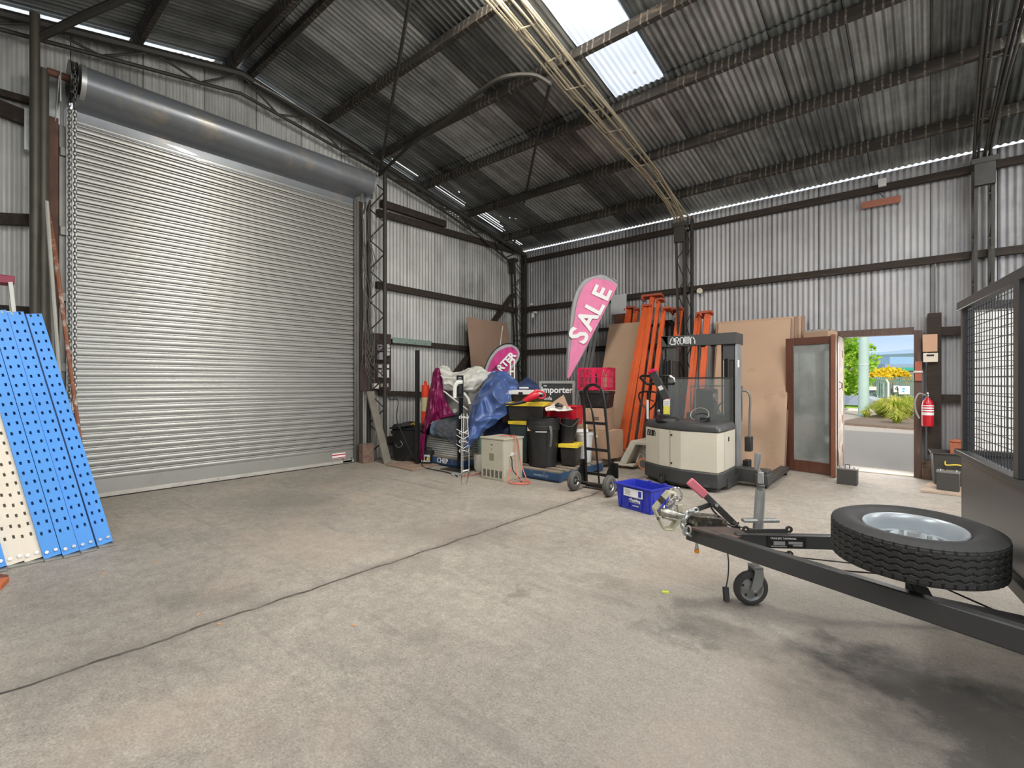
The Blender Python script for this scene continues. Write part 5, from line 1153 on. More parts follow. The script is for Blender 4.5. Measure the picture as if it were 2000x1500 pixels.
# slotted white channel
b = MB(); A = at(1046, 760, 8.6); Bq = at(1063, 713, 8.6); M = frame(A - (Bq - A) * 2.65, RT, (Bq - A)); L = (Bq - A).length * 3.65
for s in (-1, 1): b.bx(s * .035 - .012, s * .035 + .012, 0, L, 0, .02, M)
for k in range(9): b.bx(-.04, .04, L * k / 8 - (.0 if k == 0 else .02), L * k / 8 + .01, .004, .016, M)
tag(b.build('slotted_channel', WHITEP), 'white slotted metal channel sticking up behind the shop sign', 'channel')
# ---- wall fittings on the right wall
def flat(px0, px1, py0, py1, y, d, m, name, lab, cat):
    a = onR(px0, py0, y=y); c = onR(px1, py1, y=y); b = MB(); b.bx(a.x, c.x, y, y + d, min(a.z, c.z), max(a.z, c.z)); return tag(b.build(name, m, bevel=.004), lab, cat)
flat(1193, 1222, 577, 612, -.14, .045, mat('pale_panel', (196, 200, 204), .5, var=.02), 'wall_panel', 'blank pale grey panel on the right wall beside the SALE flag', 'panel')
flat(1200, 1218, 612, 632, -.12, .04, mat('brown_wood', (120, 76, 56), .8), 'timber_block', 'brown timber block below the pale grey wall panel', 'block')
c = onR(1366, 568, y=-.10); b = MB(); M = Matrix.Translation(c) @ Matrix.Rotation(PI / 2, 4, 'X'); b.lathe([(.05, -.03), (.052, 0), (.045, .015), (.03, .015), (.028, .005), (.012, .005), (.01, .018), (0, .018)], 24, M); tag(b.build('siren', mat('ivory_plastic', (222, 212, 194), .5)), 'round ivory siren on the rail beside the lattice column', 'siren')
c = onR(1042, 617, y=-.25); C = thing('security_camera', 'small white security camera in the far corner under the rail', 'camera', c)
b = MB(); b.bar((-.06, .04, .05), (.03, -.06, -.02), .07, .06); b.build('housing', WHITEP, C, bevel=.008); b = MB(); b.cyl((-.06, .06, .05), (-.06, .12, .1), .012, 8); b.bx(-.1, -.02, .1, .16, .08, .12); b.build('bracket', WHITEP, C)
c = onR(1038, 596, y=-.1); b = MB(); b.lathe([(0, 0), (.03, 0), (.03, .04), (0, .05)], 12, Matrix.Translation(c)); tag(b.build('motion_sensor', WHITEP), 'tiny white sensor above the rail in the far corner', 'sensor')
flat(1715, 1731, 350, 362, -.13, .05, mat('light_grey', (196, 196, 194), .5), 'junction_box', 'small grey junction box on the top rail of the right wall', 'box')
# the batten is fixed straight on the iron
A = onR(1683, 402, y=-.05); Bq = onR(1759, 388, y=-.05); b = MB(); b.bar(A, Bq, .025, .1); tag(b.build('wall_batten', mat('red_cedar', (158, 100, 80), .75, var=.1), bevel=.003), 'reddish timber batten on the upper right wall', 'batten')
tubeobj(smoothpts([onR(1706, 363, y=-.1), onR(1715, 374, y=-.1), onR(1725, 385, y=-.08)]), .006, 'thin_cable', 'thin black cable from the junction box to the reddish batten', 'cable', BLACKP)
# ---- orange beams and boards against the right wall
def beam(pt, pb, wpx, lab, yt=-.12, ybm=-1.1, zb=None, cap=None, m=ORANGE, wm=None):
    T = onR(*pt, y=yt)
    Bq = onR(*pb, y=ybm); Bq.z = (.16 if Bq.x < 4.1 else .005) if zb is None else zb
    w = wm or wpx / F * depth(T); d = (T - Bq); M = frame(Bq, V((1, 0, 0)) - d.normalized() * d.normalized().x, d); L = d.length
    C = thing('rack_beam', lab, 'beam', Bq, 0, 'orange rack beams leaning on the right wall')
    b = MB(); b.bx(-w / 2, w / 2, 0, L, -.05, .0, M); b.bx(-w / 2, w * .1, 0, L, 0, .022, M); b.build('beam_tube', m, C, world=True, bevel=.004)
    RB_ = mat('oxide_orange', (172, 84, 60), .7, var=.15)
    c0, c1 = cap or (-.09, .09)
    b = MB(); b.bx(c0, c1, L, L + .04, -.09, .06, M); b.bx(c0, c0 + .03, L - .05, L, -.09, .06, M); b.build('end_connector', RB_, C, world=True, bevel=.003)
    b = MB(); b.bx(-.06, .12, -.006, .03, -.09, .06, M); b.build('end_connector', RB_, C, world=True, bevel=.003)
beam((1262, 600), (1212, 872), 15, 'thick bright orange rack beam, front left one leaning over the tan board', cap=(-.07, .12), yt=-.48, ybm=-1.3)
beam((1274, 580), (1231, 874), 8, 'tallest orange rack beam, with the widest end plate', cap=(-.2, .2), yt=-.42, ybm=-1.24)
beam((1286, 588), (1246, 872), 6, 'orange rack beam just right of the tallest one', cap=(-.03, .1), yt=-.40, ybm=-1.2)
beam((1296, 606), (1262, 874), 7, 'slim bright orange rack beam behind the hand pallet truck handle', cap=(-.02, .14), yt=-.42, ybm=-1.3)
beam((1228, 603), (1196, 872), 12, 'orange rack beam whose top shows above the tan board', cap=(-.08, .12), yt=-.08, ybm=-.5)
beam((1242, 606), (1205, 872), 8, 'orange rack beam top showing beside the one above the tan board', cap=(-.03, .06), yt=-.06, ybm=-.5)
beam((1327, 606), (1296, 872), 11, 'orange rack beam left of the lattice column', cap=(-.16, .07), yt=-.25)
beam((1364, 616), (1334, 880), 12, 'orange rack beam seen through the mast of the lift truck, left one', cap=(-.03, .05), yt=-.25)
beam((1382, 613), (1356, 880), 10, 'orange rack beam leaning at the left edge of the big boards', cap=(-.12, .08), yt=-.35)
def sheet(x0, x1, yb, yt, zb, h, t, lab, m=CHIP, name='particle_board', group=None, skew=0.0):
    d = V((skew, yt - yb, math.sqrt(max(.1, h * h - (yt - yb) ** 2)))).normalized(); M = frame((x0, yb, zb), (1, 0, 0), d); b = MB(); b.bx(0, x1 - x0, 0, h, -t, 0, M)
    return tag(b.build(name, m, bevel=.0015), lab, 'board', group)
bl = onR(1156, 878, y=-1.0).x; br = onR(1226, 878, y=-1.0).x
sheet(bl, bl + .82, -1.05, -.32, .155, 2.5, .018, 'wide tan particle board leaning left of the orange beams')
x1 = onR(1530, 922, y=-.83).x
LB = ['front large particle board of the stack leaning beside the glazed door panel', 'second particle board of the leaning stack', 'third particle board of the leaning stack', 'fourth particle board of the leaning stack', 'fifth particle board of the leaning stack', 'rearmost particle board of the leaning stack']
for i, (xe, yb, yt) in enumerate([(5.85, -.83, -.335), (5.86, -.76, -.30), (5.88, -.50, -.265), (5.93, -.44, -.225), (5.97, -.38, -.185), (6.02, -.32, -.145)]):
    sheet(xe - 1.12 - .05 * i, xe, yb, yt, .004, 2.44, .016, LB[i], m=CHIP if i % 2 == 0 else mat('brown_board_face', (152, 126, 108), .8, var=.05), group='particle boards leaning on the right wall')
for k, (a0, c0) in enumerate([((1153, 632), (1130, 740)), ((1161, 632), (1138, 740)), ((1168, 630), (1147, 740))]):
    T = onR(*a0, y=-.1); Bq = onR(c0[0] - 20, 870, y=-.9); Bq.z = 0; b = MB(); b.bar(Bq, T, .06, .03, up=(0, 1, 0)); tag(b.build('aluminium_track', mat('pale_aluminium', (184, 188, 184), .45, .4), bevel=.003), ('left', 'middle', 'right')[k] + ' one of three pale aluminium tracks leaning behind the SALE flag', 'track', 'aluminium tracks')
b = MB(); T = onR(1303, 628, y=-.2); T2 = onR(1312, 626, y=-.2); b.bar((T.x, T.y, 0), (T.x, T.y, T.z), .05, .05); b.bar((T.x - .05, T.y, T.z), (T.x + .1, T.y, T.z), .05, .05); b.bar((T.x + .1, T.y, T.z - .35), (T.x + .1, T.y, T.z), .05, .05); tag(b.build('steel_stand', BLACKS), 'dark steel frame end standing behind the lift truck', 'frame')
b = MB(); T = onR(1279, 800, y=-.3)
for k in range(3):
    x = onR(1283 + k * 8, 700, y=-.25).x; b.cyl((x, -.25, 0), (x, -.25, 2.0 - .1 * k), .032, 12)
tag(b.build('steel_tubes', mat('dark_grey_tube', (78, 80, 84), .4, .3)), 'upright dark grey tubes standing behind the lift truck handle', 'tube')
# glazed door panel
A = fl(1535, 917); Bq = fl(1637, 931); TA = at(1552, 662, .64 * F / 81); TB = at(1640, 657, .64 * F / 86)
M = frame(A + V((0, 0, .004)), Bq - A, ((TA - A) + (TB - Bq)) / 2); w = (Bq - A).length; h = 2.05
C = thing('glazed_door_panel', 'brown framed full length glass door panel leaning beside the doorway', 'door panel', A)
MH = mat('mahogany', (98, 62, 50), .35, var=.2, vs=3, stretch=(6, 6, 1), coat=.3)
for q in ((0, .115, 0, h), (w - .115, w, 0, h), (.115, w - .115, 0, .17), (.115, w - .115, h - .11, h)):
    b = MB(); b.bx(q[0], q[1], q[2], q[3], -.04, .0, M); b.build('stile' if q[3] - q[2] > 1 else 'rail', MH, C, world=True, bevel=.003)
def dusty():
    m = bpy.data.materials.new('dusty_glass'); N = NT(m); o = N.n('ShaderNodeOutputMaterial'); tc = N.n('ShaderNodeTexCoord')
    nz = N.n('ShaderNodeTexNoise', i_Scale=1.6, i_Detail=4.0, i_Distortion=.3); N.l(tc.outputs['Object'], nz.inputs['Vector'])
    f = N.ramp(nz.outputs[0], [(.40, G(.42)), (.60, G(.66))])
    g = N.n('ShaderNodeBsdfGlossy', i_Roughness=.06); g.inputs[0].default_value = (.72, .76, .76, 1)
    d = N.n('ShaderNodeBsdfDiffuse'); d.inputs[0].default_value = rgb((176, 182, 180)); mx = N.n('ShaderNodeMixShader'); N.l(f, mx.inputs[0]); N.l(g.outputs[0], mx.inputs[1]); N.l(d.outputs[0], mx.inputs[2]); N.l(mx.outputs[0], o.inputs[0]); return m
b = MB(); b.bx(.115, w - .115, .17, h - .11, -.024, -.018, M); b.build('glass_pane', dusty(), C, world=True, smooth=False)
b = MB(); b.bx(w - .05, w - .03, h * .42, h * .45, 0, .004, M); b.build('lock_plate', CHROME, C, world=True)
a, r, w = bf(1573, 7.75, 1620, 7.45, 2.07); C = thing('cardboard_box', 'flat carton lying on top of the glazed door panel', 'box', a, r)
b = MB(); b.bx(0, w, -.05, .25, 0, .09); b.build('carton', CARD, C, bevel=.002); b = MB(); b.bx(.01, w - .02, -.04, .24, .09, .12); b.build('papers', mat('film_wrapped_paper', (170, 166, 158), .4, dirt=(90, 86, 80), dirts=14, dirtt=.5), C)
# batteries and tub by the door
def battery(a, r, w, D, h, lab, posts=2):
    C = thing('car_battery', lab, 'battery', a, r); m = mat('battery_case', (66, 64, 62), .5, var=.05)
    b = MB(); b.bx(0, w, 0, D, 0, h - .02); b.build('case', m, C, bevel=.004); b = MB(); b.bx(-.004, w + .004, -.004, D + .004, h - .022, h); b.build('lid', mat('battery_lid', (120, 116, 112), .45), C, bevel=.003)
    for x in (w * .15, w * .85): b = MB(); b.lathe([(.012, 0), (.01, .02), (0, .021)], 12, Matrix.Translation((x, D * .35, h))); b.build('terminal', CHROME, C)
    return C
a, r, w = bf(1634, 6.62, 1661, 6.55, 0); a.z = 0; C = battery(a, r - .25, w + .07, .18, .22, 'grey black car battery on the floor at the foot of the open door')
b = MB(); b.tube([(.09, .05, .215), (.09, .05, .265), (.14, .05, .265), (.14, .05, .215)], .006, 6); b.build('clamp', BLACKP, C)
a, r, w = bf(1829, 6.15, 1874, 6.0, .03); C = battery(a, r, w, .17, .235, 'black car battery in front of the tool tub right of the doorway')
b = MB(); b.tube([(.08, .08, .235), (.08, .08, .28), (.2, .08, .28)], .006, 6); b.build('carry_handle', BLACKP, C)
a, r, w = bf(1822, 6.45, 1890, 6.25, .03); C = thing('tool_tub', 'open black tub with a red lid inside, behind the battery', 'tub', a, r); opentub(C, w, .42, .42, mat('dark_grey_plastic', (62, 60, 58), .5, var=.1), tap=.02)
a3 = a + V((.08, .1, .3)); b = MB(); b.bx(.04, w - .05, .06, .3, .3, .33, Matrix.Translation(a) @ Matrix.Rotation(r, 4, 'Z')); tag(b.build('plastic_tray', REDP, bevel=.006), 'bright red plastic tray lying in the black tub', 'lid')
b = MB(); Mx = Matrix.Translation(a) @ Matrix.Rotation(r, 4, 'Z'); b.tube(smoothpts([Mx @ V((.12, -.03, .32)), Mx @ V((.13, -.03, .27)), Mx @ V((.25, -.03, .28)), Mx @ V((.42, -.03, .24))]), .009, 6); tag(b.build('yellow_strap', YELP), 'yellow plastic handle strap hanging on the front of the black tub', 'strap')
a, r, w = bf(1855, 6.6, 1895, 6.4, .33); C = thing('wicker_box', 'small pink brown wicker basket on the black tub', 'basket', a, r); WK = mat('wicker', (190, 120, 90), .8, var=.25, vs=40, bump=.6, bs=120); b = MB(); b.bx(0, w, 0, .2, .0, .26); b.build('woven_body', WK, C, bevel=.006)
b = MB(); b.bx(-.01, w + .01, -.01, .21, .24, .27); b.build('rim', WK, C, bevel=.006)
b = MB(); P = [fl(1798, 961), fl(1905, 973), fl(1915, 950), fl(1815, 944)]; b.prism([(p.x, p.y) for p in P], .002, .026); tag(b.build('floor_board', mat('dusty_board', (176, 156, 138), .85, var=.08), bevel=.002), 'dusty timber board on the floor under the battery by the door', 'board')
# hook-and-pick behind the trailer mesh: strap on the wall
b = MB(); b.tube([onR(1919, 650, y=-.1), onR(1918, 760, y=-.1), onR(1913, 840, y=-.1)], .022, 6); tag(b.build('blue_strap', mat('strap_blue', (50, 80, 150), .7)), 'blue webbing strap hanging on the wall behind the trailer mesh', 'strap')
b = MB(); b.tube(smoothpts([onR(1945, 645, y=-.1), onR(1955, 641, y=-.1), onR(1972, 641, y=-.1), onR(1978, 645, y=-.1), onR(1960, 648, y=-.1)]), .012, 6); tag(b.build('red_strap_hook', REDP), 'small red hook strap on the wall behind the trailer mesh', 'hook')
b = MB(); p = onR(1913, 852, y=-.12); b.bx(p.x - .05, p.x + .05, p.y, p.y + .05, p.z - .07, p.z + .07); tag(b.build('yellow_tag', YELP), 'yellow buckle at the end of the blue strap', 'buckle')
p = fl(1300, 1157); b = MB(); b.bx(-.022, .02, -.012, .012, 0, .006, Matrix.Translation(p) @ Matrix.Rotation(.5, 4, 'Z')); tag(b.build('plastic_scrap', mat('lime_plastic', (206, 226, 70), .5)), 'tiny lime yellow plastic scrap alone on the concrete', 'scrap')
LEAFB = mat('dry_leaf', (190, 150, 112), .9)
for k, (px, py) in enumerate([(388, 1200), (428, 1220), (690, 1222), (200, 1120), (310, 1098), (750, 1005)]):
    p = fl(px, py); b = MB(); r = random.uniform(0, 3); b.prism([(-.02, 0), (0, .01), (.018, 0), (0, -.01)], 0, .005, Matrix.Translation(p) @ Matrix.Rotation(r, 4, 'Z')); tag(b.build('wood_chip', LEAFB), 'tiny tan wood chip scattered on the open concrete floor', 'wood chip', 'wood chips on the floor')
# ============================================================ LIFT TRUCK (walkie stacker)
def logo(x0, z0, w, h, y, col, par, th=.1):
    u = w / 5.55
    L = [[(.95, 1), (.42, 1), (.05, .45), (.05, .05), (.95, .05)], [(.95, 1), (.95, .52)], [(1.2, .05), (1.2, 1), (1.95, 1), (1.95, .5)], [(1.6, .6), (1.7, .05), (2.0, .05)], [(2.3, .05), (2.3, .95), (3.1, .95), (3.1, .05), (2.3, .05)],
         [(3.4, 1), (3.4, .05), (4.25, .05), (4.25, 1)], [(3.82, .05), (3.82, 1)], [(4.6, .05), (4.6, .95), (5.1, .95), (5.5, .55), (5.5, .05)]]
    L = [[(a * u, b_ * h) for a, b_ in l] for l in L]
    M = frame((x0, y, z0), (1, 0, 0), (0, 0, 1)); o = strokes(L, h * .135, M, .003).build('logo', col, par, smooth=False); return o
X0, Y0 = 5.02, -3.0
C = thing('lift_truck', 'cream and charcoal walk behind lift truck with its mast, in front of the boards', 'lift truck', (X0, Y0, 0))
poly = [(4.48, -2.25), (4.48, -2.69), (4.76, -2.86), (5.10, -2.98), (5.56, -2.98), (5.575, -2.78), (5.555, -2.25)]
poly = [(x - X0, y - Y0) for x, y in poly]
def grow(P, g):
    cx = sum(p[0] for p in P) / len(P); cy = sum(p[1] for p in P) / len(P); out = []
    for x, y in P: d = math.hypot(x - cx, y - cy); out.append((x + (x - cx) / d * g, y + (y - cy) / d * g))
    return out
b = MB(); b.prism(poly, .25, .745); bd = b.build('body_cover', CREAM, C, bevel=.006, smooth=False)
b = MB(); 
def pseg(a, c, x, z0, z1, wd=.004, off=-.002):
    p = V((a[0] + (c[0] - a[0]) * x, a[1] + (c[1] - a[1]) * x, 0)); d = V((c[0] - a[0], c[1] - a[1], 0)).normalized(); n = V((d.y, -d.x, 0)); b.add([p + n * .003 + V((0, 0, z0)), p + n * .003 + d * wd + V((0, 0, z0)), p + n * .003 + d * wd + V((0, 0, z1)), p + n * .003 + V((0, 0, z1))], [(0, 1, 2, 3)])
pseg(poly[2], poly[3], .5, .255, .74); pseg(poly[5], poly[6], .05, .255, .74); b.build('panel_gap', INK, bd, smooth=False)
b = MB()
for z in (.31, .68):
    p = V((poly[2][0] * .42 + poly[3][0] * .58, poly[2][1] * .42 + poly[3][1] * .58 - .002, z)); b.cyl(p + V((0, .01, 0)), p - V((.003, .008, 0)), .012, 12)
b.build('panel_screw', INK, bd)
o = logo(0, 0, .19, .075, 0, INK, bd); Mv = frame((poly[1][0] + .035, poly[1][1] - .023, .635), V((poly[2][0] - poly[1][0], poly[2][1] - poly[1][1], 0)), (0, 0, 1)); o.data.transform(Mv @ frame((0, 0, 0), (1, 0, 0), (0, 0, 1)).inverted())
b = MB(); b.add([(.548, .35, .61), (.548, .46, .61), (.548, .46, .67), (.548, .35, .67)], [(0, 1, 2, 3)]); b.build('charge_socket', INK, bd, smooth=False)
b = MB(); P1 = grow(poly, .012); P2 = grow(poly, -.03); n = len(poly)
b.add([(x, y, .745) for x, y in P1] + [(x, y, .80) for x, y in P1] + [(x, y, .855) for x, y in P2], [tuple(range(2 * n, 3 * n))] + [(i, (i + 1) % n, n + (i + 1) % n, n + i) for i in range(n)] + [(n + i, n + (i + 1) % n, 2 * n + (i + 1) % n, 2 * n + i) for i in range(n)] + [tuple(range(n))[::-1]])
tp = b.build('top_cover', mat('charcoal_moulding', (64, 65, 66), .4, var=.12, vs=5, coat=.15), C, bevel=.02)
b = MB(); P3 = grow(poly, .02); P4 = grow(poly, .012); b.prism(P3, .055, .25); b.prism(grow(poly, -.03), .02, .06); b.build('skirt', mat('charcoal_skirt', (58, 59, 60), .5, var=.15, vs=6, dirt=(92, 90, 88), dirts=4, dirtt=.62), C, bevel=.02)
b = MB(); b.bx(.44, .585, .28, .7, .03, .15); b.build('step_guard', mat('worn_dark_steel', (66, 66, 66), .45, .3, var=.2), C, bevel=.004)
for x in (.33, -.2):
    M = Matrix.Translation((x, .1, .06)) @ Matrix.Rotation(PI / 2, 4, 'Y'); b = MB(); b.lathe([(0, -.025), (.05, -.025), (.06, -.02), (.06, .02), (.05, .025), (0, .025)], 20, M); b.build('caster_wheel', RUBBER, C)
    b = MB(); b.bx(x - .04, x - .03, .05, .15, .05, .14); b.bx(x + .03, x + .04, .05, .15, .05, .14); b.build('caster_fork', STEELD, C)
# steering arm
ARM = CHARC; b = MB(); c = R_(0); cx, cy = -.2, .26
b.lathe([(0, .85), (.16, .85), (.15, .885), (.12, .9), (0, .9)], 28, Matrix.Translation((cx, cy, 0))); b.build('arm_base', BLACKP, C)
b = MB(); b.bx(cx - .09, cx + .04, cy - .1, cy - .02, .89, .94); b.build('foot_rest', BLACKP, C, bevel=.012)
b = MB(); p0, p1, p2 = V((cx + .0, cy, .88)), V((cx + .0, cy + .0, 1.15)), V((cx - .14, cy - .16, 1.52))
b.bar(p0, p1, .115, .05, up=(0, 1, 0)); b.bar(p1 - V((0, 0, .01)), p2, .105, .05, up=(0, 1, 0)); b.build('steering_arm', ARM, C, bevel=.006)
b = MB(); b.bar(p2 - (p2 - p1).normalized() * .005, p2 + (p2 - p1).normalized() * .03, .115, .075, up=(0, 1, 0)); b.build('emergency_button', PINK, C, bevel=.006)
b = MB(); d = (p2 - p1).normalized(); hc = p2 - d * .09; nrm = V((0, -1, 0)) 
def hp(x, s): return hc + V((x, .01, 0)) + d * s
b.tube([hp(-.045, .02), hp(-.19, .025), hp(-.235, .0), hp(-.215, -.07), hp(-.18, -.105), hp(-.04, -.10)], .018, 8); b.tube([hp(.045, .02), hp(.19, .025), hp(.235, .0), hp(.225, -.07), hp(.19, -.105), hp(.04, -.10)], .018, 8); b.build('handle_loop', BLACKS, C)
b = MB(); b.tube([hp(.20, .02), hp(.24, -.01), hp(.225, -.07)], .021, 8); b.build('silver_grip', CHROME, C)
Mp = frame(p0 + V((-.045, -.027, .05)), (1, 0, 0), (0, 0, 1))
b = MB(); b.bx(0, .09, 0, .12, 0, .002, Mp); b.build('yellow_label', mat('label_yellow', (214, 206, 84), .6), C, smooth=False)
b = MB(); b.bx(0, .09, .12, .23, 0, .002, Mp); wl = b.build('white_label', WHITE, C, smooth=False)
b = MB(); b.bx(0, .09, .215, .228, .002, .003, Mp); b.build('label_band', REDP, wl, smooth=False)
b = MB()
for k in range(5): b.bx(.01, .08, .13 + .014 * k, .135 + .014 * k, .002, .003, Mp)
b.build('print_lines', STEELG, wl, smooth=False)
q = p1 + d * .17; b = MB(); b.bar(q - V((0, .03, 0)) - d * .03, q - V((0, .03, 0)) + d * .03, .06, .004, up=(0, 1, 0)); b.build('small_label', WHITE, C)
for x, z in ((-.43, .85), (-.32, .86)):
    b = MB(); b.tube([(x, .5, z - .02), (x, .5, z + .09)], .012, 8); b.lathe([(0, -.03), (.022, -.015), (.025, 0), (.018, .02), (0, .028)], 14, Matrix.Translation((x, .49, z + .11))); b.build('control_lever', CHROME, C)
# cable loop on top
b = MB(); c = V((.20, .36, .86)); b.tube([c + V((.12 * math.cos(a), .05 * math.sin(a), .085 + .085 * math.sin(a))) for a in [R_(x) for x in range(-60, 250, 18)]], .007, 6); b.build('charging_cable', STEELG, C)
b = MB(); b.tube([c + V((.02 + .1 * math.cos(a), .07 * math.sin(a) - .02, .05 + .05 * math.sin(a))) for a in [R_(x) for x in range(-80, 200, 20)]], .008, 6); b.bx(c.x + .02, c.x + .14, c.y - .05, c.y, .86, .91); b.build('cable_plug', BLACKP, C)
# mast
yM = -2.2 - Y0
b = MB(); b.bx(4.49 - X0, 5.545 - X0, yM, yM + .12, 1.895, 2.055); b.bx(5.40 - X0, 5.545 - X0, yM, yM + .36, 1.895, 2.055); b.bx(4.49 - X0, 4.6 - X0, yM, yM + .36, 1.895, 2.055); cb = b.build('crosshead', CHARC, C, bevel=.006)
o = logo(4.63 - X0, 1.925, .37, .10, yM - .004, mat('logo_silver', (220, 222, 222), .4), cb)
for x0, x1 in ((4.56, 4.69), (5.37, 5.52)):
    b = MB(); b.bx(x0 - X0, x1 - X0, yM + .03, yM + .2, 1.68, 1.895); b.build('mast_sleeve', CHARC, C, bevel=.004)
    b = MB(); b.bx(x0 - X0 + .01, x1 - X0 - .01, yM + .04, yM + .2, .06, 1.7); b.build('mast_upright', STEELD, C, bevel=.003)
    b = MB(); b.cyl((x0 - X0 + .06, yM + .05, .85), (x0 - X0 + .06, yM + .05, 1.7), .035, 14); b.build('lift_cylinder', BLACKS, C)
b = MB(); b.bx(5.53 - X0, 5.56 - X0, yM + .02, yM + .22, .05, 1.895); sv = b.build('side_channel', mat('silver_mast', (168, 172, 174), .35, .5), C, bevel=.003)
b = MB(); b.bx(5.56 - X0, 5.562 - X0, yM + .05, yM + .12, 1.58, 1.68); b.build('white_label', WHITE, sv, smooth=False)
b = MB(); b.bx(4.55 - X0, 5.53 - X0, yM + .1, yM + .2, .06, .2); b.bx(4.55 - X0, 5.53 - X0, yM + .15, yM + .2, .75, .83); b.build('mast_tie', STEELD, C)
b = MB()
for x in (5.01, 5.34): b.cyl((x - X0, yM + .1, .8), (x - X0, yM + .1, 1.9), .012, 8)
b.build('lift_chain', STEELD, C)
b = MB(); b.bx(5.06 - X0, 5.12 - X0, yM + .04, yM + .1, 1.875, 1.897); b.bx(5.2 - X0, 5.27 - X0, yM + .04, yM + .1, 1.875, 1.897); b.build('chain_pulley', BLACKS, C, bevel=.01)
b = MB(); b.bx(4.62 - X0, 5.50 - X0, yM - .045, yM - .04, .83, 1.43); b.build('clear_shield', mat('smoky_acrylic', (150, 156, 156), .08, alpha=.22, spec=.6, var=.02), C, smooth=False)
b = MB(); b.bx(4.62 - X0, 5.51 - X0, yM - .05, yM - .035, 1.425, 1.445); b.bx(5.50 - X0, 5.515 - X0, yM - .06, yM + .03, .83, 1.44); b.build('shield_frame', STEELD, C)
b = MB(); b.bx(4.75 - X0, 5.45 - X0, yM + .3, yM + .42, .80, .92); b.bx(4.9 - X0, 5.16 - X0, yM + .3, yM + .5, .9, 1.28); b.build('lift_carriage', BLACKP, C, bevel=.02)
b = MB(); b.lathe([(.03, -.02), (.07, -.02), (.075, 0), (.07, .02), (.03, .02)], 24, Matrix.Translation((5.17 - X0, yM + .34, 1.15)) @ Matrix.Rotation(PI / 2, 4, 'Y')); b.tube([(5.33 - X0 + .09 * math.cos(a), yM + .25, 1.0 + .09 * math.sin(a)) for a in [x * PI / 9 for x in range(14)]], .012, 6); b.build('cable_reel', STEELG, C)
b = MB(); b.tube(smoothpts([(4.72 - X0, yM + .6, .8), (4.72 - X0, yM + .6, 1.25), (4.78 - X0, yM + .6, 1.31), (5.4 - X0, yM + .6, 1.31), (5.46 - X0, yM + .6, 1.25), (5.46 - X0, yM + .6, .8)]), .011, 6); b.build('load_backrest', STEELG, C)
b = MB(); b.tube(smoothpts([(5.56 - X0, yM + .25, 1.26), (5.63 - X0, yM + .27, 1.24), (5.66 - X0, yM + .27, 1.15), (5.655 - X0, yM + .27, .95), (5.65 - X0, yM + .27, .55)]), .014, 8); b.build('grab_rail', STEELG, C)
b = MB(); b.bx(5.60 - X0, 5.68 - X0, yM + .22, yM + .34, .42, .62); b.bx(5.58 - X0, 5.66 - X0, yM + .2, yM + .34, .1, .3); b.build('side_box', BLACKP, C, bevel=.006)
b = MB(); b.bx(5.56 - X0, 5.96 - X0, yM - .1, yM + .1, .06, .235); b.bx(5.82 - X0, 5.98 - X0, yM - .16, yM + .1, .05, .19); b.bx(5.84 - X0, 5.96 - X0, yM + .1, yM + 1.2, .05, .12); b.build('outrigger', mat('worn_dark_steel', (66, 66, 66), .45), C, bevel=.008)
b = MB(); b.bx(4.36 - X0, 4.48 - X0, yM + .0, yM + 1.0, .05, .12); b.build('outrigger', mat('worn_dark_steel', (66, 66, 66), .45), C, bevel=.008)
for y in (yM - .02, yM + 1.12):
    M = Matrix.Translation((5.9 - X0, y, .045)) @ Matrix.Rotation(PI / 2, 4, 'Y'); b = MB(); b.lathe([(0, -.04), (.045, -.04), (.045, .04), (0, .04)], 16, M); b.build('outrigger_wheel', RUBBER, C)
for x in (4.85, 5.3): b = MB(); b.bx(x - X0 - .05, x - X0 + .05, yM + .2, yM + 1.15, .07, .1); b.build('fork', STEELG, C, bevel=.003)
# ============================================================ HAND PALLET TRUCK
wx = fl(1251, 913); C = thing('hand_pallet_truck', 'off white hand pallet truck with a black loop handle, left of the lift truck', 'pallet truck', (wx.x, -1.92, 0)); HW = mat('old_white_paint', (196, 192, 178), .5, var=.08, dirt=(120, 112, 100), dirts=6, dirtt=.62)
for y in (-.27, .11): b = MB(); b.bx(-.36, .02, y, y + .16, .05, .085); b.build('fork', HW, C, bevel=.006)
b = MB(); b.prism([(-.23, .085), (-.10, .085), (.06, .40), (.30, .40), (.30, .46), (-.02, .46)], -.25, .26, Matrix.Rotation(PI / 2, 4, 'X') @ Matrix.Diagonal((1, 1, 1, 1))); b.build('fork_frame', HW, C, bevel=.01)
for y in (-.1, .02):
    M = Matrix.Translation((.12, y, .095)) @ Matrix.Rotation(PI / 2, 4, 'X'); b = MB(); b.lathe([(.06, -.025), (.095, -.025), (.095, .025), (.06, .025)], 24, M, closed=True); b.build('steer_wheel', mat('worn_polyurethane', (196, 138, 110), .6, var=.1), C)
    b = MB(); b.lathe([(0, -.03), (.06, -.03), (.06, .03), (0, .03)], 20, M); b.build('hub', STEELG, C)
b = MB(); b.tube([(0, -.1, .1), (.06, -.1, .24), (.12, -.1, .22), (.12, -.1, .12)], .018, 8); b.cyl((.12, -.05, .1), (.12, -.05, .44), .05, 16); b.cyl((.2, -.05, .4), (.2, -.05, .52), .035, 12); b.build('hydraulic_pump', HW, C)
hx = onR(1266, 800, y=-1.97).x - wx.x; zt = zat(765, depth((wx.x + hx, -1.97))); z1 = zat(797, depth((wx.x + hx, -1.97)))
b = MB(); b.tube([(.16, -.05, .45), (hx, -.05, z1 - .03)], .022, 10); b.build('handle_shaft', BLACKS, C)
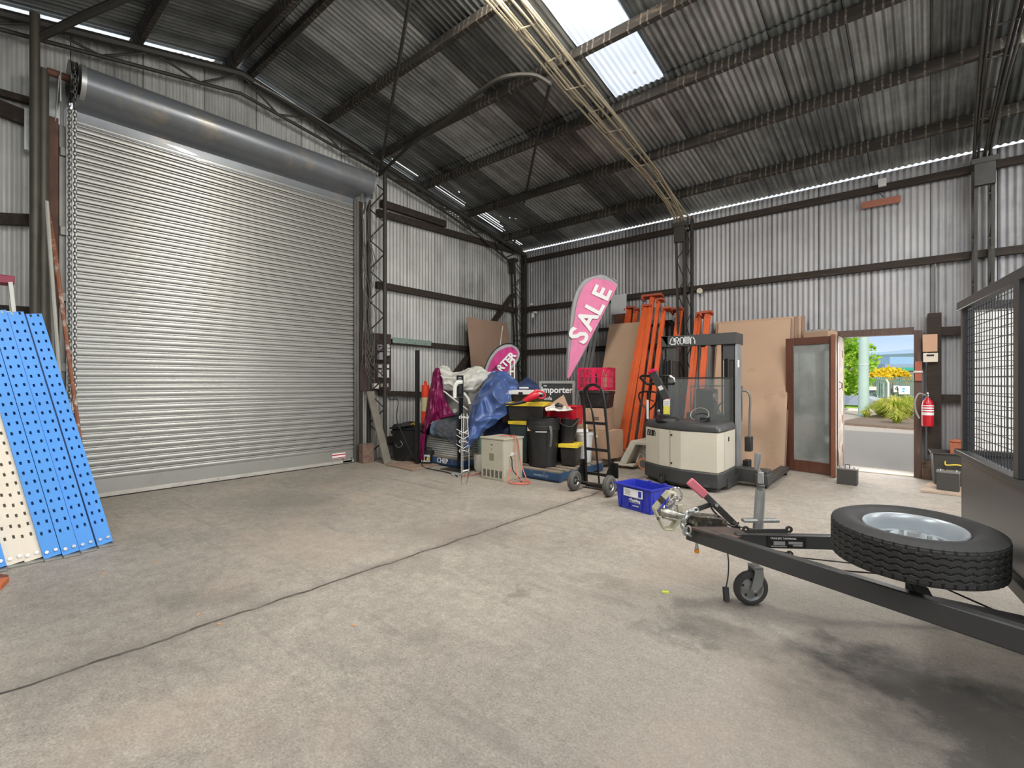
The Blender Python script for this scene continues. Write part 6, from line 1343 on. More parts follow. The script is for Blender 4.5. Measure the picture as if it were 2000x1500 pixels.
b = MB(); hw = .155; b.tube(smoothpts([(hx, -.05, z1 - .04), (hx + .1, -.05, z1 + .05), (hx + hw, -.05, z1 + .16), (hx + hw * .9, -.05, zt - .02), (hx + .05, -.05, zt), (hx - .05, -.05, zt), (hx - hw * .9, -.05, zt - .02), (hx - hw, -.05, z1 + .16), (hx - .1, -.05, z1 + .05), (hx, -.05, z1 - .04)]), .014, 8); b.bar((hx, -.05, z1 - .02), (hx, -.05, zt), .035, .03, up=(0, 1, 0)); b.tube([(hx, -.05, zt - .11), (hx + .1, -.06, zt - .15)], .01, 6); b.build('handle_loop', BLACKS, C)
b = MB(); b.bx(hx - .018, hx + .018, -.072, -.066, z1 - .17, z1 + .13); b.build('handle_label', WHITE, C, smooth=False)
# ============================================================ HAND TRUCK
C = thing('hand_truck', 'black two wheeled hand truck standing beside the blue tub', 'hand truck', (4.365, -3.967, 0))
for x in (-.25, .25):
    M = Matrix.Translation((x, 0, .13)) @ Matrix.Rotation(PI / 2, 4, 'Y'); b = MB(); pr = []
    for k in range(13): a = R_(-120 + 20 * k); pr.append((.088 + .042 * math.cos(a), .042 * math.sin(a)))
    b.lathe(pr, 36, M, closed=True)
    tw = b.build('tyre', mat('grey_rubber', (92, 91, 88), .8, var=.1), C)
    b = MB()
    for zz in (-.018, 0, .018): b.lathe([(.1285, zz - .0015), (.1305, zz), (.1285, zz + .0015)], 36, M)
    b.build('tread_rib', RUBBER, tw)
    b = MB(); b.lathe([(0, -.03), (.02, -.03), (.022, -.02), (.05, -.015), (.062, -.03), (.066, -.03), (.066, .03), (.062, .03), (.05, .015), (.022, .02), (.02, .03), (0, .03)], 20, M); b.build('hub', GALV, C)
b = MB(); b.cyl((-.27, 0, .13), (.27, 0, .13), .01, 10); b.build('axle', STEELD, C)
def hl(x, y, z): return V((x - 4.365, y + 3.967, z))
BP = BLACKS; zt = 1.345
b = MB(); b.tube(smoothpts([hl(4.136, -3.71, .03), hl(4.16, -3.77, .4), hl(4.19, -3.85, .95), hl(4.205, -3.89, 1.18), hl(4.24, -3.91, 1.30), hl(4.36, -3.92, zt), hl(4.46, -3.91, 1.30), hl(4.492, -3.89, 1.18), hl(4.50, -3.85, .95), hl(4.507, -3.77, .4), hl(4.51, -3.71, .03)], 5), .018, 8); b.build('frame_tube', BP, C)
b = MB(); b.tube(smoothpts([hl(4.30, -3.91, 1.335), hl(4.255, -3.90, 1.24), hl(4.30, -3.88, 1.08), hl(4.325, -3.84, .85), hl(4.33, -3.71, .03)], 5), .012, 8); b.build('centre_strut', BP, C)
for z in (.86, .52, .20, .04):
    t = z / .95; y = -3.71 - .14 * t; xl = 4.136 + .054 * t; b = MB(); b.bar(hl(xl, y, z), hl(4.51 - .01 * t, y, z), .02, .035); b.build('cross_bar', BP, C)
b = MB(); b.bx(4.10 - 4.365, 4.545 - 4.365, .22, .42, .004, .012); b.build('toe_plate', BP, C)
for s, x in ((-1, 4.125), (1, 4.53)):
    b = MB(); P = [hl(x, -3.70, .03), hl(x, -3.96, .09), hl(x, -3.96, .17), hl(x, -3.78, .38), hl(x, -3.70, .38)]; b.add([p + V((-.003, 0, 0)) for p in P] + [p + V((.003, 0, 0)) for p in P], [(0, 1, 2, 3, 4), (9, 8, 7, 6, 5)] + [(i, (i + 1) % 5, 5 + (i + 1) % 5, 5 + i) for i in range(5)]); b.build('axle_bracket', BP, C, smooth=False)
    b = MB(); b.bx(x - 4.365 + (-.08 if s < 0 else 0), x - 4.365 + (0 if s < 0 else .08), .23, .24, .18, .37); b.build('wheel_guard', BP, C, bevel=.004)
# ============================================================ BLUE TUB
C0, r, w, d = fit(1272, 1008, 1203, 1309, rot=-14); C = thing('blue_tub', 'open royal blue plastic stacking tub on the floor in front of the lift truck', 'tub', C0 - V((math.cos(r) * w, math.sin(r) * w, 0)), r)
BT = mat('royal_blue_plastic', (44, 56, 176), .4, var=.06); h = .27
opentub(C, w, d, h, BT, rim=.02, tap=.022)
for x in (.06, w * .35, w * .72, w - .05): b = MB(); b.bx(x - .012, x + .012, .0, .03, .03, h - .02); b.build('rib', BT, C, bevel=.004)
for y in (.06, d * .5, d - .06): b = MB(); b.bx(w - .03, w - .001, y - .012, y + .012, .03, h - .02); b.build('rib', BT, C, bevel=.004)
b = MB(); b.cyl((w * .45, d + .005, h - .03), (w * .45, d + .005, h + .012), .02, 12); b.cyl((w * .85, d + .005, h - .03), (w * .85, d + .005, h + .012), .02, 12); b.build('rim_pegs', BT, C)
b = MB(); b.bx(w * .24, w * .78, -.007, -.0045, .15, .235); lb = b.build('paper_label', WHITE, C, smooth=False)
b = MB(); b.bx(w * .66, w * .745, -.0085, -.007, .162, .225); b.build('label_block', BT, lb, smooth=False)
b = MB()
for k in range(4): b.bx(w * .28, w * (.45 - .03 * (k % 2)), -.0085, -.007, .17 + .014 * k, .174 + .014 * k)
b.build('label_print', STEELG, lb, smooth=False)
M = frame((w * .54, .002, .115), (1, 0, 0), (0, 0, 1)); text('lettering', '+Faulding', WHITE, C, M, .04, .002, .001, world=False)
b = MB()
for q in ((.36, .72, .088, .091), (.36, .72, .139, .142), (.36, .365, .088, .142), (.715, .72, .088, .142)): b.bx(w * q[0], w * q[1], .004, .008, q[2], q[3])
b.build('print_border', WHITE, C, smooth=False)
M = frame((w * .56, .009, .055), (1, 0, 0), (0, 0, 1)); text('lettering', 'HEALTHCARE', WHITE, C, M, .014, .002, 0, world=False)
# ============================================================ TRAILER
TG = mat('trailer_grey', (70, 71, 72), .38, .25, var=.08, vs=3); TR = 8.5
P0 = at(1345, 1053, 3.23); P1 = at(2000, 1275, 1.757); ax = V((math.cos(R_(TR)), math.sin(R_(TR)), 0)); ay = V((-ax.y, ax.x, 0))
C = thing('box_trailer', 'dark grey mesh sided box trailer standing on its jockey wheel at the right', 'trailer', (P0.x, P0.y, 0))
Hb = .095
d1 = (P1 - P0); P1e = P0 + d1 * 1.12
b = MB(); b.bar(P0 + V((0, 0, Hb / 2)), P1e + V((0, 0, Hb / 2)), .055, Hb); b.build('drawbar', TG, C, world=True, bevel=.006)
F0 = at(1436, 1060, 2.99); F0.z = .385; F1 = F0 + (at(1620, 1068, 2.93) - F0) * 2.6; F1.z = .40
b = MB(); b.bar(F0 + V((0, 0, .041)), F1 + V((0, 0, .041)), .05, .082); fb = b.build('drawbar', TG, C, world=True, bevel=.006)
nf = FW * -1
pa = at(1499, 1046, 2.935); pb = at(1566, 1058, 2.915); M = frame(V((pa.x, pa.y, .39)) , V((pb.x - pa.x, pb.y - pa.y, 0)), (0, 0, 1))
b = MB(); b.bx(0, .22, 0.01, .075, -.004, .0, M); pl = b.build('compliance_plate', INK, C, world=True, smooth=False)
text('plate_text', 'TRAILERS TASMANIA', WHITE, pl, M @ Matrix.Translation((.09, .062, .001)), .016, .0008)
b = MB()
for (x0, x1, y0, y1) in ((.035, .10, .022, .045), (.12, .20, .03, .045), (.145, .20, .018, .028), (.02, .11, .012, .018)): b.bx(x0, x1, y0, y1, 0, .001, M)
b.build('plate_fields', GALV, pl, world=True, smooth=False)
# coupling top plate, coupling and lock
b = MB(); A = at(1346, 1028, 3.22); A.z = P0.z + Hb + .003; b.prism([(A.x - .01, A.y - .06), (A.x + .32, A.y - .16), (A.x + .36, A.y + .1), (A.x - .01, A.y + .08)], A.z - .004, A.z + .008); b.build('coupling_plate', mat('scuffed_dark_plate', (84, 74, 70), .6, .2, var=.3, vs=12, dirt=(150, 80, 66), dirts=16, dirtt=.58), C, world=True)
Zc = 3.2
def q_(px, py, dz=0.0): return at(px, py, Zc + dz)
OILY = mat('oily_casting', (70, 66, 58), .35, .5, var=.45, vs=30, bump=.5, bs=60, dirt=(150, 146, 132), dirts=24, dirtt=.55)
b = MB(); b.bar(q_(1346, 1014), q_(1410, 1022), .09, .085); b.bar(q_(1340, 1012), q_(1352, 1013), .07, .06); b.cyl(q_(1405, 1024), q_(1418, 1026), .035, 12); b.build('coupling_body', OILY, C, world=True, bevel=.012)
b = MB(); b.bar(q_(1350, 1004, -.02), q_(1400, 1008, -.02), .02, .02); b.tube([q_(1288, 999), q_(1310, 1003), q_(1330, 1008), q_(1348, 1012)], [.028, .03, .024, .03], 10); b.tube([q_(1294, 1008), q_(1322, 1015), q_(1346, 1017)], [.014, .018, .02], 8); b.build('coupling_shank', mat('greasy_chrome', (170, 168, 160), .3, .85, var=.4, vs=40, bump=.5, bs=80), C, world=True)
LK = mat('olive_cream_lock', (186, 184, 160), .45, .15, var=.05)
b = MB()
P = [(1277, 992), (1305, 960), (1318, 962), (1292, 997), (1305, 1027), (1316, 1028), (1325, 1012), (1328, 1014), (1310, 1033), (1294, 1032), (1275, 998)]
pp = [q_(x, y) for x, y in P]
fr = lambda a, c, w=.085, t=.012: b.bar(a, c, t, w, up=tuple(FW))
fr(q_(1277, 994), q_(1306, 960)); fr(q_(1306, 961), q_(1318, 962)); fr(q_(1277, 994), q_(1295, 1031)); fr(q_(1295, 1031), q_(1311, 1032)); fr(q_(1311, 1032), q_(1326, 1012)); lk = b.build('coupling_lock', LK, C, world=True, bevel=.003)
b = MB(); b.bar(q_(1288, 981, -.045), q_(1296, 972, -.045), .035, .02, up=tuple(FW)); b.cyl(q_(1286, 1013, -.05), q_(1286, 1013, -.043), .011, 12); b.build('lock_cylinder', OILY, lk, world=True)
b = MB()
for k, (x, y) in enumerate([(1303, 992), (1308, 985), (1313, 979), (1317, 972), (1309, 997), (1316, 990)]):
    c = q_(x, y, .02); b.tube([c + RT * (.022 * math.cos(a)) + V((0, 0, .018 * math.sin(a))) + FW * (.01 * math.sin(a + k)) for a in [i * PI / 5 for i in range(10)]], .006, 6, closed=True)
c = q_(1322, 966, .03); b.tube([c + RT * (.032 * math.cos(a)) + V((0, 0, .045 * math.sin(a))) for a in [i * PI / 8 for i in range(16)]], .008, 6, closed=True)
b.build('shackles', CHROME, C, world=True)
b = MB(); b.bar(q_(1323, 993), q_(1333, 992), .05, .02, up=tuple(FW)); b.build('lock_sleeve', LK, C, world=True, bevel=.004)
b = MB(); link_chain(b, [q_(1362, 996, -.06), q_(1348, 997, -.08), q_(1342, 1006, -.09), q_(1334, 1017, -.09), q_(1333, 1028, -.08), q_(1338, 1040, -.07), q_(1345, 1044, -.06), q_(1345, 1033, -.06)], .034, .0065, .014, 6, 12); b.build('safety_chain', GALV, C, world=True)
# handbrake
b = MB(); b.bar(q_(1378, 968, .02), q_(1437, 1026, .02), .042, .012, up=tuple(FW)); b.tube([q_(1430, 1020, .02), q_(1436, 1024, .02), q_(1437, 1034, .02)], .016, 8); b.build('handbrake_lever', mat('black_lever', (58, 58, 58), .45), C, world=True, bevel=.004)
b = MB(); b.bar(q_(1346, 939, .02), q_(1378, 968, .02), .056, .03, up=tuple(FW)); b.build('handbrake_grip', mat('rose_grip', (206, 112, 126), .5, var=.05), C, world=True, bevel=.008)
b = MB(); b.bar(q_(1354, 997, .03), q_(1392, 984, .03), .034, .01, up=tuple(FW)); b.build('brake_link', mat('black_lever', (58, 58, 58), .45), C, world=True, bevel=.003)
b = MB(); b.bar(q_(1437, 1026, .02), q_(1437, 1048, .02), .05, .03, up=tuple(FW)); b.build('brake_bracket', mat('black_lever', (58, 58, 58), .45), C, world=True, bevel=.003)
b = MB(); b.cyl(q_(1400, 987, -.01), q_(1400, 987, .04), .011, 10); b.build('pivot_bolt', CHROME, C, world=True)
b = MB(); b.tube(smoothpts([q_(1387, 982, -.01), q_(1392, 996, -.01), q_(1408, 1012, -.02), q_(1425, 1026, -.02), q_(1436, 1027, -.02), q_(1443, 1020, -.02)]), .006, 6); b.build('brake_cable', BLACKP, C, world=True)
b = MB(); b.tube(smoothpts([q_(1440, 1028), q_(1460, 1032), q_(1500, 1037), q_(1520, 1040)]), .004, 6); b.build('brake_cable', BLACKP, C, world=True)
# jockey wheel
Zj = 3.05; wc = at(1466, 1149, Zj); C2 = C
dj = (at(1600, 0, Zj) - at(1400, 0, Zj)).normalized(); dj.z = 0; nj = V((dj.y, -dj.x, 0))
M = frame(V((wc.x, wc.y, .107)), dj, (0, 0, 1)) # z axis points to the camera side
b = MB(); pr = []
for k in range(11): a = R_(-110 + 22 * k); pr.append((.083 + .024 * math.cos(a), .026 * math.sin(a)))
b.lathe(pr, 40, M, closed=True); b.build('jockey_tyre', mat('jockey_rubber', (66, 65, 63), .8, var=.12), C, world=True)
b = MB(); b.lathe([(0, .03), (.014, .03), (.016, .02), (.03, .018), (.045, .006), (.06, .004), (.07, .018), (.076, .02), (.08, .016), (.08, -.016), (.076, -.02), (.03, -.015), (0, -.02)], 36, M); hb = b.build('jockey_hub', mat('zinc_dull', (150, 152, 150), .45, .6), C, world=True)
b = MB()
for k in range(5): a = 2 * PI * k / 5 + .3; b.lathe([(0, .0085), (.007, .0085), (.007, .0045)], 10, M @ Matrix.Translation((.053 * math.cos(a), .053 * math.sin(a), 0)))
b.build('hub_holes', INK, hb, world=True)
b = MB()
for s in (-.042, .042):
    pts = [(.0, -.012), (-.02, .0), (.005, .10), (.005, .135), (.055, .135), (.062, .085), (.05, .03), (.015, -.012)]
    b.prism(pts, s - .003, s + .003, M)
b.prism([(.002, .128), (.002, .138), (.058, .138), (.058, .128)], -.045, .045, M); b.build('jockey_fork', mat('zinc_dull', (150, 152, 150), .45, .6), C, world=True, smooth=False)
b = MB(); b.cyl(M @ V((0, 0, -.055)), M @ V((0, 0, .055)), .009, 10); b.build('jockey_axle', CHROME, C, world=True)
jb = M @ V((.03, .135, 0)); jt = at(1505, 957, Zj - .0); jt = V((jb.x + (jt.x - jb.x) * .35, jb.y + (jt.y - jb.y) * .35, zat(957, Zj)))
b = MB(); b.cyl(jb, jb.lerp(jt, .45), .022, 16); b.build('inner_tube', GALV, C, world=True)
b = MB(); b.cyl(jb.lerp(jt, .38), jt, .03, 20); b.build('outer_tube', GALV, C, world=True)
b = MB(); b.bar(jb.lerp(jt, .60) - dj * .10, jb.lerp(jt, .60) + dj * .12, .05, .02); b.build('clamp_base', GALV, C, world=True, bevel=.004)
cp = jb.lerp(jt, .53)
b = MB()
for s in (-.13, .13):
    c_ = cp + dj * s + V((0, 0, .01)) + nj * .11; Mk = frame(c_, dj, (0, 0, 1)); b.lathe([(.009, -.006), (.02, -.006), (.02, .006), (.009, .006)], 16, Mk, closed=True)
b.bar(cp - dj * .12 + nj * .11, cp + dj * .12 + nj * .11, .012, .024); c_ = cp + dj * .12 + nj * .135 - V((0, 0, .13)); b.lathe([(.009, -.006), (.02, -.006), (.02, .006), (.009, .006)], 16, frame(c_, dj, (0, 0, 1)), closed=True)
b.bar(cp - dj * .0 + nj * .13 - V((0, 0, .115)), c_, .008, .02); b.build('swivel_bracket', mat('black_lever', (58, 58, 58), .45), C, world=True)
b = MB(); b.cyl(jt, jt + V((0, 0, .05)), .012, 10)
for k in range(4): z = .006 + k * .009; b.tube([jt + V((.022 * math.cos(a), .022 * math.sin(a), z + .001 * math.sin(a))) for a in [i * PI / 5 for i in range(10)]], .003, 5, closed=True)
b.build('spring', STEELG, C, world=True)
zt = zat(925, Zj); t0 = V((jt.x, jt.y, zt - .01)); t1 = at(1478, 913, Zj); t2 = at(1481, 885, Zj)
b = MB(); b.bar(jt + V((0, 0, .04)), t0 + V((0, 0, .02)), .03, .03); b.bar(t0 + V((0, 0, .01)), t1, .014, .018); b.build('crank_arm', GALV, C, world=True, bevel=.003)
b = MB(); b.tube([t1 - V((0, 0, .01)), t1 + (t2 - t1) * .2, t2], [.012, .018, .02], 12); b.build('crank_grip', GALV, C, world=True)
# lights plug and amber lamp
b = MB(); L0 = at(1361, 1062, 3.15); b.tube([L0 + V((0, 0, .02)), L0, L0 - V((0, 0, .03))], [.008, .008, .014], 8); b.build('lamp_stem', GALV, C, world=True)
b = MB(); b.lathe([(0, -.016), (.014, -.01), (.016, 0), (.012, .012), (0, .014)], 14, Matrix.Translation(L0 - V((0, 0, .047)))); b.build('amber_reflector', mat('amber_plastic', (226, 140, 30), .3), C, world=True)
b = MB(); b.tube(smoothpts([at(1421, 1078, 3.1), at(1423, 1100, 3.1), at(1422, 1125, 3.1), at(1418, 1147, 3.1)]), .004, 6); b.build('wiring_lead', BLACKP, C, world=True)
b = MB(); b.bar(at(1417, 1146, 3.1), at(1419, 1174, 3.08), .035, .025, up=tuple(FW)); b.build('wiring_plug', BLACKP, C, world=True, bevel=.004)
b = MB(); b.tube([at(1560, 1089, 3.0), at(1760, 1110, 2.75), at(2020, 1148, 2.5)], .004, 6); b.tube([at(1640, 1114, 2.6), at(1760, 1124, 2.5), at(1830, 1142, 2.35), at(2010, 1222, 2.0)], .004, 6); b.build('underslung_cable', BLACKP, C, world=True)
# spare wheel carrier
WC = at(1784, 1060, 2.22); WC.z = .665
b = MB(); m0 = at(1775, 1180, 2.0); b.bar(at(1812, 1182, 2.06), at(1790, 1140, 2.15), .10, .02, up=tuple(FW)); b.build('wheel_bracket', TG, C, world=True, bevel=.004)
b = MB(); b.cyl(V((WC.x, WC.y, .42)), V((WC.x, WC.y, .66)), .03, 12); b.bx(WC.x - .3, WC.x + .35, WC.y - .03, WC.y + .03, .40, .43); b.build('carrier_post', TG, C, world=True)
# body
Cf = V((7.70, -5.06, 0)); fd = V((ax.y, -ax.x, 0)); Wt = 1.55; Lt = 2.4
Cn = Cf + fd * Wt
def face(name, O, d_, L, z0, z1, t=.012, m=TG, inward=None, bev=0):
    b = MB(); n_ = (inward or ax) * t; p = O; q = O + d_ * L
    b.add([p + V((0, 0, z0)), q + V((0, 0, z0)), q + V((0, 0, z1)), p + V((0, 0, z1)), p + n_ + V((0, 0, z0)), q + n_ + V((0, 0, z0)), q + n_ + V((0, 0, z1)), p + n_ + V((0, 0, z1))], [(0, 1, 2, 3), (7, 6, 5, 4), (0, 4, 5, 1), (1, 5, 6, 2), (2, 6, 7, 3), (3, 7, 4, 0)]); return b.build(name, m, C, world=True, bevel=bev)
SP = mat('speckled_trailer_sheet', (98, 100, 101), .3, .35, var=.1, vs=2, dirt=(52, 44, 38), dirts=26, dirtt=.66)
face('front_sheet', Cf, fd, Wt, .52, .95, m=SP)
face('side_sheet', Cf, ax, Lt, .52, .95, inward=fd, m=SP); face('side_sheet', Cn, ax, Lt, .52, .95, inward=-fd, m=SP)
b = MB(); o_ = Cf + V((0, 0, .52)); q1 = Cn; b.add([(Cf.x, Cf.y, .53), (Cn.x, Cn.y, .53), (Cn.x + ax.x * Lt, Cn.y + ax.y * Lt, .53), (Cf.x + ax.x * Lt, Cf.y + ax.y * Lt, .53)], [(0, 1, 2, 3)]); b.build('tray_floor', TG, C, world=True, solid=.01)
def rail(a, c, w, h, nm='rail', m=TG): b = MB(); b.bar(a, c, w, h); b.build(nm, m, C, world=True, bevel=.003)
up = lambda p, z: V((p.x, p.y, z))
Bf, Bn = Cf + ax * Lt, Cn + ax * Lt
for a, c in ((Cf, Cn), (Cf, Bf), (Cn, Bn)):
    dd = (c - a).normalized() * .03
    rail(up(a - dd, .955), up(c + dd, .955), .06, .03, 'coaming')
    rail(up(a, 1.86), up(c, 1.86), .045, .05, 'cage_top_rail')
def gpost(p, w1=.045): b = MB(); b.bar(up(p, .97), up(p, 1.84), w1, .045, up=tuple(ax)); b.build('cage_post', TG, C, world=True, bevel=.003)
gpost(Cf + ax * .02 + fd * .02); gpost(Cf + fd * 1.08, .07); gpost(Cn + ax * .02 - fd * .02); gpost(Cf + ax * 1.2); gpost(Bf); gpost(Bn)
WM = mat('mesh_wire', (60, 60, 60), .4, .4)
def mesh(O, d_, L):
    b = MB(); n = int(L / .05)
    for k in range(1, n): 
        p = O + d_ * (k * .05); b.tube([up(p, .97), up(p, 1.84)], .0022, 4, cap=False)
    for k in range(1, 18):
        z = .97 + k * .05; b.tube([up(O, z), up(O + d_ * L, z)], .0022, 4, cap=False)
    b.build('mesh_panel', WM, C, world=True)
mesh(Cf + ax * .02, fd, Wt); mesh(Cf + fd * .02, ax, Lt)
# chassis and road wheels so that it stands
rail(up(Cf + ax * .1 + fd * .3, .47), up(Bf + fd * .3, .47), .05, .08, 'chassis_rail'); rail(up(Cf + ax * .1 + fd * 1.25, .47), up(Bf + fd * 1.25, .47), .05, .08, 'chassis_rail')
rail(up(Cf + fd * .1, .49), up(Cf + fd * (Wt - .1), .49), .05, .06, 'chassis_cross_member')
def tyre_mesh(R=.315, W=.18, M=None, ri=.185):
    b = MB(); n = 300; prof = []
    zs = []
    half = W / 2
    cross = [(ri, -half * .72), (ri + .012, -half * .8), (ri + .035, -half * .98), (ri + .07, -half * 1.04), (R - .03, -half * .98), (R - .012, -half * .90)]
    tr = [(R - .003 if abs(t) > .9 else R, -half * .86 + 2 * half * .86 * (t + 1) / 2) for t in [(-1 + 2 * i / 34) for i in range(35)]]
    cross = cross + tr + [(r, -z) for r, z in cross[::-1]]; m = len(cross); nc = len(cross)
    for k in range(n):
        a = 2 * PI * k / n
        for i, (r, z) in enumerate(cross):
            rr = r
            if 6 <= i < 6 + 35:
                t = z / (half * .86); tri = abs(((k / 7.5) % 1) * 2 - 1) - .5
                for g in (-.55, -.18, .18, .55):
                    if abs(t - g - tri * .13) < .032: rr = r - .008
                if abs(t) > .72 and (k % 6) < 1: rr = r - .006
            b.v.append(V((rr * math.cos(a), rr * math.sin(a), z)))
    for k in range(n):
        k2 = (k + 1) % n
        for i in range(nc): i2 = (i + 1) % nc; b.f.append([k * nc + i, k * nc + i2, k2 * nc + i2, k2 * nc + i])
    return b
def make_wheel(name, lab, cat, loc, M3, parent=None):
    if parent is None: W_ = thing(name, lab, cat, loc); Mx = M3
    else: W_ = parent; Mx = Matrix.Translation(loc) @ M3
    b = tyre_mesh(); b.v = [Mx @ p for p in b.v]; b.build('tyre', mat('tyre_rubber', (42, 42, 42), .62, var=.12, vs=10), W_, ang=32)
    RM = mat('rim_white', (176, 184, 190), .28, .2, var=.03)
    b = MB(); b.lathe([(.185, .066), (.192, .072), (.188, .078), (.176, .07), (.168, .045), (.166, .0), (.17, -.04), (.182, -.065)], 60, Mx, cap=False); b.build('rim', RM, W_)
    b = MB(); nn = 96; rs = [.03, .06, .075, .09, .105, .12, .135, .15, .168]
    for r in rs:
        z = .0 + .022 * (1 - abs(r - .09) / .09)
        for k in range(nn): a = 2 * PI * k / nn; b.v.append(Mx @ V((r * math.cos(a), r * math.sin(a), z)))
    for i in range(len(rs) - 1):
        for k in range(nn):
            t = ((k + .5) % 12) - 6; wid = (6 - i) * .95 + .5
            if 3 <= i <= 6 and abs(t) < wid: continue
            b.f.append([i * nn + k, i * nn + (k + 1) % nn, (i + 1) * nn + (k + 1) % nn, (i + 1) * nn + k])
    b.build('wheel_centre', RM, W_, solid=.004)
    b = MB(); b.lathe([(0, -.012), (.163, -.012), (.163, -.018), (0, -.018)], 40, Mx); b.build('hole_shade_disc', BLACKP, W_)  # black disc added so the rim holes look dark with shade
    b = MB()
    for k in range(5): a = 2 * PI * k / 5; b.lathe([(.0, .04), (.009, .04), (.009, .0)], 6, Mx @ Matrix.Translation((.055 * math.cos(a), .055 * math.sin(a), .0)))
    b.lathe([(0, .045), (.022, .045), (.026, .0)], 16, Mx); b.build('wheel_nut', GALV, W_)
    return W_
Mt = Matrix.Rotation(R_(2.8), 4, RT) @ Matrix.Rotation(R_(.5), 4, 'X') @ Matrix.Rotation(R_(-1.0), 4, 'Y')
make_wheel('spare_wheel', 'spare wheel with a white steel rim lying flat on the trailer drawbar', 'wheel', (WC.x, WC.y, WC.z), Mt)
wp = Cf + ax * 1.3 - fd * .12; make_wheel('', '', '', V((wp.x, wp.y, .315)), Matrix.Rotation(R_(TR), 4, 'Z') @ Matrix.Rotation(-PI / 2, 4, 'X'), C)
wp = Cn + ax * 1.3 + fd * .12; make_wheel('', '', '', V((wp.x, wp.y, .315)), Matrix.Rotation(R_(TR), 4, 'Z') @ Matrix.Rotation(PI / 2, 4, 'X'), C)
b = MB(); b.bar(up(Cf + ax * 1.3 - fd * .1, .315), up(Cn + ax * 1.3 + fd * .1, .315), .04, .04); b.build('axle', TG, C, world=True)
# white ribbed sliding door behind the mesh
x0 = onR(1903, 600, y=-.45).x; zt = onR(1940, 604, y=-.45).z
C3 = thing('sliding_door', 'white ribbed sliding door leaf seen through the trailer mesh', 'door', (x0, -.45, 0))
b = MB(); prev = None
for i in range(int(3.0 / .012)):
    x = i * .012; w_ = .008 * (1 if (i % 8) < 5 else -1); row = [len(b.v), len(b.v) + 1]; b.v += [V((x, w_, .05)), V((x, w_, zt))]
    if prev: b.f.append([prev[0], row[0], row[1], prev[1]])
    prev = row
b.build('ribbed_sheet', mat('white_enamel', (232, 232, 230), .5, var=.02), C3, smooth=False, recalc=False)
b = MB(); b.bx(-.05, 3.05, -.03, .04, zt - .0, zt + .08); b.bx(0, 3.0, -.0, .03, 0, .06); b.build('hanger_rail', STEELD, C3)
# ============================================================ LIGHT, SKY, CAMERA
w = bpy.data.worlds.new('World'); scn.world = w; w.use_nodes = True; nt = w.node_tree; nt.nodes.clear()
N = NT.__new__(NT); N.t = nt
o = N.n('ShaderNodeOutputWorld'); bg = N.n('ShaderNodeBackground'); N.l(bg.outputs[0], o.inputs[0]); bg.inputs[1].default_value = SKY_S = 1.15
tc = N.n('ShaderNodeTexCoord'); sp = N.n('ShaderNodeSeparateXYZ'); N.l(tc.outputs['Generated'], sp.inputs[0])
base = N.ramp(sp.outputs[2], [(0, rgb((226, 238, 248))), (.03, rgb((214, 230, 248))), (.11, rgb((150, 190, 240))), (.17, rgb((206, 222, 240))), (.25, rgb((236, 241, 247))), (1, rgb((226, 233, 242)))])
mp = N.n('ShaderNodeMapping'); mp.inputs['Scale'].default_value = (1.6, 1.6, 7); N.l(tc.outputs['Generated'], mp.inputs[0])
nz = N.n('ShaderNodeTexNoise', i_Scale=1.8, i_Detail=7.0, i_Roughness=.6); N.l(mp.outputs[0], nz.inputs['Vector'])
cl = N.ramp(nz.outputs[0], [(.42, G(0)), (.62, G(1))]); col = N.mix(N.math('MULTIPLY', cl, .75), base, rgb((250, 250, 252))); N.l(col, bg.inputs[0])
def light(name, ty, energy, color, loc, direction=None, **k):
    d = bpy.data.lights.new(name, ty); d.energy = energy; d.color = color
    for a, v in k.items(): setattr(d, a, v)
    ob = bpy.data.objects.new(name, d); COL.objects.link(ob); ob.location = loc
    if direction is not None: ob.rotation_euler = V(direction).to_track_quat('-Z', 'Y').to_euler()
    return ob
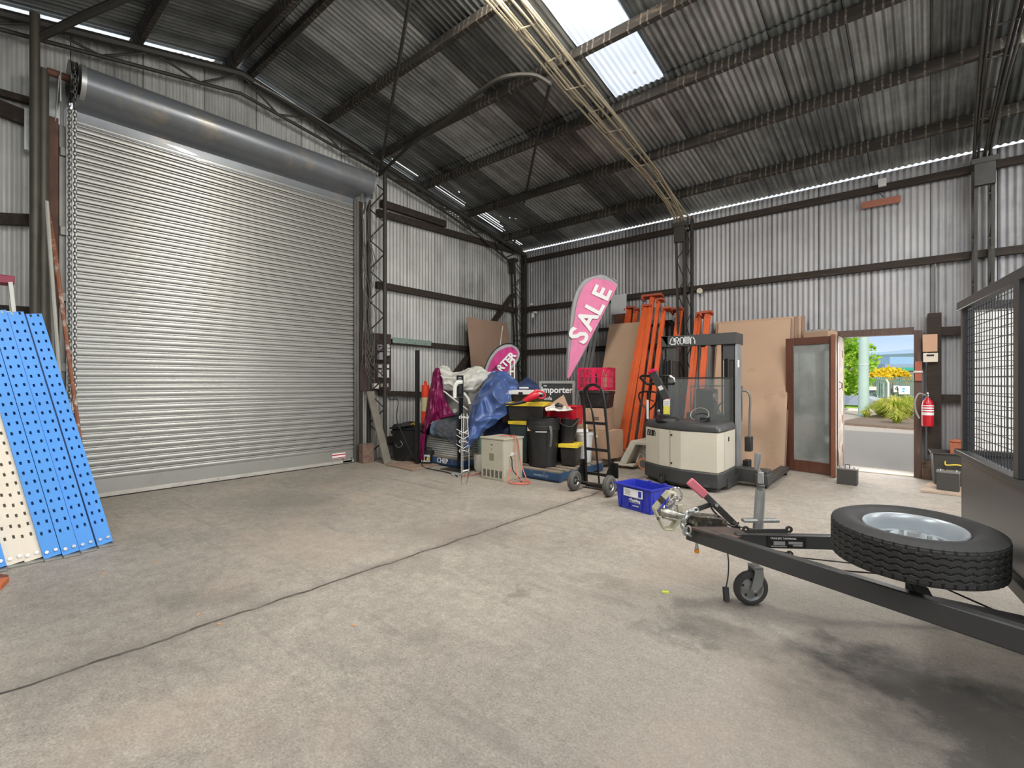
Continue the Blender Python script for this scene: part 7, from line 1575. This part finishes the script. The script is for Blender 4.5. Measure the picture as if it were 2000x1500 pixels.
# sun from behind the building, high
light('sun', 'SUN', 3.6, (1.0, .93, .82), (0, 0, 20), direction=V((-.42, .92, -.56)), angle=R_(.8))
# fill lamps added for daylight at the roof sheets and unseen open end
light('open_end_fill', 'AREA', 300, (1.0, .985, .96), (XE - .3, -6.4, 2.4), direction=(-1, 0, .0), shape='RECTANGLE', size=11.5, size_y=3.8)
WARM = (1.0, .98, .945)
def sheet_fill(x, y, sy, e, d, c=WARM, sx=.66): light('roof_sheet_fill', 'AREA', e, c, (x, y, zroof(y) - .17), direction=d, shape='RECTANGLE', size=sx, size_y=sy)
light('roof_sheet_fill', 'AREA', 260, (1.0, .94, .84), (4.66, -5.68, zroof(-5.68) - .1), direction=(-.42, .5, -1), shape='RECTANGLE', size=.6, size_y=1.1)
sheet_fill(4.65, -9.7, 3.4, 140, (.0, .0, -1))
sheet_fill(8.77, -3.8, 4.4, 260, (0, .0, -1))
sheet_fill(9.1, -9.2, 4.4, 120, (-.15, .1, -1), sx=1.3)
sheet_fill(11.9, -9.2, 4.4, 130, (-.2, .1, -1), sx=1.3)
sheet_fill(11.9, -3.8, 4.4, 120, (-.3, 0, -1), sx=.66)
light('added_gable_glare', 'AREA', 110, (1.0, .90, .76), (XE - .25, -2.4, 4.68), direction=(-1, -.15, -.05), shape='RECTANGLE', size=3.2, size_y=.34)  # lamp added at the invented gable pane to put warm glare on the shutter
light('daylight_doorway', 'AREA', 25, (1.0, .95, .9), (6.95, .35, 1.1), direction=(-.1, -1, -.3), shape='RECTANGLE', size=.8, size_y=1.9)
cam = bpy.data.cameras.new('camera'); co = bpy.data.objects.new('camera', cam); COL.objects.link(co); scn.camera = co
co.location = CAM; co.rotation_euler = (PI / 2, 0, TH)
cam.sensor_fit = 'HORIZONTAL'; cam.sensor_width = 36.0; cam.lens = 36.0 * F / 2000.0
cam.shift_y = (HY - 750.0) / 2000.0; cam.clip_start = .02; cam.clip_end = 3000
vs = scn.view_settings; scn.display_settings.display_device = 'sRGB'; vs.view_transform = 'Standard'; vs.look = 'None'; vs.exposure = 0.0; vs.gamma = 1.0; vs.use_curve_mapping = False
